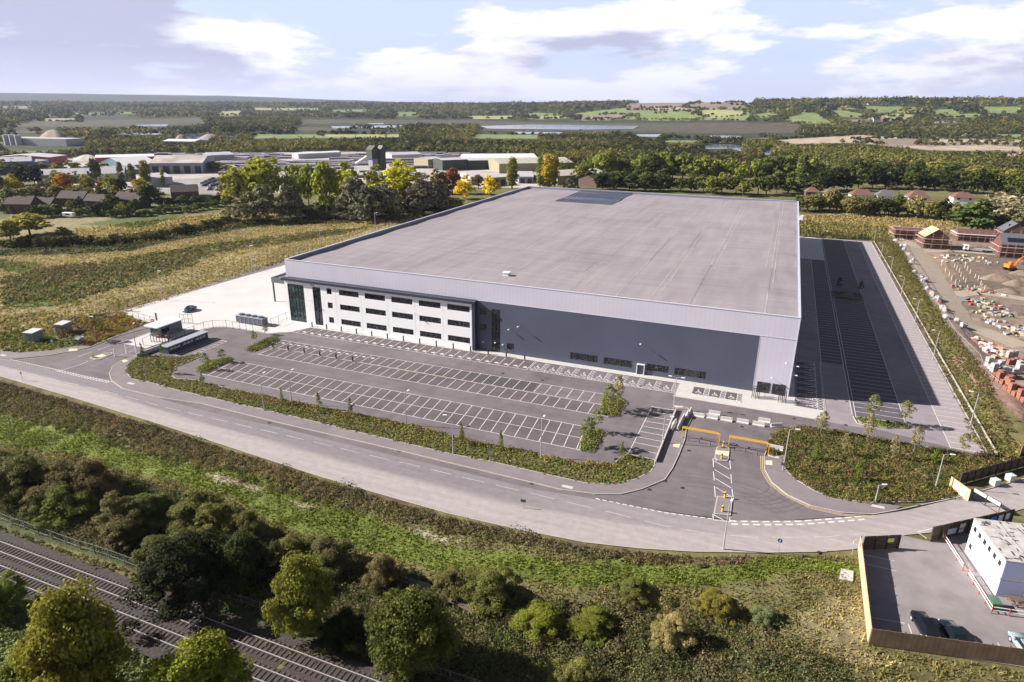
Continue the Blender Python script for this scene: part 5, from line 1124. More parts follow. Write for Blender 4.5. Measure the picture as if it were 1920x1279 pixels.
# --- near, by the railway
NEAR = [(395,1112,925,215,'bush',C_DK,'huge very dark green tree mass above the railway fence'),(455,1090,950,130,'bush',(0.04,0.052,0.02),'dark bushy tree leaning right of the huge dark mass'),(322,1070,965,120,'bush',(0.055,0.06,0.024),'dark olive bushy tree left of the huge dark mass'),
(570,1190,1040,125,'round',(0.15,0.16,0.035),'yellow-green tree standing alone beside the railway fence'),(645,1215,1110,90,'bush',C_DK,'dark low tree between the two railway side trees'),(775,1262,1105,165,'round',(0.085,0.095,0.025),'broad olive green tree at the bottom centre'),
(165,1345,1105,190,'round',(0.16,0.155,0.03),'large golden green tree at the bottom left below the tracks'),(60,1330,1165,150,'bush',(0.10,0.115,0.035),'broad ivy clad bush in the bottom left corner'),(385,1365,1205,195,'round',(0.15,0.175,0.02),'bright yellow-green tree top at the bottom edge'),(5,1150,1045,90,'bush',(0.075,0.10,0.02),'dark green bush at the left edge by the tracks'),
(175,935,838,110,'bush',(0.075,0.062,0.035),'brownish thorn bush left of the green track'),(45,925,815,120,'bush',(0.055,0.058,0.025),'dark brown-green bush at the left edge'),(108,945,845,110,'bush',(0.065,0.06,0.03),'dark thorn bush between two others near the left edge'),(130,968,890,110,'bush',(0.07,0.08,0.024),'olive bush with a few yellow leaves in the left thicket'),(10,905,860,80,'bush',(0.06,0.065,0.025),'low dark bush at the very left above the thicket'),
(235,1005,905,120,'bush',(0.07,0.064,0.034),'brown and yellow bush left of the dark ivy mass'),(290,975,900,100,'bush',(0.06,0.072,0.026),'round dark bush above the huge dark mass'),(365,980,905,110,'bush',(0.075,0.08,0.03),'olive bush above the huge dark mass, next to the grass'),(425,1000,915,95,'bush',(0.085,0.088,0.03),'olive bush with yellow top beside the green grass track'),
(720,1095,1008,75,'bush',(0.10,0.085,0.05),'reddish brown thorn bush by the stream'),(620,1065,985,90,'bush',(0.07,0.068,0.038),'brownish bush right of the dark ivy mass'),(560,1040,975,85,'bush',(0.09,0.09,0.035),'greyish bush beside the dirt track'),(905,1120,1050,120,'bush',(0.075,0.08,0.03),'low bramble mound right of the stream'),(850,1110,1045,70,'bush',(0.085,0.08,0.04),'small brown bramble bush beside the stream'),
(1340,1140,1088,75,'bush',(0.17,0.15,0.04),'yellow tinted bush in the rough grass below the bend'),(1258,1205,1130,78,'bush',(0.27,0.23,0.13),'pale straw coloured bush in the lower right scrub'),(1435,1165,1125,55,'bush',(0.085,0.10,0.06),'small grey-green bush right of the yellow tinted bush'),(1060,1290,1205,100,'bush',(0.16,0.16,0.06),'feathery pale green bush at the bottom edge'),(1185,1115,1080,70,'bush',(0.08,0.085,0.03),'low dark bush left of the yellow tinted bush'),(1010,1175,1120,100,'bush',(0.15,0.17,0.03),'climber covered yellow-green mound in the scrub'),(1100,1180,1140,90,'bush',(0.13,0.15,0.03),'bright hop covered mound right of the stream'),(470,1010,940,70,'bush',(0.07,0.07,0.03),'small dark bush at the lip of the grass track')]
for q in NEAR: ptree(q[0], q[1], q[2]+(q[1]-q[2])*(0.36 if q[4] == 'bush' else 0.08), q[3]*(0.95 if q[4] == 'bush' else 0.84), q[4], 'near', tuple(v*(1.05 if q[4] == 'bush' and 0.12 > q[5][0] > 0.045 else 0.62) for v in q[5]), q[6], 'tree' if q[4] != 'bush' else 'bush', 'trees and bushes beside the railway')
# --- young trees of the car park
YT = [(530,760,727,10,'cone',C_BRG,'slim young tree in the verge, leftmost of the three above the road lamp'),(599,766,736,12,'cone',(0.09,0.12,0.02),'bushy young tree in the verge, second of three in the left half'),(658,779,747,12,'cone',(0.08,0.11,0.02),'bushy young tree in the verge, third of three in the left half'),(866,834,791,14,'cone',(0.10,0.13,0.02),'young tree by the hedge near the middle lamp column'),(939.5,842.5,806,11,'cone',(0.12,0.15,0.02),'narrow young tree right of the middle lamp column'),
(1166,857.5,828,12,'cone',(0.11,0.15,0.03),'young tree at the foot of the short parking row'),(267.5,667,642,9,'cone',(0.09,0.12,0.03),'young tree nearest the gatehouse on the left verge'),(304.7,668,645,9,'cone',(0.09,0.12,0.03),'young tree at the end of the low shelter'),(380,720,697,10,'cone',(0.09,0.13,0.03),'young tree at the left end of the double parking rows'),(298,692,672,12,'bush',C_BRG,'bright green bush in the left verge'),
(323,700,675,16,'bush',C_GOLD,'golden bush at the curved white kerb'),(387.5,692,662,16,'birch',(0.14,0.16,0.06),'thin birch on the left planted strip'),(417,678,655,16,'birch',(0.14,0.16,0.06),'faint birch above the left planted strip'),(477.5,643,620,12,'birch',(0.15,0.17,0.07),'faint birch beside the upper planted strip'),(499,627,608,12,'birch',(0.15,0.16,0.06),'young birch in front of the chillers'),
(1141,772,722,30,'birch',(0.15,0.17,0.09),'pale green birch on the upper right planting bed'),(1157,765,703,24,'birch',(0.25,0.22,0.14),'taller autumn birch behind the pale green birch'),(1102,838,782,34,'birch',(0.13,0.15,0.08),'pale green birch on the lower right planting bed'),(1117,810,768,24,'birch',(0.22,0.21,0.12),'thinner birch behind on the lower right planting bed'),
(1538,814,770,24,'birch',(0.22,0.19,0.12),'sparse birch at the top left of the bushy corner'),(1631,791,740,28,'birch',(0.17,0.18,0.10),'birch left on the planted strip ending the middle bays'),(1694,798,752,28,'birch',(0.17,0.18,0.10),'birch right on the planted strip ending the middle bays'),(1624,829,775,18,'birch',(0.24,0.21,0.13),'leaning sparse birch on the edge of the bushy corner'),(1713,846,800,24,'birch',(0.21,0.19,0.11),'autumn birch on the far edge of the bushy corner'),(1803,852,812,22,'birch',(0.20,0.19,0.10),'birch at the right end of the bushy corner'),
(1581,854,812,16,'birch',(0.26,0.22,0.15),'nearly bare white stemmed birch, left of two in the bushy corner'),(1672,861,815,16,'birch',(0.26,0.22,0.15),'nearly bare white stemmed birch, right of two in the bushy corner'),(1526,862,828,12,'cone',C_BRG,'bright green young tree at the left of the bushy corner'),(1606,900,868,16,'bush',C_BRG,'bright green staked tree in the middle of the bushy corner'),(1751,868,846,20,'bush',C_BRG,'bright green bush near the right lamp of the bushy corner'),
(1571,548,520,10,'birch',(0.03,0.04,0.015),'shaded young tree left on the crossing of the side car park'),(1612,550,527,10,'birch',(0.03,0.04,0.015),'shaded young tree right on the crossing of the side car park'),(225,582,560,10,'cone',C_BRG,'bright young tree at the corner of the palisade fence'),(180,640,600,22,'birch',(0.20,0.15,0.05),'autumn birch in front of the right kiosk'),(125,642,610,16,'birch',C_BRN,'bare young tree between the two kiosks'),(162,612,592,18,'bush',C_GOLD,'golden bush behind the kiosks'),(190,620,598,18,'bush',(0.12,0.16,0.03),'green and gold bush right of the kiosks')]
for q in YT: ptree(q[0], q[1], q[2], q[3], q[4], 'small', tuple(v*0.62 for v in q[5]), q[6], 'young tree' if q[4] != 'bush' else 'bush', 'young trees and bushes planted round the car parks', z=0.09 if q[0] > 200 else None)
# --- middle distance, hand placed
MID = [(3,362,331,24,'round',C_OLV,'yellowing round tree at the left edge beyond the field'),(28,361,328,37,'round',C_GOLD,'golden round tree, second from the left edge'),(42,346,309,34,'round',C_DK,'dark conifer like tree in front of the blue shed, left'),(66,346,313,36,'round',C_DK,'dark conifer like tree in front of the blue shed, right'),(75,372,345,38,'round',(0.12,0.105,0.05),'low olive brown round tree left of the orange tree'),(108,350,322,30,'round',(0.15,0.145,0.06),'pale olive tree behind the orange tree'),(122,363,327,34,'round',C_ORG,'bright orange autumn tree, leftmost of the orange ones'),(137,347,324,30,'round',(0.14,0.14,0.06),'grey-green tree behind and right of the orange tree'),
(167,363,330,31,'round',(0.18,0.15,0.03),'golden brown tree between orange tree and tall dark tree'),(183,348,299,22,'elm',(0.05,0.06,0.03),'tall dark tree sticking up before the grey sheds'),(191,361,336,18,'round',C_ORG,'small orange brown tree between two larger golden trees'),(213,366,329,36,'round',(0.17,0.17,0.03),'large golden green tree before the grey sheds'),(232,366,336,20,'round',C_DK,'dark shaded tree right of the large golden green tree'),
(230,350,306,12,'poplar',C_OLV,'slim poplar, leftmost of four before the works'),(251,349,309,12,'poplar',C_OLV,'slim poplar, second of four before the works'),(276,348,303,20,'poplar',(0.14,0.135,0.035),'widest poplar of four before the works'),(307,347,319,8,'poplar',(0.16,0.15,0.06),'smallest poplar of four before the works'),(264,354,335,30,'round',C_GOLD,'low golden tree under the widest poplar'),(283,388,347,36,'round',(0.04,0.06,0.02),'dense dark green tree above the hedge line'),(212,390,366,36,'round',(0.085,0.095,0.02),'olive tree beside the brick houses'),(150,399,371,25,'round',(0.04,0.055,0.02),'dark round tree among the brick houses'),(134,396,378,18,'round',C_OLV,'small olive tree left of the dark round tree'),
(232,404,380,28,'round',(0.12,0.13,0.03),'yellow-olive tree right of the brick houses'),(28,396,355,42,'willow',(0.12,0.145,0.06),'pale feathery willow by the left brick house'),(90,405,385,44,'bush',(0.085,0.11,0.03),'long light hedge behind the white caravan'),(70,408,388,26,'bush',C_MID,'green garden bush left of the caravan'),(57,440,404,74,'elm',(0.20,0.18,0.05),'spreading straw yellow tree in the left field'),(22,455,415,40,'elm',(0.15,0.14,0.05),'olive tree at the left field edge'),(121,442,428,32,'bush',(0.05,0.065,0.02),'dark low bush right of the spreading yellow tree'),(255,398,375,30,'bush',C_MID,'garden tree right of the yellow-olive tree'),(180,404,386,26,'bush',C_DK,'dark garden bush behind the caravan'),(196,400,380,24,'bush',C_MID,'mid green garden bush right of the caravan'),
(455,388,318,58,'elm',(0.19,0.185,0.045),'left crown of the tall yellow-green pair before the works yard'),(497,388,297,66,'elm',(0.20,0.21,0.035),'right taller crown of the tall yellow-green pair'),(427,375,345,28,'round',C_OLV,'olive tree under the tall yellow-green pair'),(486,414,350,74,'willow',(0.105,0.105,0.07),'rounded silver willow, leftmost of the silver ones'),(544,408,350,52,'willow',(0.075,0.078,0.055),'darker silver willow right of the leftmost one'),(556,384,312,46,'elm',(0.17,0.19,0.045),'slim yellow-green tree with bare stems before the yard'),(580,390,311,34,'elm',(0.16,0.18,0.04),'slim green tree with visible trunk before the yard'),(615,400,306,52,'round',(0.16,0.18,0.03),'tall yellow-green tree left of the great silver willow'),(655,385,306,60,'round',(0.22,0.23,0.03),'tall yellow tree behind the great silver willow'),
(676,410,336,82,'willow',C_SIL,'great silver willow in the middle of the row'),(722,408,345,66,'willow',C_SIL2,'grey willow joined to the great silver willow'),(705,372,311,40,'round',(0.17,0.17,0.03),'olive yellow tree under the dark hopper tower'),(752,392,305,82,'round',(0.26,0.25,0.025),'big golden green tree right of the hopper tower'),(795,398,333,60,'willow',(0.085,0.08,0.068),'grey willow near the roof edge, left of two'),(830,394,340,44,'willow',(0.09,0.08,0.062),'brown-grey willow near the roof edge, right of two'),(822,362,320,34,'round',C_BRN,'dark bronze tree before the tan factory'),(848,362,318,32,'round',C_RED,'dark reddish tree before the tan factory'),(870,372,331,36,'round',C_YEL,'bright yellow tree, left of the two at the roof edge'),(920,366,331,32,'round',(0.40,0.32,0.03),'bright yellow tree, right of the two at the roof edge'),
(897,352,330,24,'round',C_BRN,'brown tree between the two bright yellow trees'),(960,353,298,22,'poplar',(0.13,0.13,0.03),'tall green-gold poplar standing alone before the factory'),(1013,352,296,16,'poplar',(0.11,0.12,0.03),'left poplar of the trio before the green shed'),(1027,354,291,24,'poplar',(0.27,0.21,0.03),'golden middle poplar of the trio'),(1039,352,294,16,'poplar',(0.19,0.16,0.03),'right poplar of the trio'),(1070,356,336,26,'bush',C_SIL,'grey bush before the green shed'),(1130,354,329,30,'round',C_DK,'dark tree behind the solar panels, left of four'),(1155,356,327,34,'round',C_DK,'dark tree behind the solar panels, second of four'),(1180,357,328,34,'round',(0.04,0.05,0.02),'dark tree behind the solar panels, third of four'),(1208,358,330,32,'round',(0.045,0.055,0.02),'dark tree behind the solar panels, right of four')]
for q in MID: ptree(q[0], q[1]+1, q[2]-2, q[3]*(1.08 if q[0] > 400 and q[3] > 25 else 1.0), q[4], 'mid', tuple(v*0.85 for v in q[5]), q[6], 'tree' if q[4] != 'bush' else 'bush', 'trees beyond the fields left of the warehouse')
# --- belts of trees, each tree its own
def belt(n, line, hpx, wpx, kinds, cols, base_label, group, lod='mid', jx=4, jy=2, seed=1, cat='tree'):
    rg = random.Random(seed); L_ = np.array(line, float); d = np.r_[0, np.cumsum(np.hypot(*np.diff(L_, axis=0).T))]
    for i in range(n):
        t = d[-1]*(i+0.5)/n; px = np.interp(t, d, L_[:, 0])+rg.uniform(-jx, jx); py = np.interp(t, d, L_[:, 1])+rg.uniform(-jy, jy)
        h = rg.uniform(*hpx); w_ = rg.uniform(*wpx); c = rg.choice(cols); k = rg.choice(kinds)
        ptree(px, py, py-h, w_, k, lod, c, f'{base_label}, {ordn(i)} from the left', cat, group)
GR = [C_DK, (0.045,0.06,0.02), C_MID, (0.07,0.085,0.026), C_OLV]; GR2 = GR+[(0.13,0.125,0.045),(0.14,0.15,0.04),(0.085,0.085,0.045)]
belt(20, [(1100,330),(1250,336),(1400,342),(1530,345)], (34,52), (32,46), ['round','elm'], [(0.085,0.105,0.026),(0.12,0.14,0.03),C_MID,(0.10,0.115,0.035)], 'tall green tree in the far row behind the roof', 'tall trees behind the warehouse roof', seed=4)
belt(22, [(1080,344),(1240,358),(1400,366),(1530,362)], (26,42), (26,40), ['round','elm'], GR, 'darker tree in the near row behind the roof', 'tall trees behind the warehouse roof', seed=5)
belt(18, [(1505,362),(1650,352),(1800,360),(1925,372)], (30,46), (30,42), ['round'], [C_DK,C_DK,C_MID,(0.05,0.06,0.02)], 'dark tree in the wood just behind the white houses', 'dark trees behind the white houses', seed=6)
belt(18, [(1525,338),(1650,330),(1800,334),(1925,345)], (22,36), (30,42), ['round','elm'], GR2, 'tree in the upper row of the wood behind the houses', 'dark trees behind the white houses', seed=7)
belt(22, [(1495,392),(1560,398),(1640,404),(1740,410),(1800,412)], (28,42), (28,42), ['round','elm','bush'], [(0.075,0.085,0.03),C_MID,C_DK,(0.10,0.095,0.045),(0.13,0.12,0.06)], 'garden tree in front of the white houses', 'garden trees in front of the white houses', seed=8, jy=3)
for q in ((1820,436,375,80,'round',(0.04,0.06,0.02),'very large dark green tree by the building site'),(1880,420,366,90,'elm',(0.16,0.145,0.12),'pale half bare willow at the right edge'),(1915,425,372,70,'elm',(0.13,0.12,0.09),'grey half bare tree at the right edge'),(1862,436,400,60,'bush',(0.06,0.065,0.03),'dark bush under the pale half bare willow'),(1643,350,330,18,'round',(0.22,0.10,0.04),'orange brown tree among the dark wood'),(1500,356,290,18,'poplar',(0.045,0.06,0.02),'tall dark poplar above the roof corner')): ptree(*q[:4], q[4], 'mid', *q[5:7], 'tree', 'trees near the building site')
belt(16, [(0,462),(90,460),(180,459),(260,452)], (10,18), (22,34), ['bush'], [(0.045,0.052,0.022),(0.06,0.066,0.026)], 'dark bush of the long hedgerow in the left field', 'hedgerow bushes in the left field', seed=9, cat='bush')
belt(16, [(262,452),(330,440),(400,426),(450,408)], (10,18), (18,28), ['bush'], [(0.06,0.066,0.03),(0.09,0.085,0.045),(0.045,0.05,0.024)], 'bush of the upper hedgerow running to the silver willow', 'hedgerow bushes in the left field', seed=10, cat='bush')
belt(14, [(205,408),(300,402),(360,396),(430,384)], (9,16), (18,28), ['bush'], [(0.06,0.07,0.03),(0.085,0.09,0.035)], 'bush of the far hedge along the field track', 'far hedge bushes', seed=11, cat='bush')
belt(12, [(0,398),(60,402),(140,404),(205,404)], (9,18), (18,26), ['bush','round'], [(0.05,0.065,0.022),(0.075,0.09,0.028)], 'garden bush beside the brick houses', 'garden bushes of the brick houses', seed=12, cat='bush')
belt(12, [(300,386),(350,386),(400,382),(440,380)], (10,20), (16,24), ['bush','round'], [C_DK,(0.045,0.055,0.02)], 'dark roadside tree beyond the far hedge', 'dark roadside trees', seed=13)
belt(14, [(0,322),(80,323),(160,322),(250,322),(350,322),(450,322)], (14,24), (26,40), ['round'], GR2, 'tree in the line behind the left sheds', 'tree line behind the left sheds', lod='far', seed=14, jy=2)
belt(14, [(560,404),(640,412),(760,412),(850,398)], (8,16), (26,44), ['bush'], [C_DK,(0.06,0.06,0.03),(0.085,0.08,0.045)], 'low shaded bush at the foot of the silver willows', 'bushes at the foot of the silver willows', seed=15, cat='bush')

# --- woods that read as one mass
def scatter_poly(poly, spacing, rg, jit=0.45):
    q = np.array(poly); x0, y0 = q.min(0); x1, y1 = q.max(0)
    gx, gy = np.meshgrid(np.arange(x0, x1, spacing), np.arange(y0, y1, spacing)); gx = gx.ravel()+rg.uniform(-jit, jit, gx.size)*spacing; gy = gy.ravel()+rg.uniform(-jit, jit, gy.size)*spacing
    i = inpoly(gx, gy, poly); return gx[i], gy[i]
LK = [P3(q) for q in LAKES_PX]
def proj(x, y, z):
    d = np.stack([x-CAM[0], y-CAM[1], z-CAM[2]], -1); w_ = d@fw; return CX+F_PX*(d@rt)/w_, CY-F_PX*(d@up)/w_
def wood():
    rg = np.random.default_rng(11); A_ = []; seg = [(470, 1250, 10.2, 5.2, 56, 2.0), (1250, 2400, 17, 7.5, 26, 3.2), (2400, 5600, 33, 11, 16, 6.0)]
    for r0_, r1_, sp_, rad, nq, leaf in seg:
        xs_ = np.arange(-r1_, r1_, sp_); gx, gy = np.meshgrid(xs_, xs_); gx = gx.ravel()+rg.uniform(-.48, .48, gx.size)*sp_; gy = gy.ravel()+rg.uniform(-.48, .48, gy.size)*sp_
        r = np.hypot(gx, gy); a = np.arctan2(gx, gy)-YAW; i = (r > r0_) & (r <= r1_) & (np.abs(a) < R(41)); gx = gx[i]+CAM[0]; gy = gy[i]+CAM[1]
        cc = ground_colour(gx, gy); i = np.abs(cc-np.array(G_WOOD)).sum(1) < 0.01
        hedge = (~i) & (vnoise(gx, gy, 70, 91) > 0.90) & (np.abs(cc-np.array(G_YARD)).sum(1) > 0.01) & (np.hypot(gx-CAM[0], gy-CAM[1]) > 1300); i |= hedge
        zg = terrain(gx, gy)
        for k_, q in enumerate(LAKES_PX+OPEN_PX):
            for f_ in (0.0, 0.8, 1.5):
                pu, pv_ = proj(gx, gy, zg+rad*f_); i &= ~inpoly(pu, pv_+0.4, q)
        gx, gy = gx[i], gy[i]; n = len(gx)
        if r0_ >= 1250:
            hx, hy = [], []
            for q in [p_ for p_, c_, j_ in PATCH if c_ in (G_FIELD, G_PALE, G_SOIL, G_STUB)]:
                for a_i in range(len(q)):
                    pa_, pb_ = np.array(q[a_i]), np.array(q[(a_i+1) % len(q)]); L_ = np.hypot(*(pb_-pa_)); k_ = int(L_/(sp_*0.55))
                    if k_ < 1: continue
                    t_ = rg.random(k_); keep_ = rg.random(k_) < 0.75; pp_ = pa_+(pb_-pa_)*t_[keep_, None]+rg.normal(size=(keep_.sum(), 2))*sp_*0.12; hx += list(pp_[:, 0]); hy += list(pp_[:, 1])
            hx, hy = np.array(hx), np.array(hy); rr_ = np.hypot(hx-CAM[0], hy-CAM[1]); m_ = (rr_ > r0_) & (rr_ <= r1_); gx = np.r_[gx, hx[m_]]; gy = np.r_[gy, hy[m_]]; nh = int(m_.sum())
        else: nh = 0
        dens = vnoise(gx, gy, 90, 7) + 0.35*vnoise(gx, gy, 25, 8); keep = dens > 0.22; hflag = np.arange(len(gx)) >= len(gx)-nh; keep |= hflag; hflag = hflag[keep]; gx, gy = gx[keep], gy[keep]; n = len(gx)
        z = terrain(gx, gy); sz = rad*(0.65+0.7*vnoise(gx, gy, 60, 12))*(0.75+0.5*rg.random(n))*np.where(hflag, 0.5, 1.0)
        hue = vnoise(gx, gy, 120, 40); hue2 = rg.random(n); dk = vnoise(gx, gy, 260, 55)
        c0 = np.array((0.019, 0.026, 0.012)); c1 = np.array((0.125, 0.122, 0.04)); c2 = np.array((0.15, 0.12, 0.055))
        t = np.clip(hue*0.9+hue2*0.45-0.12-0.45*dk, 0, 1)[:, None]; colr = c0*(1-t)+c1*t; s2 = (hue2 > 0.94)[:, None]; colr = np.where(s2, c2, colr)
        V, idx = leaf_quads(np.stack([gx, gy, z+sz*0.55], 1), sz, nq, leaf, rg, 0.4, 0.95, 0.0, 0.7, 0.6)
        cf = colr[idx]*(1+rg.normal(size=(len(idx), 1))*0.09); A_.append((V, np.clip(cf, .005, 1)))
        o = np_mesh('woodland', V, quad_idx(len(idx)), M_VEG, colr=np.clip(cf, .005, 1), v=rg.random(len(idx))*0.3+0.18)
        tag(o, {470: 'mixed green and olive woodland around the lakes beyond the works', 1250: 'dark woods and copses between the lakes and the hills', 2400: 'dark wooded ridge along the horizon'}[r0_], 'woodland', kind='stuff')
wood()
for q_, n_, sd_, lb_, cs_ in (([(430,402),(560,398),(700,398),(860,388)], 18, 71, 'undergrowth tree between the silver willows and the works', [(0.045,0.048,0.018),(0.06,0.062,0.025),(0.03,0.036,0.014)]),): belt(n_, q_, (12, 24), (28, 44), ['round', 'bush'], cs_, lb_, 'trees beyond the fields left of the warehouse', seed=sd_, jx=8)
belt(16, [(0,376),(100,374),(200,376),(300,374)], (16, 28), (26, 40), ['round'], [(0.06,0.07,0.02),(0.10,0.095,0.03),(0.04,0.05,0.016),(0.12,0.10,0.035)], 'roadside tree behind the brick houses', 'roadside trees behind the brick houses', seed=73, jx=6)
# --- ground cover
def cover(name, px_poly, sp_, rad, nq, leaf, cols, label, seed, z=None, hs=0.7, world=False, thin=0.0, zr=None):
    rg = np.random.default_rng(seed); poly = px_poly if world else P3(px_poly); x, y = scatter_poly(poly, sp_, rg)
    if thin: k = vnoise(x, y, 5, seed)+0.5*rg.random(len(x)) > thin; x, y = x[k], y[k]
    n = len(x); zz_ = np.full(n, z) if z is not None else terrain(x, y); sz = rad*(0.45+1.1*rg.random(n)*(0.5+vnoise(x, y, 6, seed+3)))
    C_ = np.array(cols); k = (vnoise(x, y, 4.5, seed+1)*0.6+rg.random(n)*0.55)*len(C_); k = np.clip(k-0.1*len(C_), 0, len(C_)-1).astype(int)
    return clumps(name, np.stack([x, y, zz_+sz*0.1], 1), sz, nq, leaf, C_[k], seed+5, hs=hs, label=label, cat='ground cover', up=0.6)
def grass(px_poly, per_m2, hgt_, wid, label, seed, tint=(1, 1, 1), clump=0.5):
    rg = np.random.default_rng(seed); poly = P3(px_poly); q = np.array(poly); x0, y0 = q.min(0); x1, y1 = q.max(0); n = int((x1-x0)*(y1-y0)*per_m2)
    x = rg.uniform(x0, x1, n); y = rg.uniform(y0, y1, n); i = inpoly(x, y, poly); x, y = x[i], y[i]
    k = fbm(x, y, 3.0, seed, 3) > rg.random(len(x))*clump+0.10; x, y = x[k], y[k]; n = len(x); z = terrain(x, y); c = ground_colour(x, y)*np.array(tint); lawn = np.abs(c-np.array(G_LAWN)).sum(1) < 0.01; tan_ = (np.abs(c-np.array(G_TAN)).sum(1) < 0.01)[:, None]
    v1 = fbm(x, y, 2.2, seed+4, 3)[:, None]; v2 = fbm(x, y, 9, seed+5, 3)[:, None]; c = c*(0.55+0.55*v1)*(0.72+0.56*v2); dry = ((fbm(x, y, 5, seed+9, 3) > 0.56) & (np.abs(c[:, 0]*1.0-0) > -1) & ~lawn)[:, None]; c = np.where(dry & ~tan_, c*0.55+np.array((0.085, 0.068, 0.032)), c); c = np.where(tan_, c*1.12+np.array((0.02, 0.014, 0.006)), c); c = c*(1+rg.normal(size=(n, 1))*0.09)
    a = rg.uniform(0, 2*math.pi, n); h = hgt_*(0.4+1.0*rg.random(n))*(0.5+v1[:, 0]); w_ = wid*(0.5+rg.random(n)); lx, ly = rg.normal(size=n)*h*0.55, rg.normal(size=n)*h*0.55; dx, dy = np.cos(a)*w_/2, np.sin(a)*w_/2
    V = np.stack([np.stack([x-dx, y-dy, z-0.03], 1), np.stack([x+dx, y+dy, z-0.03], 1), np.stack([x+dx*0.6+lx, y+dy*0.6+ly, z+h], 1), np.stack([x-dx*0.6+lx, y-dy*0.6+ly, z+h*0.9], 1)], 1).reshape(-1, 3)
    o = np_mesh('grass', V, quad_idx(n), M_VEG, colr=np.clip(c, .004, 1), v=rg.random(n)*0.35+0.2); tag(o, label, 'grass', kind='stuff')
SC = [(0.05,0.055,0.028),(0.065,0.072,0.034),(0.085,0.088,0.048),(0.085,0.07,0.05),(0.055,0.07,0.026),(0.12,0.11,0.065)]
cover('bramble_scrub', [(-150,830),(0,862),(200,905),(330,935),(480,990),(600,1040),(760,1100),(1000,1135),(1200,1135),(1400,1160),(1560,1240),(1640,1290),(1500,1400),(900,1330),(640,1205),(500,1160),(300,1075),(0,965),(-150,920)], 0.85, 0.7, 85, 0.145, SC, 'tangled brambles and scrub between the grass track and the railway fence', 31, thin=0.3)
cover('bramble_scrub', [(-150,830),(0,862),(200,900),(330,930),(480,985),(600,1035),(760,1090),(1000,1125),(1300,1125),(1500,1170),(1600,1290),(900,1330),(640,1205),(500,1160),(300,1075),(0,965),(-150,920)], 3.4, 1.7, 260, 0.16, SC, 'taller mounds of bramble and thorn in the scrub above the railway', 61, thin=0.5)
cover('bramble_scrub', [(700,1262),(900,1230),(1640,1300),(1920,1330),(2000,1500),(900,1500)], 1.0, 0.75, 80, 0.15, SC, 'dense brambles along the bottom edge right of the olive tree', 32, thin=0.2)
cover('ivy_bank', [(-150,1085),(0,1120),(100,1125),(230,1195),(330,1250),(520,1400),(-100,1500)], 0.7, 0.8, 60, 0.2, [(0.08,0.10,0.05),(0.10,0.125,0.06),(0.07,0.085,0.035)], 'grey-green ivy covered bank below the tracks', 33)
bk = [(-200,695),(0,716),(300,803),(600,900),(840,972),(1100,1027),(1300,1044),(1400,1046),(1380,1066),(1150,1056),(900,1010),(600,945),(300,860),(0,775),(-200,735)]
cover('rough_bank', bk, 0.75, 0.42, 60, 0.13, [(0.085,0.068,0.05),(0.06,0.052,0.038),(0.11,0.098,0.062),(0.05,0.055,0.028),(0.135,0.12,0.08),(0.06,0.072,0.03)], 'brown dock and rough growth on the bank below the main road', 34, thin=0.52)
cover('rough_bank', bk, 2.6, 1.1, 130, 0.15, [(0.055,0.06,0.032),(0.075,0.062,0.045),(0.09,0.082,0.055),(0.045,0.055,0.025)], 'larger straggling shrubs dotted over the bank below the road', 64, thin=0.72)
cover('shrub_planting', V3, 0.62, 0.5, 60, 0.15, [(0.07,0.07,0.032),(0.045,0.055,0.022),(0.13,0.105,0.055),(0.10,0.075,0.048),(0.06,0.075,0.022),(0.11,0.105,0.035),(0.035,0.035,0.02),(0.085,0.04,0.03)], 'mixed autumn shrubs filling the corner by the junction', 35, z=0.09, world=True, thin=0.12)
cover('verge_shrubs', V1, 0.6, 0.28, 30, 0.15, [(0.075,0.09,0.03),(0.11,0.115,0.035),(0.15,0.13,0.055),(0.10,0.09,0.05),(0.15,0.17,0.03)], 'low grass and shrubs on the long verge beside the big car park', 36, z=0.09, world=True, thin=0.22)
hd = A((440,742),(520,758),(600,775),(660,785),(740,801),(820,816),(895,838),(965,850),(1040,868),(1090,878),(1150,878),(1185,862),(1180,856),(1150,870),(1077,869),(1040,861),(965,843),(895,831),(790,803),(740,792),(630,771),(555,756),(480,740),(440,733))
cover('hedge_planting', hd, 0.7, 0.62, 60, 0.17, [(0.07,0.085,0.03),(0.11,0.105,0.045),(0.16,0.14,0.055),(0.13,0.085,0.055),(0.09,0.11,0.03)], 'young mixed hedge along the lower kerb of the big car park', 37, z=0.09, world=True)
for k_, (q, lb) in enumerate(((I1, 'clipped hedge strip at the left end of the upper bays'), (I2, 'clipped hedge strip at the left end of the double rows'), (E1, 'bushy planting bed at the right end of the upper bays'), (E2, 'bushy planting bed at the right end of the double rows'), (S1, 'near shaded strip of planting crossing the side car park'), (S2, 'far shaded strip of planting crossing the side car park'), (S3, 'strip of low planting ending the middle bays'))):
    cover('planting_strip', q, 0.6, 0.75 if k_ < 4 else 0.45, 60, 0.16, [(0.075,0.095,0.03),(0.10,0.11,0.035),(0.14,0.14,0.04)], lb, 40+k_, z=0.09, world=True)
cover('bank_shrubs', [(1634,450),(1652,446),(1680,455),(1740,560),(1800,640),(1850,700),(1880,780),(1905,825),(1890,858),(1840,858),(1790,740),(1740,640)], 0.9, 0.65, 46, 0.19, [(0.075,0.075,0.032),(0.05,0.055,0.024),(0.11,0.09,0.045),(0.085,0.068,0.04),(0.08,0.09,0.025),(0.09,0.05,0.035)], 'mixed scrub on the bank between side car park and building site', 50, thin=0.1)
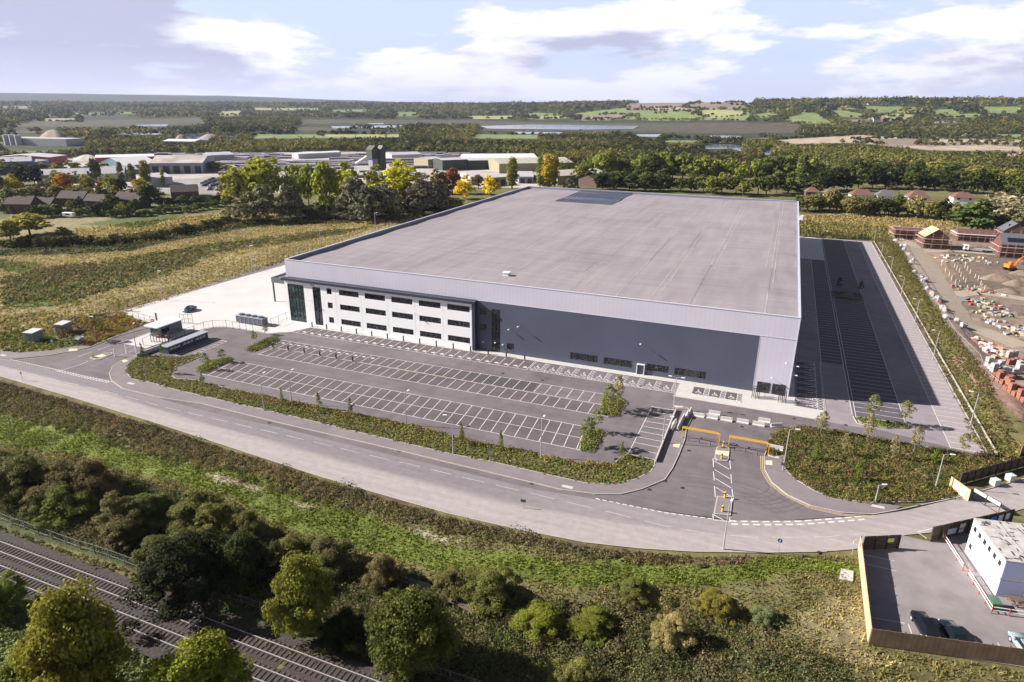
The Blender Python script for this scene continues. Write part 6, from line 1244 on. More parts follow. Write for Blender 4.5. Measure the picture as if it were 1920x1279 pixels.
cover('bank_shrubs', [(1840,858),(1905,825),(1960,850),(1911,858),(1797,898),(1786,905)], 0.9, 0.55, 40, 0.22, [(0.11,0.115,0.045),(0.17,0.14,0.07),(0.12,0.14,0.035)], 'rough growth behind the timber fence', 51, thin=0.2)
cover('autumn_scrub', [(150,645),(190,612),(225,585),(283,609),(262,612),(219,628),(167,648)], 0.8, 0.6, 50, 0.2, [(0.16,0.12,0.045),(0.11,0.12,0.03),(0.16,0.06,0.035),(0.20,0.17,0.035),(0.09,0.08,0.04)], 'red and gold autumn scrub left of the gatehouse', 52, thin=0.15)
cover('autumn_scrub', [(0,655),(0,600),(60,585),(150,592),(225,585),(190,612),(150,645),(94,655),(36,660)], 1.1, 0.45, 36, 0.22, [(0.15,0.12,0.06),(0.10,0.11,0.035),(0.19,0.16,0.075),(0.085,0.075,0.04)], 'brown and green rough growth around the two kiosks', 53, thin=0.45)
grass([(-150,700),(0,660),(40,662),(94,658),(141,650),(167,648),(225,590),(533,492),(690,432),(840,400),(700,402),(440,412),(250,440),(0,470),(-150,480)], 3.4, 0.42, 0.5, 'tall pale grass and sedge of the rough field left of the yard', 54)
cover('field_scrub', [(0,520),(100,505),(330,468),(560,438),(700,424),(760,410),(640,440),(420,475),(300,520),(150,560),(0,570)], 2.2, 1.0, 24, 0.5, [(0.085,0.085,0.045),(0.075,0.09,0.045),(0.11,0.09,0.06)], 'darker streak of scrub across the rough field', 55, hs=0.6, thin=0.5)
grass([(-100,450),(0,450),(250,418),(440,398),(560,400),(480,422),(250,458),(0,466)], 1.6, 0.8, 0.9, 'rough grass between hedgerow and brick houses', 56)
grass([(1490,405),(1640,402),(1800,418),(1780,445),(1680,452),(1500,446)], 2.6, 0.7, 0.6, 'pale rough grass behind the side car park', 57)
grass([(-250,690),(0,716),(300,803),(600,900),(840,972),(1100,1027),(1300,1044),(1430,1044),(1602,1042),(1628,1212),(1920,1262),(2000,1300),(1900,1420),(900,1400),(640,1205),(500,1160),(300,1075),(0,965),(-250,900)], 30, 0.26, 0.15, 'green and straw coloured grass of the slope below the road', 58)
cover('trackside_weeds', [(-100,965),(0,985),(200,1052),(500,1188),(760,1290),(720,1295),(480,1205),(200,1075),(0,1000),(-100,985)], 0.7, 0.35, 40, 0.16, [(0.10,0.08,0.05),(0.08,0.085,0.035),(0.13,0.11,0.06)], 'brown weeds between the ballast and the railway fence', 59, thin=0.35)
# stream
st = P3([(740,1075),(765,1088),(800,1098),(830,1112),(870,1125),(905,1150),(885,1160),(850,1140),(810,1122),(770,1108),(735,1085)])
sheet('stream', st, -1.25, mat('stream_water', (0.16, 0.12, 0.10), 0.15, spec=0.6))
# ================================================================ railway
sheet('railway_ballast', [(-160,-92.0),(240,-92.3),(240,-100.8),(-160,-100.8)], -1.72, mat("ballast", (0.055, 0.043, 0.040), 0.95, var=0.45, vs=3.0, bump=0.9, bs=6))
M_SLEEP = mat("sleeper", (0.062, 0.05, 0.045), 0.9, var=0.2, vs=2); M_RAIL = mat('rail_steel', (0.50, 0.47, 0.50), 0.4, metal=0.3); M_RUST = mat('rail_rust', (0.10, 0.065, 0.05), 0.8)
for k_, (ya, yb, lb) in enumerate(((-93.9, -95.4, 'far railway track next to the lineside fence'), (-97.25, -98.72, 'near railway track partly hidden by the golden trees'))):
    ym = (ya+yb)/2; t = empty('railway_track', (60, ym, -1.7), 0, lb, 'railway track', 'railway tracks')
    mb = MB()
    for s_ in (0.72, -0.72):
        mb.box(-150, 130, s_-0.07, s_+0.07, 0.06, 0.10); mb.box(-150, 130, s_-0.02, s_+0.02, 0.10, 0.2); 
    b_r = MB(); 
    for s_ in (0.72, -0.72):
        r_ = MB(); r_.box(-150, 130, s_-0.07, s_+0.07, 0.06, 0.10, 1); r_.box(-150, 130, s_-0.03, s_+0.03, 0.10, 0.24, 1); r_.box(-150, 130, s_-0.055, s_+0.055, 0.24, 0.262, 0); r_.build('rail', [M_RAIL, M_RUST], t)
    sl_ = MB()
    for i in range(400):
        x = -145+i*0.68; sl_.box(x-0.13, x+0.13, -1.3+random.uniform(-.03,.03), 1.3+random.uniform(-.03,.03), -0.05, 0.055)
    o = sl_.build('sleepers', M_SLEEP, t); o['kind'] = 'stuff'
pt = [(x, -90.2-0.004*(x-20)) for x in (-60, 20, 70, 140)]
railfence('lineside_fence', pt, 1.5, 2.9, 'grey wire railway fence with posts above the far track', 'fence', mat('fence_green', (0.20, 0.22, 0.21), 0.5), rails=(0.35, 0.98), wires=0.5, pw=0.05)

# ================================================================ site compound, lower right
cp = A((1612,1031),(1688,1003),(1745,1016),(1752,1003))+[(160.4,-35.1),(200,-30),(200,-60),(154.2,-66.3),(138.9,-69.1)]
sheet('compound_yard', cp, 0.008, mat('compound_asphalt', (0.24, 0.215, 0.222), 0.9, var=0.2, vs=0.25, bump=0.1, bs=10))
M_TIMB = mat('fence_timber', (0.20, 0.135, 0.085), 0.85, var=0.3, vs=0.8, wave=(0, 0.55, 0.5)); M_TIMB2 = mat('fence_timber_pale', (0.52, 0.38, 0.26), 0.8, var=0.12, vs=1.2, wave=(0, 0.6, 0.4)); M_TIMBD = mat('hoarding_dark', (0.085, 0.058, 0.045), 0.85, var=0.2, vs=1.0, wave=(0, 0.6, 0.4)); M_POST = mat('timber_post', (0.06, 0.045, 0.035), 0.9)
def hoarding(name, a, b, h, m, label, step=1.8, side=1, th=0.06):
    L_ = math.dist(a, b); r_ = empty(name, (a[0], a[1], max(0, tz(*a))), math.atan2(b[1]-a[1], b[0]-a[0]), label, 'fence', 'timber fences of the site compound')
    mb = MB(); n = max(1, round(L_/step))
    for i in range(n): mb.box(L_*i/n+0.01, L_*(i+1)/n-0.01, -th/2, th/2, 0, h-0.02*(i % 2))
    mb.build('panel', m, r_); p0 = None
    for i in range(n+1):
        if p0 is None: q = MB(); q.box(-0.06, 0.06, -0.06, 0.06, 0, h+0.04); p0 = q.build('post', M_POST, r_); c = p0
        else: c = p0.copy(); col.objects.link(c)
        c.location = (min(max(L_*i/n, 0.07), L_-0.07), side*(th/2+0.07), 0)
    q = MB()
    for z in (h*0.25, h*0.8): q.box(0.01, L_-0.01, side*(th/2+0.001)-(0.05 if side < 0 else 0), side*(th/2+0.001)+(0.05 if side > 0 else 0), z, z+0.1)
    q.build('rail', M_POST, r_); return r_
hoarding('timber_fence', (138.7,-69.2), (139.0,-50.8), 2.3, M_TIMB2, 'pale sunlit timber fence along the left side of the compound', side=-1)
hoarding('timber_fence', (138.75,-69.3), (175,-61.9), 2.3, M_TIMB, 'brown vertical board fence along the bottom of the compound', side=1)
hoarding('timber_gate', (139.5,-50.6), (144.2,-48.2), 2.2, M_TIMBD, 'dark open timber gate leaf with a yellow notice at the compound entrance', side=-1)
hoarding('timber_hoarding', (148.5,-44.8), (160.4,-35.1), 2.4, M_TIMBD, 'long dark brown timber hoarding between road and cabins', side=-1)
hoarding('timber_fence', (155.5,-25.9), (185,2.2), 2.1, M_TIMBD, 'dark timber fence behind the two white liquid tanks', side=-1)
hoarding('timber_hoarding', (153.9,-27.4), (155.9,-30.9), 2.0, M_TIMB2, 'short pale hoarding with posters beside the white gate', side=1)
hoarding('timber_fence', at(1911,855), at(1935,835), 2.0, M_TIMB2, 'end of a pale timber fence at the right edge', side=1)
def board(par, x0, x1, z0, z1, y, c, name='notice_board'):
    mb = MB(); mb.box(x0, x1, y-0.015, y, z0, z1); return mb.build(name, mat('board_'+name+str(c), c, 0.5), par)
gt_ = [o for o in col.objects if o.name.startswith('timber_gate')][0]; board(gt_, 3.4, 4.3, 1.15, 1.75, -0.15, (0.65, 0.65, 0.12), 'yellow_notice')
hd_ = [o for o in col.objects if o.name.startswith('timber_hoarding')][0]
for x, z0, z1, w_, c in ((2.9, 0.6, 1.5, 1.6, (0.42,0.46,0.55)), (5.0, 0.5, 1.1, 0.9, (0.5,0.5,0.52)), (5.0, 1.25, 2.0, 1.0, (0.6,0.52,0.52)), (9.6, 0.9, 1.8, 0.7, (0.6,0.6,0.62)), (10.8, 0.8, 2.0, 1.1, (0.03,0.13,0.55)), (12.3, 0.9, 2.0, 0.9, (0.5,0.56,0.66)), (13.7, 1.0, 2.0, 0.8, (0.55,0.55,0.6))): board(hd_, x, x+w_, z0, z1, -0.16, c, 'poster')
bt = [o for o in col.objects if o.name == 'timber_hoarding.001'][0]; board(bt, 0.9, 2.2, 0.7, 1.5, -0.045, (0.6,0.6,0.65), 'poster'); board(bt, 2.4, 3.5, 0.3, 1.5, -0.045, (0.3,0.38,0.5), 'poster')
# white lettered gate across the site road
ga, gb = (156.6,-29.6), (159.4,-33.1); L_ = math.dist(ga, gb); t = empty('site_gate', (*ga, 0), math.atan2(gb[1]-ga[1], gb[0]-ga[0]), 'dark framed double gate with white banners across the site road', 'gate')
for i in range(2):
    mb = MB(); x0, x1 = L_*i/2+0.04, L_*(i+1)/2-0.04
    for x in (x0, x1-0.06): mb.box(x, x+0.06, -0.03, 0.03, 0.05, 1.9)
    for z in (0.1, 1.2, 1.84): mb.box(x0, x1, -0.028, 0.028, z, z+0.06)
    lf = mb.build('gate_leaf', M_FRAME, t); mb = MB(); mb.box(x0+0.08, x1-0.08, -0.05, -0.035, 1.28, 1.82); mb.build('banner', M_WPAINT, lf)
    mb = MB()
    for j in range(4):
        for z in (1.44, 1.6): mb.box(x0+0.2+j*0.42, x0+0.48+j*0.42, -0.06, -0.051, z, z+0.07)
    mb.build('banner_marks', M_BLACK, lf)
# liquid tanks
for q, lb in (((160.9,-23.8),'left'), ((163.6,-21.2),'right')):
    t = empty('liquid_tank', (*q, 0), R(35), f'{lb} of two white caged liquid tanks beside the dark fence', 'tank', 'white caged liquid tanks')
    mb = MB(); mb.box(-0.55, 0.55, -0.48, 0.48, 0.15, 1.15); mb.tube([(0, 0, 1.15), (0, 0, 1.22)], 0.15, 10); mb.build('tank', mat('tank_white', (0.60, 0.66, 0.64), 0.4), t, bevel=0.05)
    mb = MB()
    for x in (-0.58, -0.2, 0.2, 0.56):
        for y in (-0.51, 0.49): mb.box(x, x+0.02, y, y+0.02, 0.1, 1.18)
    for z in (0.1, 0.5, 0.85, 1.16): mb.box(-0.58, 0.58, -0.52, -0.50, z, z+0.02); mb.box(-0.58, 0.58, 0.50, 0.52, z, z+0.02); mb.box(-0.6, -0.58, -0.5, 0.5, z, z+0.02); mb.box(0.58, 0.6, -0.5, 0.5, z, z+0.02)
    mb.build('cage', M_METAL, t); mb = MB(); mb.box(-0.6, 0.6, -0.52, 0.52, 0, 0.1); mb.build('pallet', mat('pallet_wood', (0.3, 0.22, 0.14), 0.8), t)
x, y = at(1785, 865); 
# site cabins: two rows of stacked units, white long side to the west
ang = math.atan2(-54.2+45.6, 154.1-152.6)
def cabin(org, ln_, wd, z, label, col_m, nwin, up_):
    r_ = empty('site_cabin', (org[0], org[1], z), ang, label, 'site cabin', 'stacked site cabins'); mb = MB(); mb.box(0, ln_, 0.0, wd, 0.08, 2.58); mb.build('wall', [col_m], r_)
    mb = MB(); mb.box(-0.05, ln_+0.05, -0.05, wd+0.05, 2.58, 2.68); mb.box(-0.03, ln_+0.03, -0.03, wd+0.03, 0.0, 0.08); mb.build('roof' , mat('cabin_roof', (0.50, 0.48, 0.48), 0.8, c2=(0.42, 0.40, 0.40), var=0.35, vs=0.9), r_)
    mb = MB(); mb.box(ln_, ln_+0.03, 0.05, wd-0.05, 0.1, 2.5); mb.build('end_wall', mat('cabin_end', (0.36, 0.40, 0.60), 0.5), r_)
    mb = MB()
    for i in range(1, 4): mb.box(ln_*i/4-0.02, ln_*i/4+0.02, -0.012, 0.0, 0.1, 2.5)
    mb.box(0.0, ln_, -0.04, 0.0, 2.45, 2.58); mb.build('wall_trim', mat('cabin_trim', (0.42, 0.43, 0.48), 0.5), r_)
    for i in range(nwin):
        x = 1.0+i*(ln_-2.0)/max(1, nwin-1); q = MB(); q.box(x-0.42, x+0.42, -0.035, 0.0, 1.1, 2.0); f_ = q.build('window', M_WPAINT, r_); q = MB(); q.box(x-0.34, x+0.34, -0.05, -0.036, 1.18, 1.92); q.build('pane', M_GLASS, f_)
    return r_
cx_, cy_ = 152.7, -45.4; dxn, dyn = -math.sin(ang), math.cos(ang)
for lv in (0, 1):
    for k_ in range(2):
        c = cabin((cx_+dxn*2.95*k_, cy_+dyn*2.95*k_), 9.0, 2.9, 2.7*lv, ('upper ' if lv else 'lower ')+('white site cabin with small windows facing the compound' if k_ == 0 else 'white site cabin behind the front stack'), M_WREND, 6 if (lv and k_ == 0) else (1 if k_ == 0 else 0), lv)
mb = MB(); random.seed(21)
for i in range(54):
    a = random.uniform(0.2, 8.6); b2 = random.uniform(0.2, 5.6); x = cx_+math.cos(ang)*a+dxn*b2; y = cy_+math.sin(ang)*a+dyn*b2; mb.box(-random.uniform(.15,.5), random.uniform(.15,.5), -0.07, random.uniform(0.0, .15), 5.385, 5.41, rz=ang+random.choice((0, 1.57, .3)), at_=(x, y, 0))
o = mb.build('roof_litter', mat('felt_dark', (0.05, 0.045, 0.045), 0.9)); tag(o, 'scraps of torn dark felt lying on the cabin roof', 'felt scraps', kind='stuff')
# green container, bench, railing
x, y = at(1862, 1140); t = empty('refuse_bin', (x, y, 0), ang, 'green wheeled refuse bin behind the red and white railing', 'bin')
mb = MB(); mb.add([(-0.6, -0.4, 0.15), (0.6, -0.4, 0.15), (0.6, 0.4, 0.15), (-0.6, 0.4, 0.15), (-0.7, -0.5, 1.1), (0.7, -0.5, 1.1), (0.7, 0.5, 1.1), (-0.7, 0.5, 1.1)], [(0, 3, 2, 1), (4, 5, 6, 7), (0, 1, 5, 4), (1, 2, 6, 5), (2, 3, 7, 6), (3, 0, 4, 7)]); mb.build('body', mat('bin_green', (0.06, 0.17, 0.09), 0.5), t)
mb = MB(); mb.prism([(-0.74, -0.54), (0.74, -0.54), (0.74, 0.54), (-0.74, 0.54)], 1.1, 1.2); mb.build('lid', mat('bin_lid', (0.07, 0.15, 0.09), 0.45), t)
for sx in (-0.5, 0.5):
    for sy in (-0.3, 0.3): mb = MB(); mb.tube([(sx-0.03, sy, 0.08), (sx+0.03, sy, 0.08)], 0.08, 8); mb.build('wheel', M_BLACK, t)
x, y = at(1903, 1132); t = empty('picnic_bench', (x, y, 0.02), 0.2, 'brown timber picnic bench below the cabin end wall', 'bench'); M_BW = mat('bench_wood', (0.17, 0.11, 0.07), 0.8)
mb = MB()
for i in range(5): mb.box(-0.8, 0.8, -0.38+i*0.155, -0.25+i*0.155, 0.72, 0.76)
mb.build('table_top', M_BW, t)
for s_ in (-1, 1): mb = MB(); mb.box(-0.8, 0.8, s_*0.72-0.12, s_*0.72+0.12, 0.42, 0.46); mb.build('seat', M_BW, t)
for s_ in (-0.6, 0.6): mb = MB(); mb.box(s_-0.03, s_+0.03, -0.8, 0.8, 0.34, 0.42); mb.tube([(s_, -0.6, 0), (s_, -0.25, 0.72)], 0.05, 4); mb.tube([(s_, 0.6, 0), (s_, 0.25, 0.72)], 0.05, 4); mb.build('leg', M_BW, t)
M_RAILW = mat('railing_white', (0.75, 0.72, 0.72), 0.5); M_RAILR = mat('railing_red', (0.55, 0.05, 0.04), 0.5)
def railing(pts, label, step=2.0):
    t = empty('pedestrian_railing', (*pts[0], 0), 0, label, 'railing', 'red and white railings of the compound'); o = pts[0]
    for i in range(len(pts)-1):
        a = Vector((pts[i][0]-o[0], pts[i][1]-o[1], 0)); b = Vector((pts[i+1][0]-o[0], pts[i+1][1]-o[1], 0)); n = max(1, round((b-a).length/step))
        for z in (0.55, 1.0): mb = MB(); mb.tube([a+Vector((0, 0, z)), b+Vector((0, 0, z))], 0.05, 6); mb.build('rail', M_RAILW, t)
        for j in range(n+1 if i == len(pts)-2 else n): c = a+(b-a)*j/n; mb = MB(); mb.tube([c, c+Vector((0, 0, 1.08))], 0.055, 6); mb.build('post', M_RAILR, t)
railing([(150.4,-43.9), (151.5,-50.3)], 'red and white railing running from the yellow notice beside the cabins'); railing([(151.85,-51.2), (153.0,-58.1)], 'red and white railing running down towards the green bin', 1.6); railing([(153.0,-58.1), (158.5,-57.2)], 'red and white railing turning right below the green bin')
mb = MB(); mb.box(150.1, 150.16, -44.3, -43.5, 0.75, 1.25); tag(mb.build('yellow_notice', mat('board_y', (0.7, 0.65, 0.1), 0.5)), 'yellow notice fixed at the end of the red and white railing', 'sign')
ws = MB()
for a, b2 in (((1619,1040),(1677,1052)),((1622,1057),(1681,1071)),((1634,1158),(1697,1169)),((1703,1170),(1712,1196)),((1742,1183),(1757,1207)),((1828,1197),(1842,1220)),((1870,1205),(1884,1228))): ribbon(ws, A(a, b2), 0.1, 0.018)
tag(ws.build('painted_markings', M_WHITE), kind='structure')
# concrete slab in the grass
q = A((1577,1067),(1600,1072),(1599,1091),(1573,1087)); mb = MB(); zc = tz(*q[0]); mb.prism(q[::-1], zc-0.2, zc+0.22); tag(mb.build('concrete_slab', M_SLAB), 'pale square concrete slab in the grass left of the compound fence', 'slab')

# ================================================================ vehicles
def car(label, cm, L_=4.3, W=1.8, H=1.45, estate=False, lod=0, cat='car', group=None):
    r_ = empty('parked_car', (0, 0, 0), 0, label, cat, group); M_TY = mat('tyre', (0.02, 0.02, 0.022), 0.8); M_CG = mat('car_glass', (0.01, 0.012, 0.018), 0.05, spec=0.8)
    xs = [-0.5, -0.485, -0.40, -0.3, -0.15, 0.0, 0.15, 0.27, 0.40, 0.47, 0.5]; zt = [0.50, 0.60, 0.66, 0.655, 0.65, 0.65, 0.65, 0.64, 0.60, 0.55, 0.45]; wd = [0.80, 0.88, 0.95, 0.98, 1.0, 1.0, 1.0, 0.99, 0.95, 0.88, 0.78]
    if estate: zt = [0.55, 0.66, 0.68]+zt[3:]
    mb = MB(); vs = []; n = 8
    for x, z, w_ in zip(xs, zt, wd):
        h = z*H; y = w_*W/2; vs += [(x*L_, -y*0.9, 0.2), (x*L_, -y, 0.42), (x*L_, -y*0.99, h*0.82), (x*L_, -y*0.86, h), (x*L_, y*0.86, h), (x*L_, y*0.99, h*0.82), (x*L_, y, 0.42), (x*L_, y*0.9, 0.2)]
    fs = [tuple(range(n-1, -1, -1)), tuple(range((len(xs)-1)*n, len(xs)*n))]
    for i in range(len(xs)-1):
        for k in range(n): fs.append((i*n+k, i*n+(k+1) % n, (i+1)*n+(k+1) % n, (i+1)*n+k))
    mb.add(vs, fs); 
    for f_ in range(len(mb.f)): mb.f[f_] = mb.f[f_][::-1]
    mb.build('body', cm, r_, smooth=lod == 0)
    cz = 0.64*H; gx = [(-0.47 if estate else -0.40, -0.33 if estate else -0.22), (0.26, 0.06)]
    vs = []
    for x, z, y in ((gx[0][0], cz, 0.84), (gx[0][1], H*0.985, 0.66), (gx[1][1], H, 0.68), (gx[1][0], cz, 0.84)): vs += [(x*L_, -y*W/2, z), (x*L_, y*W/2, z)]
    mb = MB(); mb.add(vs, [(0, 1, 3, 2), (2, 3, 5, 4), (4, 5, 7, 6), (0, 2, 4, 6), (1, 7, 5, 3)]); mb.build('windows', M_CG, r_)
    mb = MB(); a, b2 = gx[0][1]*L_, gx[1][1]*L_; mb.add([(a-0.02, -0.66*W/2, H*0.985+0.012), (b2, -0.68*W/2, H+0.012), (b2, 0.68*W/2, H+0.012), (a-0.02, 0.66*W/2, H*0.985+0.012), (a-0.02, -0.70*W/2, H*0.93), (b2, -0.72*W/2, H*0.945), (b2, 0.72*W/2, H*0.945), (a-0.02, 0.70*W/2, H*0.93)], [(0, 1, 2, 3), (4, 5, 1, 0), (7, 3, 2, 6)]); mb.build('roof', cm, r_)
    if lod == 0:
        for sx in (-0.31, 0.31):
            for sy in (-1, 1):
                mb = MB(); y0 = sy*(W/2-0.2); mb.tube([(sx*L_, y0, 0.33), (sx*L_, sy*(W/2+0.01), 0.33)], 0.33, 16); wl = mb.build('wheel', M_TY, r_); mb = MB(); mb.tube([(sx*L_, sy*(W/2-0.05), 0.33), (sx*L_, sy*(W/2+0.02), 0.33)], 0.2, 12); mb.build('rim', M_METAL, wl)
        for sy in (-1, 1):
            mb = MB(); mb.box(0.455*L_, 0.49*L_, sy*0.62-0.16, sy*0.62+0.16, 0.56, 0.70); mb.build('headlight', mat('headlight', (0.7, 0.72, 0.75), 0.1), r_)
            mb = MB(); mb.box(-0.497*L_, -0.47*L_, sy*0.66-0.12, sy*0.66+0.12, 0.66, 0.85); mb.build('tail_light', mat('taillight', (0.35, 0.02, 0.02), 0.2), r_)
            mb = MB(); mb.box(0.13*L_, 0.17*L_, sy*(W/2+0.01)-0.02, sy*(W/2+0.12)+0.02 if sy > 0 else sy*(W/2+0.01)+0.02, 0.92, 1.06) if sy > 0 else mb.box(0.13*L_, 0.17*L_, -W/2-0.14, -W/2+0.01, 0.92, 1.06); mb.build('mirror', cm, r_)
    return r_
def paint(name, c, m=0.3): return mat('paint_'+name, c, 0.25, metal=m, spec=0.6)
c = car('black estate car with roof rails parked against the bottom fence', paint('black', (0.01, 0.012, 0.02)), 4.6, 1.85, 1.62, True); c.location = (145.0, -64.3, 0.02); c.rotation_euler = (0, 0, R(103))
c = car('dark blue-black car just right of the black estate car', paint('darkblue', (0.012, 0.022, 0.03)), 4.3, 1.8, 1.42); c.location = (147.9, -64.4, 0.02); c.rotation_euler = (0, 0, R(104))
c = car('pale silver-blue car parked at the right edge by the fence', paint('silver', (0.36, 0.43, 0.47)), 4.4, 1.8, 1.45); c.location = (155.0, -63.6, 0.02); c.rotation_euler = (0, 0, R(103))
x, y = at(351, 585); c = car('lone dark grey-blue car standing in the white concrete yard', paint('greyblue', (0.10, 0.13, 0.19)), 4.3, 1.8, 1.5); c.location = (x, y+1, 0.035); c.rotation_euler = (0, 0, R(-82))

# ================================================================ building site, right
M_TRACK = mat('haul_road', (0.345, 0.285, 0.225), 0.95, var=0.12, vs=0.4, bump=0.3, bs=3)
def lane(pxs, w_, z=0.0):
    P = resample(A(*pxs), 60); T = np.gradient(P, axis=0); T /= np.hypot(*T.T)[:, None]; Nn = np.stack([-T[:, 1], T[:, 0]], 1); ww = np.interp(np.linspace(0, 1, 60), np.linspace(0, 1, len(w_)), w_)[:, None]/2*(1+0.15*(vnoise(P[:, 0], P[:, 1], 5, 3)-0.5))[:, None]
    V = np.concatenate([P-Nn*ww, P+Nn*ww]); zz_ = terrain(V[:, 0], V[:, 1]); V = np.c_[V, np.maximum(zz_, -0.1)+0.06+z]; F_ = np.array([(i, i+1, 61+i, 60+i) for i in range(59)]); return V, F_
for k_, (q, w_) in enumerate((([(1682,448),(1698,456),(1719,479),(1739,512),(1758,541),(1775,566),(1795,597),(1816,612),(1844,621),(1885,637),(1935,656)], [8,9,10,11,10,9,8,7,7]), ([(1722,470),(1780,468),(1850,474),(1930,482)], [8,8,8,8]), ([(1785,552),(1830,548),(1880,554),(1930,562)], [6,6,6,6]))):
    V, F_ = lane(q, w_, 0.01*k_); o = np_mesh('haul_road', V, F_[:, ::-1], M_TRACK); o.data.update()
    if o.data.polygons[0].normal.z < 0: o.data.flip_normals()
    tag(o, kind='structure')
V, F_ = lane([(1790,610),(1830,650),(1880,672),(1940,690)], [3,4,5,5], 0.03); o = np_mesh('wet_track', V, F_[:, ::-1], mat('wet_mud', (0.17, 0.15, 0.17), 0.4, var=0.2, vs=0.5)); 
if o.data.polygons[0].normal.z < 0: o.data.flip_normals()
tag(o, kind='structure')
V, F_ = lane([(1792,562),(1815,560),(1835,565)], [4,5,2], 0.05); o = np_mesh('puddle', V, F_[:, ::-1], mat('puddle_water', (0.2, 0.18, 0.2), 0.15)); 
if o.data.polygons[0].normal.z < 0: o.data.flip_normals()
tag(o, kind='structure')
M_BRICK = mat('brick_red', (0.13, 0.062, 0.05), 0.85, var=0.2, vs=1.5); M_SCAF = mat('scaffold', (0.42, 0.41, 0.42), 0.4, metal=0.5); M_REDN = mat('scaffold_red', (0.42, 0.06, 0.06), 0.6); M_PLY = mat('fresh_timber', (0.55, 0.42, 0.26), 0.8, var=0.12, vs=1); M_SLATE = mat('slate', (0.115, 0.12, 0.14), 0.6, var=0.12, vs=1.5)
def scaffold(par, x0, x1, y0, y1, h, lifts, lod=1.9):
    mb = MB(); xs_ = np.linspace(x0-1.1, x1+1.1, max(3, int((x1-x0)/lod))); ys_ = np.linspace(y0-1.1, y1+1.1, max(3, int((y1-y0)/lod)))
    for x in xs_:
        for y in (y0-1.1, y0-0.3, y1+0.3, y1+1.1): mb.box(x-0.04, x+0.04, y-0.04, y+0.04, 0, h)
    for y in ys_:
        for x in (x0-1.1, x1+1.1): mb.box(x-0.04, x+0.04, y-0.04, y+0.04, 0, h)
    mb.box(x0-1.1, x1+1.1, y0-1.12, y0-1.08, 0.3, 0.36); mb.box(x0-1.12, x0-1.08, y0-1.1, y1+1.1, 0.3, 0.36); mb.box(x1+1.08, x1+1.12, y0-1.1, y1+1.1, 0.3, 0.36); mb.box(x0-1.1, x1+1.1, y1+1.08, y1+1.12, 0.3, 0.36); mb.build('scaffold_poles', M_SCAF, par); mb = MB(); rd = MB()
    for z in lifts:
        mb.box(x0-1.1, x1+1.1, y0-1.1, y0-0.3, z, z+0.06); mb.box(x0-1.1, x1+1.1, y1+0.3, y1+1.1, z, z+0.06); mb.box(x0-1.1, x0-0.3, y0-0.3, y1+0.3, z, z+0.06); mb.box(x1+0.3, x1+1.1, y0-0.3, y1+0.3, z, z+0.06)
        for dz in (1.0,): rd.box(x0-1.16, x1+1.16, y0-1.17, y0-1.13, z+dz, z+dz+0.09); rd.box(x0-1.16, x0-1.12, y0-1.1, y1+1.1, z+dz, z+dz+0.09); rd.box(x1+1.12, x1+1.16, y0-1.1, y1+1.1, z+dz, z+dz+0.09)
    mb.build('scaffold_boards', mat('scaffold_board', (0.5, 0.42, 0.34), 0.8), par); rd.build('guard_rail', M_REDN, par)
def site_house(px, py, rz, w_, d_, he, hr, label, roof, axis=0, xs_off=0):
    x, y = at(px, py); t = empty('house_under_construction', (x, y, max(0, tz(x, y))), R(rz), label, 'unfinished house', 'unfinished houses on the building site')
    mb = MB(); mb.gwall(-w_/2, w_/2, -d_/2, d_/2, 0, he, hr if roof != 'none' else he+0.01, 0, axis); 
    mb.build('wall', [M_BRICK], t)
    for i in range(3):
        for z in (0.9, 3.4):
            if z+1.2 < he: q = MB(); q.box(-w_/2+1.0+i*(w_-3.1)/2, -w_/2+2.1+i*(w_-3.1)/2, -d_/2-0.03, -d_/2-0.002, z, z+1.2); q.build('window', mat('opening', (0.03, 0.03, 0.035), 0.5), t)
    for z in (0.9, 3.4):
        if z+1.2 < he: q = MB(); q.box(-w_/2-0.03, -w_/2-0.002, -0.6, 0.6, z, z+1.2); q.build('window', mat('opening', (0.03, 0.03, 0.035), 0.5), t)
    if roof == 'ply':
        mb = MB(); mb.gable(-w_/2, w_/2, -d_/2, d_/2, he+0.05, hr+0.1, 0, 0.3, axis); mb.build('roof', M_PLY, t)
    elif roof == 'slate':
        mb = MB(); mb.gable(-w_/2, w_/2, -d_/2, d_/2, he+0.05, hr+0.1, 0, 0.3, axis); rf = mb.build('roof', M_SLATE, t); q = MB(); zz_ = he+0.05; k = (hr-he)/(d_/2)
        q.add([(-w_/2+2, -d_/2+0.8, zz_+k*0.8+0.2), (w_/2-3, -d_/2+0.8, zz_+k*0.8+0.2), (w_/2-3, -d_/2+2.8, zz_+k*2.8+0.2), (-w_/2+2, -d_/2+2.8, zz_+k*2.8+0.2)], [(0, 1, 2, 3)]); q.build('solar_panel', mat('pv_dark', (0.012, 0.015, 0.03), 0.4), rf)
    elif roof == 'white':
        mb = MB(); mb.box(-w_/2-1.2, w_/2+1.2, -d_/2-1.2, d_/2+1.2, he+0.1, he+0.22); mb.build('scaffold_deck', mat('white_sheet', (0.65, 0.6, 0.6), 0.7, var=0.15, vs=1), t)
    scaffold(t, -w_/2, w_/2, -d_/2, d_/2, he+(1.6 if roof != 'slate' else 0.8), [2.1, 4.2] if he > 4 else [2.1]); return t
site_house(1700, 446, 5, 12, 8, 4.2, 6, 'low unfinished house with red rails and grey bricks, farthest left on the site', 'none')
site_house(1746, 463, 8, 9, 9, 5.2, 8.4, 'unfinished brick house with fresh plywood gable roof behind scaffolding', 'ply', 1)
site_house(1825, 450, 4, 15, 9, 3.0, 5, 'unfinished ground floor under a wide white scaffold deck', 'white')
site_house(1905, 480, 4, 15, 10, 5.4, 9.0, 'nearly finished brick house with slate roof and dark solar panel', 'slate')
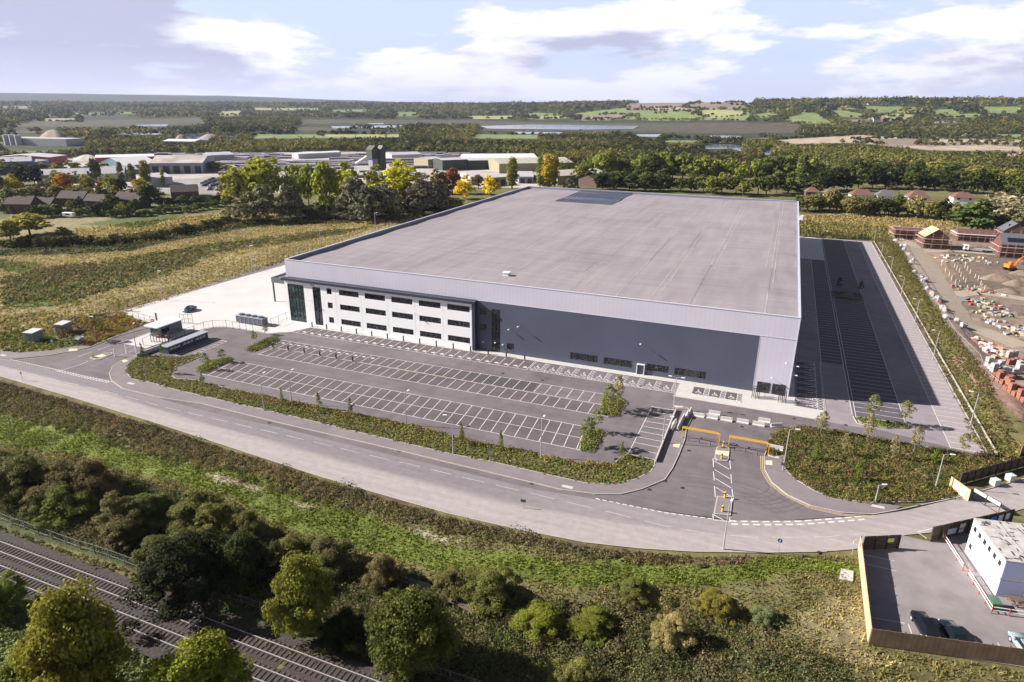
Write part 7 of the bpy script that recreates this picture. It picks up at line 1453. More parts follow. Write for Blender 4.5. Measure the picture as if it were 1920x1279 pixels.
site_house(1893, 452, 4, 9, 8, 5.2, 8.6, 'slate gabled house just behind the one with the solar panel', 'slate', 1)
# excavator
x, y = at(1893, 506); t = empty('excavator', (x, y, max(0, tz(x, y))), R(35), 'orange tracked excavator with raised bent arm on the dark earth', 'excavator'); M_OR = mat('plant_orange', (0.75, 0.20, 0.02), 0.45)
for s_ in (-1, 1): mb = MB(); mb.tube([(-1.7, s_*1.1, 0.45), (1.7, s_*1.1, 0.45)], 0.45, 10); mb.box(-1.7, 1.7, s_*1.1-0.3, s_*1.1+0.3, 0.02, 0.88); mb.build('track', M_BLACK, t)
mb = MB(); mb.box(-1.9, 1.3, -1.2, 1.2, 1.0, 1.9); mb.box(-1.9, -0.6, -1.2, 1.2, 1.9, 2.3); mb.build('body', M_OR, t, bevel=0.05); mb = MB(); mb.box(0.1, 1.5, 0.2, 1.2, 1.9, 2.9); cb_ = mb.build('cab', M_OR, t); mb = MB(); mb.box(0.2, 1.52, 0.3, 1.1, 2.1, 2.75); mb.build('window', M_GLASS, cb_)
mb = MB(); mb.tube([(1.0, -0.3, 1.6), (3.0, -0.3, 4.1), (4.6, -0.3, 4.9)], [0.32, 0.36, 0.22], 4); mb.build('boom', M_OR, t); mb = MB(); mb.tube([(4.4, -0.3, 5.1), (5.3, -0.3, 2.7)], [0.26, 0.18], 4); mb.build('arm', M_OR, t)
mb = MB(); mb.add([(5.0, -0.8, 2.7), (5.8, -0.8, 2.5), (5.6, -0.8, 1.6), (4.8, -0.8, 1.7), (5.0, 0.2, 2.7), (5.8, 0.2, 2.5), (5.6, 0.2, 1.6), (4.8, 0.2, 1.7)], [(0, 1, 2, 3), (7, 6, 5, 4), (0, 3, 7, 4), (3, 2, 6, 7), (2, 1, 5, 6)]); mb.build('bucket', M_BLACK, t)
# flatbed lorry
def lorry(x, y, rz, label, cabc, bodyc, L_, hb, flat=False, z=None, name='lorry'):
    t = empty(name, (x, y, max(0, tz(x, y)) if z is None else z), rz, label, 'lorry'); mb = MB(); mb.prism([(-L_/2, -1.2), (-L_/2+2.0, -1.2), (-L_/2+2.0, 1.2), (-L_/2, 1.2)], 0.6, 2.6 if flat else 3.2); cb2 = mb.build('cab', cabc, t, bevel=0.08)
    mb = MB(); mb.box(-L_/2-0.03, -L_/2-0.002, -1.0, 1.0, 1.6, 2.3 if flat else 2.7); mb.box(-L_/2+0.5, -L_/2+1.3, -1.22, -1.202, 1.5, 2.2); mb.build('window', M_GLASS, cb2)
    mb = MB(); mb.box(-L_/2+2.3, L_/2, -1.25, 1.25, 1.0, 1.25 if flat else 1.0+hb); mb.build('load_bed' if flat else 'trailer_body', bodyc, t)
    for xx in (-L_/2+1.0, L_/2-3.2, L_/2-1.8, L_/2-0.9):
        for s_ in (-1, 1): mb = MB(); mb.tube([(xx, s_*0.9, 0.5), (xx, s_*1.22, 0.5)], 0.5, 10); mb.build('wheel', M_BLACK, t)
    return t
x, y = at(1833, 472); lorry(x, y, R(-3), 'white flatbed lorry on the pale haul road of the building site', M_WPAINT, M_METAL, 11, 0.3, True)
# piles, pallets, bags and blocks
M_PILE = mat('pile_concrete', (0.52, 0.46, 0.42), 0.8)
mb = MB(); mb.tube([(0, 0, -0.2), (0, 0, 1.5)], 0.16, 8); p0 = mb.build('foundation_pile', M_PILE)
zd = lambda x, y: at(1660+x/7.104, 400+y/7.104)
PL = [(750,690),(800,770),(920,720),(950,755),(1060,720),(1090,760),(985,785),(1130,800),(1195,860),(1235,890),(1005,840),(1040,880),(1070,915),(880,890),(930,950),(980,950),(1090,1000),(1180,1010),(1280,990),(850,830),(1270,950),(1320,1020)]
for i, q in enumerate(PL):
    x, y = zd(*q); c = p0 if i == 0 else p0.copy()
    if i: col.objects.link(c)
    c.location = (x, y, max(0, tz(x, y))); c.scale = (1, 1, 0.7+0.5*random.random()); tag(c, f'pale concrete pile stub in the muddy plot, {ordn(i)} counting from the far left', 'pile', 'concrete pile stubs in the muddy plot')
def pallet(name, sx, sy, sz, m, wrap=None, n=3):
    r_ = empty(name, (0, 0, 0)); mb = MB(); mb.box(-sx/2, sx/2, -sy/2, sy/2, 0, 0.12); mb.build('pallet', mat('pallet_wood', (0.3, 0.22, 0.14), 0.8), r_); mb = MB()
    for i in range(n): mb.box(-sx/2+0.03*i % 0.05, sx/2-0.02*(i % 2), -sy/2+0.02*(i % 2), sy/2, 0.12+sz*i/n, 0.12+sz*(i+1)/n-0.02)
    mb.build('load', m, r_); return r_
M_BLK = mat('block_grey', (0.42, 0.41, 0.41), 0.85, var=0.12, vs=2); M_BRR = mat('brick_pack', (0.30, 0.125, 0.085), 0.85, var=0.2, vs=2.5); M_BAG = mat('bag_white', (0.46, 0.44, 0.47), 0.6, var=0.15, vs=1.2)
pb = pallet('block_pallet', 1.15, 1.0, 1.0, M_BLK); pr_ = pallet('brick_pallet', 1.1, 1.0, 1.05, M_BRR, n=4)
ze = lambda x, y: at(1680+x/6.09, 560+y/6.09)
first_ = True; k_ = 0; random.seed(5)
BL = [(1030,830),(1060,860),(1090,900),(1150,905),(1205,905),(1255,900),(1300,880),(1345,850),(1400,850),(1100,850),(1160,860),(1215,860),(1260,850),(1180,820),(1230,815),(1290,830),(1060,820),(1400,810),(1280,700),(1310,690),(1340,690),(1440,800)]
for i, q in enumerate(BL):
    x, y = ze(*q); c = place(pb, i == 0, (x, y, max(0, tz(x, y))), R(random.uniform(20, 34)), f'grey block pallet above the brick packs, {ordn(i)} in the heap', 'pallet', 'pallets of grey blocks')
    if i in (0, 2, 4, 5, 8, 13, 17, 18, 19, 20): place(pb, False, (x, y, max(0, tz(x, y))+1.15), R(random.uniform(20, 34)), f'upper grey block pallet stacked in the cluster, {ordn(k_)} of the upper ones', 'pallet', 'pallets of grey blocks'); k_ += 1
BRK = [(1100,990),(1150,1015),(1200,1035),(1250,1050),(1110,965),(1170,985),(1225,1000),(1280,1020),(1240,1110),(1290,1135),(1340,1160),(1400,1185),(1450,1210),(1270,1085),(1330,1110),(1390,1135),(1450,1160),(1250,730),(1290,745),(1340,735),(1380,725),(1420,735)]
for i, q in enumerate(BRK):
    x, y = ze(*q); place(pr_, i == 0, (x, y, max(0, tz(x, y))), R(random.uniform(22, 30)), f'red brick pack at the right edge, {ordn(i)} from the upper left', 'brick pack', 'red brick packs')
    if i < 17 and i % 2: place(pr_, False, (x, y, max(0, tz(x, y))+1.2), R(26), f'upper red brick pack at the right edge, {ordn(i//2)} from the left', 'brick pack', 'red brick packs')
def bagmesh(seed):
    rg = np.random.default_rng(seed); vs = []; fs = []; n = 9
    for j, (z, r_) in enumerate(((0.0, 0.42), (0.25, 0.52), (0.6, 0.5), (0.85, 0.42), (0.95, 0.2))):
        for k in range(n): a = 2*math.pi*k/n; q = r_*(1+0.18*rg.normal()*0.5); vs.append((math.copysign(abs(math.cos(a))**0.6, math.cos(a))*q, math.copysign(abs(math.sin(a))**0.6, math.sin(a))*q, z+0.04*rg.normal()*(j > 0)))
    for j in range(4):
        for k in range(n): fs.append((j*n+k, j*n+(k+1) % n, (j+1)*n+(k+1) % n, (j+1)*n+k))
    fs.append(tuple(range(4*n, 5*n))); return vs, fs
BAGM = []
for s_ in range(3):
    mb = MB(); mb.add(*bagmesh(s_)); o = mb.build('bulk_bag', M_BAG); BAGM.append(o.data); bpy.data.objects.remove(o)
TIM = mat('timber_pack', (0.55, 0.42, 0.27), 0.8, var=0.1, vs=2); mixm = [M_BAG, M_BAG, mat('sheet_grey', (0.36, 0.37, 0.40), 0.6), TIM]
line_ = [(1686,441),(1692,447),(1684,450),(1695,462),(1692,467),(1697,472),(1690,470),(1701,480),(1698,476),(1704,486),(1708,493),(1712,503),(1718,515),(1723,526),(1728,533),(1731,537),(1736,548),(1741,556),(1747,563),(1752,566),(1756,571),(1762,579),(1767,584),(1771,596),(1773,604),(1785,607),(1790,611),(1800,618),(1806,622),(1822,633),(1830,640),(1840,648),(1846,652),(1850,658),(1856,661),(1864,661),(1846,662),(1853,668)]
line_ = [q for k, q in enumerate(line_) if k % 4 != 1]
for i, q in enumerate(line_):
    x, y = at(q[0]+random.uniform(-5, 4), q[1]+random.uniform(-4, 4)); o = bpy.data.objects.new('bulk_bag', BAGM[i % 3]); col.objects.link(o); s = random.uniform(0.6, 1.7); o.scale = (s*1.2, s, random.uniform(0.9, 1.4)); o.rotation_euler = (0, 0, random.uniform(0, 3)); o.location = (x, y, max(0, tz(x, y))); tag(o, f'white building bag beside the haul road, {ordn(i)} in the straggling line', 'bag', 'white bags along the haul road')
def heap(name, pxs, label, m, n, seed, smin=0.4, smax=1.4):
    random.seed(seed); mb = MB(); poly = A(*pxs); q = np.array(poly); x0, y0 = q.min(0); x1, y1 = q.max(0); c = 0
    while c < n:
        x, y = random.uniform(x0, x1), random.uniform(y0, y1)
        if not inpoly(np.array([x]), np.array([y]), poly)[0]: continue
        c += 1; a, b2, h = random.uniform(smin, smax), random.uniform(smin*0.6, smax*0.7), random.uniform(0.1, 0.7); mb.box(-a/2, a/2, -b2/2, b2/2, 0, h, random.randrange(len(m)), random.uniform(0, 3.1), (x, y, max(0, tz(x, y))-0.02))
    tag(mb.build(name, m), label, 'building materials', kind='stuff')
DEB = [M_BAG, mat('pack_white', (0.52, 0.50, 0.50), 0.7), mat('mud_pack', (0.2, 0.16, 0.14), 0.9), TIM, mat('debris_grey', (0.25, 0.25, 0.26), 0.8), mat('debris_red', (0.45, 0.08, 0.06), 0.7), mat('debris_green', (0.20, 0.33, 0.22), 0.7), mat('debris_blue', (0.12, 0.22, 0.42), 0.7), M_PLY]
heap('material_heap', [(1810,562),(1850,560),(1890,578),(1900,598),(1860,600),(1815,585)], 'jumbled heap of sheets, pipes and packs in the lower dirt plot', DEB, 60, 1, 0.4, 1.5)
heap('material_heap', [(1838,588),(1870,602),(1925,612),(1925,640),(1895,632),(1850,604)], 'long scatter of grey and white waste right of the jumbled heap', DEB[:4], 50, 2, 0.3, 1.5)
heap('material_heap', [(1752,480),(1790,478),(1850,484),(1880,492),(1850,498),(1790,494),(1755,492)], 'white packs and pipes spread before the haul road houses', DEB[:4], 50, 3, 0.4, 1.7)
heap('material_heap', [(1685,430),(1700,440),(1700,455),(1684,450)], 'small scatter of packs left of the first unfinished house', DEB, 40, 4, 0.5, 1.6)
heap('material_heap', [(1772,535),(1800,545),(1870,552),(1905,560),(1860,548),(1790,535)], 'red and white barriers and scraps edging the pile plot', [M_REDN, M_WPAINT, DEB[4], DEB[3], M_BRR, DEB[2]], 34, 5, 0.4, 1.5)
heap('material_heap', [(1820,640),(1835,632),(1870,650),(1895,670),(1850,672)], 'red rubble and timber beside the haul road bend', [M_BRR, TIM, M_BAG, DEB[3]], 90, 6, 0.4, 1.6)
heap('material_heap', [(1722,522),(1728,524),(1740,545),(1757,568),(1772,592),(1766,590),(1745,565)], 'mixed packs strewn along the left edge of the haul road', DEB, 40, 7, 0.4, 1.3)
def cone(px, py, wpx, h, m, label, kind='gravel heap'):
    x, y, z = on(px, py); r = size_at(x, y, z, wpx)/2; mb = MB(); n = 22; vs = []; rings = [(1.0, 0), (0.72, 0.42), (0.42, 0.78), (0.22, 0.95), (0.08, 1.0)]
    for q, hh in rings:
        for k in range(n): a = 2*math.pi*k/n; j = 1+0.12*math.sin(3*a+px)+0.06*math.sin(7*a); vs.append((math.cos(a)*r*q*j, math.sin(a)*r*0.6*q*j, h*hh))
    fs = [(i*n+k, i*n+(k+1) % n, (i+1)*n+(k+1) % n, (i+1)*n+k) for i in range(4) for k in range(n)]; fs.append(tuple(range(4*n, 5*n))); mb.add(vs, fs); o = mb.build('earth_mound' if kind == 'earth mound' else 'gravel_heap', m, smooth=True); o.location = (x, y, z-0.3); tag(o, label, kind, 'earth mounds' if kind == 'earth mound' else 'gravel heaps')
M_DIRT = mat('spoil', (0.17, 0.125, 0.10), 0.95, c2=(0.24, 0.18, 0.14), var=0.2, vs=0.5, bump=0.8, bs=1.5)
for i, (px, py, wp, h) in enumerate(((1870,525,60,2.6),(1905,535,50,2.2),(1845,540,34,1.3),(1890,548,46,1.6),(1915,515,40,2.0),(1835,600,30,0.9),(1905,590,36,1.2),(1778,470,20,0.8),(1915,655,36,1.0))): cone(px, py, wp, h, M_DIRT, f'mound of brown churned earth, {ordn(i)} counting from the excavator', 'earth mound')
railfence('site_fence', A((1672,446),(1690,478),(1712,515),(1736,558),(1762,600),(1785,640),(1812,668),(1832,690),(1842,720),(1868,742)), 1.9, 3.4, 'light mesh fence between the scrub bank and the building site', 'fence', mat('fence_zinc', (0.38, 0.38, 0.40), 0.5), rails=(0.05, 0.98), wires=1.2, pw=0.03)

# ================================================================ houses and works in the background
def house(px, py, rz, w_, d_, he, hr, wallm, roofm, label, group, hip=True, chim=True):
    x, y, z = on(px, py); t = empty('house', (x, y, z), R(rz), label, 'house', group); mb = MB()
    if hip:
        mb.box(-w_/2, w_/2, -d_/2, d_/2, -0.5, he); wl = mb.build('wall', wallm, t); mb = MB(); k = d_/2*0.9; o_ = 0.5
        mb.add([(-w_/2-o_, -d_/2-o_, he), (w_/2+o_, -d_/2-o_, he), (w_/2+o_, d_/2+o_, he), (-w_/2-o_, d_/2+o_, he), (-w_/2+k, 0, hr), (w_/2-k, 0, hr)], [(0, 1, 5, 4), (1, 2, 5), (2, 3, 4, 5), (3, 0, 4), (3, 2, 1, 0)]); rf = mb.build('roof', roofm, t)
    else: mb.gwall(-w_/2, w_/2, -d_/2, d_/2, -0.5, he, hr-0.1); mb.build('wall', wallm, t); mb = MB(); mb.gable(-w_/2, w_/2, -d_/2, d_/2, he, hr, 0, 0.4); rf = mb.build('roof', roofm, t)
    if chim: mb = MB(); mb.box(-0.5, 0.5, -0.35, 0.35, hr-1.2, hr+1.3); mb.build('chimney', M_BRICK, rf)
    for i in (-1, 1):
        for z_ in (0.9, 3.5):
            if z_+1 < he: q = MB(); q.box(i*w_*0.27-0.8, i*w_*0.27+0.8, -d_/2-0.05, -d_/2-0.003, z_, z_+1.2); q.build('window', M_GLASS, t)
    return t
M_HW = mat('house_white', (0.72, 0.70, 0.72), 0.7); M_TR = mat('tile_red', (0.17, 0.085, 0.07), 0.8, var=0.15, vs=1.5); M_TG = mat('tile_grey', (0.13, 0.12, 0.125), 0.8, var=0.15, vs=1.5); M_TB = mat('tile_brown', (0.05, 0.036, 0.034), 0.85, var=0.15, vs=1.5); M_HB = mat('house_brick', (0.10, 0.06, 0.05), 0.85, var=0.15, vs=1)
for q in ((1557,378,8,11,8,5.2,8.4,M_HW,M_TG,'white rendered house with grey hipped roof, left of the row right of the roof'),(1612,380,8,13,8,5.2,8.6,M_HW,M_TR,'white house with red and grey roof, second in the row'),(1659,382,8,12,8,5.2,8.8,M_HW,M_TG,'white house with large grey roof in the middle of the row'),(1717,384,8,12,9,5.0,9.2,M_HW,M_TR,'house with steep red roof half hidden by trees'),(1801,384,8,12,8,4.8,8.0,M_HW,M_TR,'white house with low red roof near the large dark tree'),(1520,374,10,8,7,5.2,8.2,M_HB,M_TR,'small red brick house by the far corner of the warehouse')):
    house(*q[:10], 'houses behind the building site')
for q in ((48,399,20,14,9,5.4,9,M_HB,M_TB,'brick house with white window at the left edge behind the field'),(92,396,15,10,8,4.5,7.6,M_HB,M_TB,'brown roofed bungalow right of the left brick house'),(145,386,15,16,9,5,8.4,M_HB,M_TB,'brown roofed house with two gables behind the white caravan'),(250,388,10,16,9,5,8.2,M_HB,M_TB,'long brown roofed house left of the dense dark tree'),(188,390,10,12,8,4.6,7.8,M_HB,M_TB,'brown roofed house partly hidden by the olive tree')):
    house(*q[:10], 'brick houses beyond the left field', hip=False)
def cor(c): return (c[0], c[1], c[2])
def shed(name, pxl, pyl, pxr, pyr, depth, he, hr, wallm, roofm, label, rz=None, doors=0, group='works buildings beyond the field', bays=1, trim=None):
    """front bottom corners given on the ground; building runs back"""
    a = np.array(on(pxl, pyl)[:2]); b = np.array(on(pxr, pyr)[:2]); w_ = float(np.hypot(*(b-a))); ang_ = math.atan2(b[1]-a[1], b[0]-a[0]); m = (a+b)/2; z = tz(*m)
    t = empty(name, (float(a[0]), float(a[1]), z), ang_, label, 'industrial building', group)
    mb = MB(); mb.box(0, w_, 0, depth, -0.5, he); 
    mb.build('wall', wallm, t); mb = MB()
    for i in range(bays):
        y0, y1 = depth*i/bays, depth*(i+1)/bays; mb.gable(0, w_, y0, y1, he+0.02, hr+0.003*i, 0, 0.25 if bays == 1 else 0.0)
        mb.add([(0.01, y0, he), (0.01, y1, he), (0.01, (y0+y1)/2, hr)], [(0, 2, 1)], 1); mb.add([(w_-0.01, y0, he), (w_-0.01, y1, he), (w_-0.01, (y0+y1)/2, hr)], [(0, 1, 2)], 1)
    mb.build('roof', [roofm, wallm], t)
    for i in range(doors): q = MB(); x = w_*(i+0.5)/doors; q.box(x-w_/doors*0.3, x+w_/doors*0.3, -0.06, -0.01, 0, he*0.72); q.build('door', mat('door_dark', (0.03, 0.032, 0.04), 0.6), t)
    return t
W_BL = mat('shed_blue', (0.10, 0.17, 0.24), 0.6, wave=(0, 2, 0.2)); W_RED = mat('shed_red', (0.30, 0.05, 0.07), 0.6); W_GR = mat('shed_grey', (0.24, 0.26, 0.32), 0.6, wave=(0, 3, 0.3)); W_TAN = mat('shed_tan', (0.30, 0.27, 0.17), 0.7); W_GN = mat('shed_green', (0.045, 0.055, 0.045), 0.7); W_LG = mat('shed_light', (0.45, 0.45, 0.47), 0.6)
R_LG = mat('roof_light', (0.50, 0.49, 0.53), 0.6, var=0.08, vs=0.2, wave=(0, 4, 0.15)); R_GR = mat('roof_grey', (0.34, 0.33, 0.37), 0.6, var=0.12, vs=0.2, wave=(0, 5, 0.2)); R_W = mat('roof_white', (0.70, 0.69, 0.72), 0.6, var=0.06, vs=0.2, wave=(0, 6, 0.12)); R_RU = mat('roof_rust', (0.36, 0.28, 0.24), 0.7, c2=(0.5, 0.46, 0.45), var=0.1, vs=0.08); R_CR = mat('roof_cream', (0.44, 0.42, 0.35), 0.7, var=0.1, vs=0.15, wave=(0, 6, 0.25)); R_YG = mat('roof_yellowgreen', (0.36, 0.36, 0.24), 0.7, var=0.08)
SH = [('blue_shed',-60,328,64,323,60,9,11,W_BL,R_GR,'large blue sided shed with grey roof at the left edge',0),('blue_shed',64,323,95,318,50,8,10,W_BL,R_GR,'smaller blue shed joined to the large one',0),('red_shed',95,310,128,305,50,7,9,W_RED,R_LG,'dark red shed with pale roof behind the blue ones',0),
('grey_shed',70,346,235,340,48,6,8.5,W_LG,R_GR,'long low grey roofed shed in front of the red shed',0),('grey_shed',205,338,262,335,34,7,9,W_BL,R_GR,'blue grey shed between long shed and open works',0),('white_shed',236,327,300,322,40,7,12,W_BL,R_W,'white roofed shed with blue gable wall',0),('open_works',283,326,382,325,44,8.5,13,W_GR,R_RU,'open fronted grey works with rust stained roof',5),('grey_shed',285,349,325,346,30,5.5,7.5,W_LG,R_LG,'small pale gabled shed before the open works',0),
('white_shed',180,306,290,303,30,5,6.5,W_RED,R_W,'white roofed range behind the sheds',0),('white_shed',306,275,365,276,30,7,9,W_LG,R_W,'distant white shed by the gravel heap',3),
('precast_works',560,298,640,294,16,5,6,W_LG,R_W,'low white open sided store at the back of the block yard',0),('grey_shed',395,303,440,301,26,6,8,W_GR,R_LG,'pale low shed beyond the open works',0),('white_shed',735,300,790,298,22,5,7,W_LG,R_LG,'low pale shed right of the hopper tower',0),('precast_works',872,309,1008,308,40,6,9,W_LG,R_W,'long white roofed works at the back of the block yard',6),('tan_factory',803,316,830,314,22,8,9,W_TAN,R_LG,'small tan factory block beside the hopper tower',0),('tan_factory',830,320,876,318,22,9,10,W_GN,R_LG,'dark green clad factory block behind the bronze tree',0),('tan_factory',878,318,930,317,26,8,9,W_GN,R_LG,'low factory block with pale roof behind the poplar',0),
('tan_factory',882,347,910,346,26,6,7.5,W_LG,R_LG,'pale low works beside the yellow trees',2),('tan_factory',908,350,950,347,30,6,7.5,W_TAN,R_LG,'pinkish works with round vents left of the tall poplar',3),('green_shed',936,325,1075,322,46,8,11,W_TAN,R_CR,'big tan shed with cream ribbed roof behind the poplars',0),('green_shed',1045,347,1140,341,34,6.5,9,W_TAN,R_CR,'long tan shed with striped cream roof right of the poplars',0),('grey_shed',973,344,1000,344,22,5,8,W_GR,R_LG,'small grey gabled shed with open white bay',2),('green_shed',1118,352,1145,349,18,5,8,M_HB,M_TB,'brown gabled building by the dark trees',0)]
for q in SH: shed(*q[:4], *q[4:7], q[7], q[8], q[9], q[10], doors=q[11])
shed('brick_lodge', 322, 373, 372, 371, 16, 4, 7.5, M_HB, M_TB, 'brick lodge with brown roof and white porch by the car park', doors=0, group=None)
# hopper tower
for k_, (px, w_, h, lb) in enumerate(((701, 17, 22, 'dark green hopper tower on grey legs above the golden trees'), (717, 11, 22, 'narrower dark green hopper tower beside the larger one'))):
    x, y, z = on(px, 322); s_ = size_at(x, y, z, w_); t = empty('hopper_tower', (x, y, z), R(-20), lb, 'tower', 'hopper towers'); mb = MB(); mb.gwall(-s_/2, s_/2, -s_/2, s_/2, h*0.5 if k_ == 0 else 0, h*0.86, h); mb.build('housing', W_GN, t)
    mb = MB(); mb.gable(-s_/2, s_/2, -s_/2, s_/2, h*0.86, h+0.2, 0, 0.3); mb.build('roof', mat('tower_roof', (0.06, 0.07, 0.06), 0.6), t)
    if k_ == 0:
        mb = MB(); mb.box(-s_*0.38, s_*0.38, -s_*0.38, s_*0.38, 0, h*0.5); mb.build('silo', W_GR, t); mb = MB(); mb.tube([(-s_*0.4, -2, h*0.62), (-s_*2.2, -6, 6)], 1.3, 4); mb.build('conveyor', W_LG, t)
# quarry plant far left
x, y, z = on(30, 272); t = empty('quarry_plant', (x, y, z), R(10), 'pale quarry plant with silos far left beside the gravel cone', 'quarry plant'); mb = MB(); mb.box(-15, 80, 0, 30, 0, 9); mb.build('hall', W_LG, t)
for i in range(3): mb = MB(); mb.tube([(-8+i*9, -4, 0), (-8+i*9, -4, 13)], 4, 12); mb.build('silo', W_LG, t)
M_GRV = mat('gravel', (0.30, 0.24, 0.20), 0.95, var=0.15, vs=0.1); M_WH = mat('white_aggregate', (0.45, 0.42, 0.40), 0.9, var=0.1, vs=0.1)
cone(103, 259, 62, 13, M_GRV, 'brown gravel cone far left beside the quarry plant'); cone(395, 262, 62, 9, mat('gravel_grey', (0.24, 0.22, 0.23), 0.95), 'grey gravel mound by the long thin lake'); cone(165, 299, 60, 5, M_WH, 'white aggregate heap, left of two behind the sheds'); cone(205, 299, 66, 5, M_WH, 'white aggregate heap, right of two behind the sheds'); cone(340, 262, 30, 8, M_GRV, 'small gravel mound left of the grey one')
# stacked product in the block yard: every stack row is one of a kind
random.seed(8); mb = MB(); mb.box(-9, 9, -1.4, 1.4, 0, 2.0); mb.box(-9, 9, -1.2, 1.2, 2.0, 3.0, 1); st0 = mb.build('block_stack', [mat('stack_side', (0.12, 0.115, 0.16), 0.8, wave=(0, 3, 0.6)), mat('stack_top', (0.50, 0.47, 0.52), 0.8, var=0.2, vs=0.2)]); k_ = 0
for (x0, x1, y0, y1, n, reg_) in ((430, 560, 290, 300, 26, 'far left rows'), (530, 640, 302, 322, 44, 'large central rows'), (640, 700, 290, 312, 30, 'rows left of the hopper tower'), (730, 800, 290, 318, 34, 'rows right of the hopper tower'), (560, 640, 326, 345, 24, 'rows behind the yellow-green trees'), (690, 780, 322, 334, 18, 'near rows under the hopper tower'), (440, 520, 303, 330, 26, 'left rows beside the lorries'), (800, 870, 288, 300, 14, 'far right rows'), (400, 470, 292, 308, 18, 'rows behind the open works'), (300, 400, 290, 298, 20, 'farthest left rows')):
    for i in range(n):
        px, py = random.uniform(x0, x1), y0+(y1-y0)*(int(i/n*6)+0.5)/6; x, y, z = on(px, py); c = st0 if k_ == 0 else st0.copy()
        if k_: col.objects.link(c)
        c.location = (x, y, z); c.rotation_euler = (0, 0, R(34)); c.scale = (random.uniform(0.6, 1.9), random.uniform(0.9, 1.5), random.uniform(0.45, 0.95)); tag(c, f'pale precast stack, {ordn(i)} in the {reg_} of the works yard', 'block stack', 'block stacks in the works yard'); k_ += 1
# cars and vehicles of the works
CC = [(0.02, 0.02, 0.025), (0.3, 0.32, 0.36), (0.55, 0.56, 0.58), (0.05, 0.09, 0.2), (0.25, 0.04, 0.04), (0.1, 0.11, 0.12)]; protos = [car('x', paint('far%d' % i, c), lod=1) for i, c in enumerate(CC)]; used_ = set(); k_ = 0
for (a, b2, n) in (((378,346),(402,335),8), ((382,350),(408,339),8), ((393,358),(400,345),6), ((404,349),(424,335),8), ((410,352),(428,340),6), ((408,358),(420,352),4), ((432,336),(470,330),6), ((424,356),(432,348),3)):
    for i in range(n):
        px = a[0]+(b2[0]-a[0])*(i+0.5)/n; py = a[1]+(b2[1]-a[1])*(i+0.5)/n; x, y, z = on(px, py); pi_ = random.randrange(6); p = protos[pi_]
        if pi_ in used_: c = copy_tree(p)
        else: c = p; used_.add(pi_)
        c.location = (x, y, z+0.05); c.rotation_euler = (0, 0, R(random.choice((70, 74, -108)))); tag(c, f'small car in the staff car park by the brick lodge, {ordn(k_)} counting along the rows', 'car', 'cars in the staff car park'); k_ += 1
for i, p in enumerate(protos):
    if i not in used_:
        for ch in list(p.children): bpy.data.objects.remove(ch)
        bpy.data.objects.remove(p)
for q, cc, lb in (((390,316),(0.05,0.1,0.35),'blue lorry in front of the open works'),((409,317),(0.35,0.05,0.06),'red lorry right of the blue one'),((440,318),(0.5,0.5,0.55),'silver lorry at the edge of the block yard'),((350,324),(0.6,0.25,0.03),'orange loader under the open works eaves'),((1083,312),(0.08,0.2,0.6),'blue and white lorry right of the big tan shed'),((1100,314),(0.6,0.62,0.66),'white lorry right of the blue and white one')):
    x, y, z = on(*q); lorry(x, y, R(-15), lb, mat('cab%s' % lb[:5], cc, 0.5), mat('cab%s' % lb[:5], cc), 11, 2.6, z=z)
t = lorry(125.2, 243, R(176), 'white lorry trailer lettered feel gorgeous behind the far parapet', M_WPAINT, M_WPAINT, 18, 2.95, z=0)
fc = bpy.data.curves.new('lettering', 'FONT'); fc.body = 'feel gorgeous'; fc.size = 1.9; fc.extrude = 0.01; fo = bpy.data.objects.new('lettering', fc); col.objects.link(fo); dg = bpy.context.evaluated_depsgraph_get(); me = bpy.data.meshes.new_from_object(fo.evaluated_get(dg)); bpy.data.objects.remove(fo); me.materials.clear(); me.materials.append(mat('letter_blue', (0.04, 0.05, 0.12), 0.6)); lo = bpy.data.objects.new('lettering', me); col.objects.link(lo); lo.parent = t; lo.rotation_euler = (R(90), 0, R(180)); lo.location = (8.2, 1.27, 2.3)
mb = MB(); mb.box(-6.3, -3.8, 1.252, 1.27, 1.4, 3.7); mb.build('picture_panel', mat('panel_pic', (0.16, 0.09, 0.08), 0.6, c2=(0.4, 0.15, 0.12), var=0.3, vs=2), t)
mb = MB(); mb.box(-7, 7, -1.2, 1.2, 1.0, 3.4); o = mb.build('red_trailer', mat('trailer_red', (0.30, 0.05, 0.06), 0.6)); o.location = (104, 242, 0); o.rotation_euler = (0, 0, R(176)); tag(o, 'low dark red trailer left of the white lorry behind the parapet', 'trailer')
# caravan in the garden
x, y, z = on(131, 408); t = empty('caravan', (x, y, z), R(10), 'white caravan at the edge of the left field by the hedge', 'caravan'); mb = MB(); mb.prism([(-3.4, -1.1), (3.0, -1.1), (3.4, 0), (3.0, 1.1), (-3.4, 1.1)], 0.6, 2.7); mb.build('body', M_WPAINT, t, bevel=0.3); mb = MB(); mb.box(-1.6, 1.4, -1.13, -1.11, 1.5, 2.2); mb.build('window', M_GLASS, t)
for s_ in (-1, 1): mb = MB(); mb.tube([(0, s_*0.8, 0.35), (0, s_*1.05, 0.35)], 0.35, 10); mb.build('wheel', M_BLACK, t)
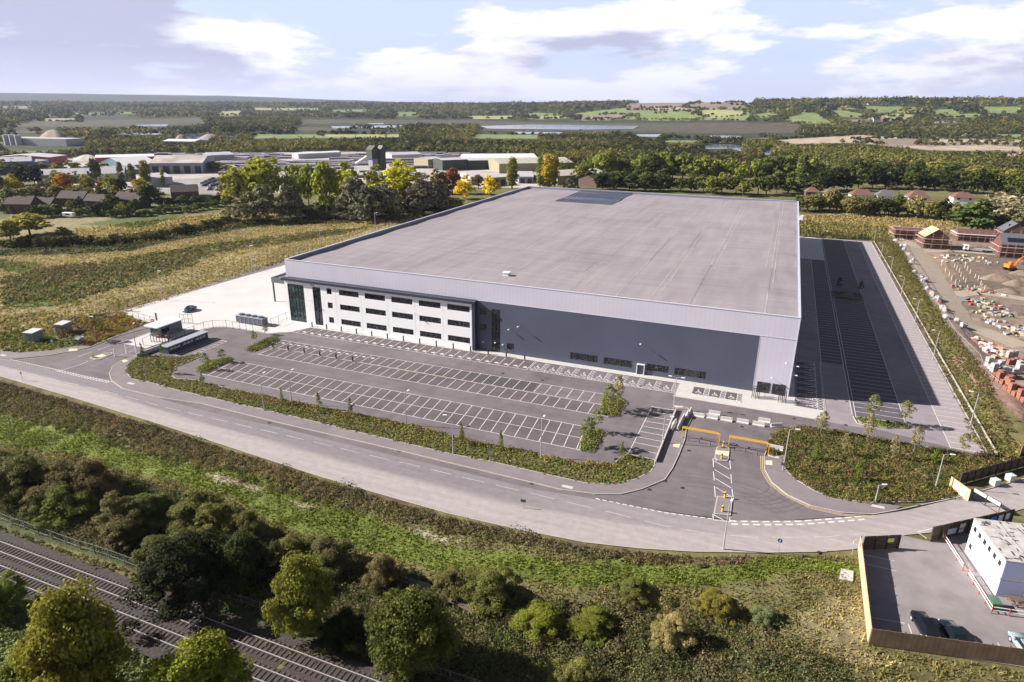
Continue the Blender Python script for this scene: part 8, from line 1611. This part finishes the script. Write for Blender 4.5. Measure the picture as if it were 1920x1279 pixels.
# roadside lamp poles and a road in the left distance
rd_ = P3([(-40,377),(60,377),(200,378),(330,377),(440,374),(440,378),(330,382),(200,383),(60,382),(-40,382)]); sheet('road', rd_, 0.12, mat('far_road', (0.26, 0.25, 0.27), 0.85))
for i, (bx, by, ty) in enumerate(((93,385,340), (214,389,336), (1094,345,333), (236,378,352))):
    x, y, z = on(bx, by); l_ = lampcol(max(6.0, min(14, hgt(x, y, ty)-z)), False, 1.4, R(150)); l_.location = (x, y, z); tag(l_, 'tall pale roadside lamp column '+['left of the orange tree', 'before the golden green tree', 'by the works behind the roof', 'on the far road left of the dense dark tree'][i], 'street lamp', 'roadside lamp columns in the distance')
# village and farms on the hills
random.seed(4); k_ = 0
for (px, py, n) in ((1612, 232, 10), (1640, 228, 6), (1545, 192, 5), (1360, 190, 4), (1630, 196, 3), (100, 218, 3), (1900, 189, 5), (1800, 190, 3)):
    for i in range(n):
        x, y, z = on(px+random.uniform(-16, 16), py+random.uniform(-1.5, 1.5)); t = empty('farmhouse', (x, y, z), random.uniform(0, 3), f'tiny distant house on the far hillside, {ordn(k_)} counting along the hills', 'house', 'tiny distant houses'); k_ += 1
        mb = MB(); mb.gwall(-8, 8, -5, 5, -1, 7, 11); mb.build('wall', random.choice((M_HW, M_HB)), t); mb = MB(); mb.gable(-8, 8, -5, 5, 7, 11.1, 0, 0.4); mb.build('roof', random.choice((M_TR, M_TG, M_TB)), t)
for i, (px, py) in enumerate(((515, 190), (529, 190), (266, 192))):
    x, y, z = on(px, py); t = empty('radio_mast', (x, y, z), 0, ('tall thin mast on the left horizon, left of two', 'tall thin mast on the left horizon, right of two', 'short thin mast on the far left horizon')[i], 'mast'); h = size_at(x, y, z, 12 if i < 2 else 7)
    mb = MB(); mb.tube([(0, 0, 0), (0, 0, h)], [0.9, 0.35], 4); mb.build('mast', W_GR, t); mb = MB()
    for f_ in (0.6, 0.75, 0.9): mb.box(-5*f_, 5*f_, -0.3, 0.3, h*f_, h*f_+0.6)
    mb.build('cross_arm', W_GR, t)

# ================================================================ haze
mb = MB(); mb.box(-11300, 11500, -11600, 11300, -9, 260); hz_ = mb.build('haze', None); hz_.data.materials.clear()
hm = bpy.data.materials.new('haze'); hm.use_nodes = True; ht = hm.node_tree; ht.nodes.clear(); ho = ht.nodes.new('ShaderNodeOutputMaterial'); hv = ht.nodes.new('ShaderNodeVolumePrincipled'); hv.inputs['Density'].default_value = 0.000042; hv.inputs['Color'].default_value = (0.62, 0.70, 0.98, 1); hv.inputs['Anisotropy'].default_value = 0.2
ht.links.new(hv.outputs[0], ho.inputs['Volume']); hz_.data.materials.append(hm); tag(hz_, kind='stuff')
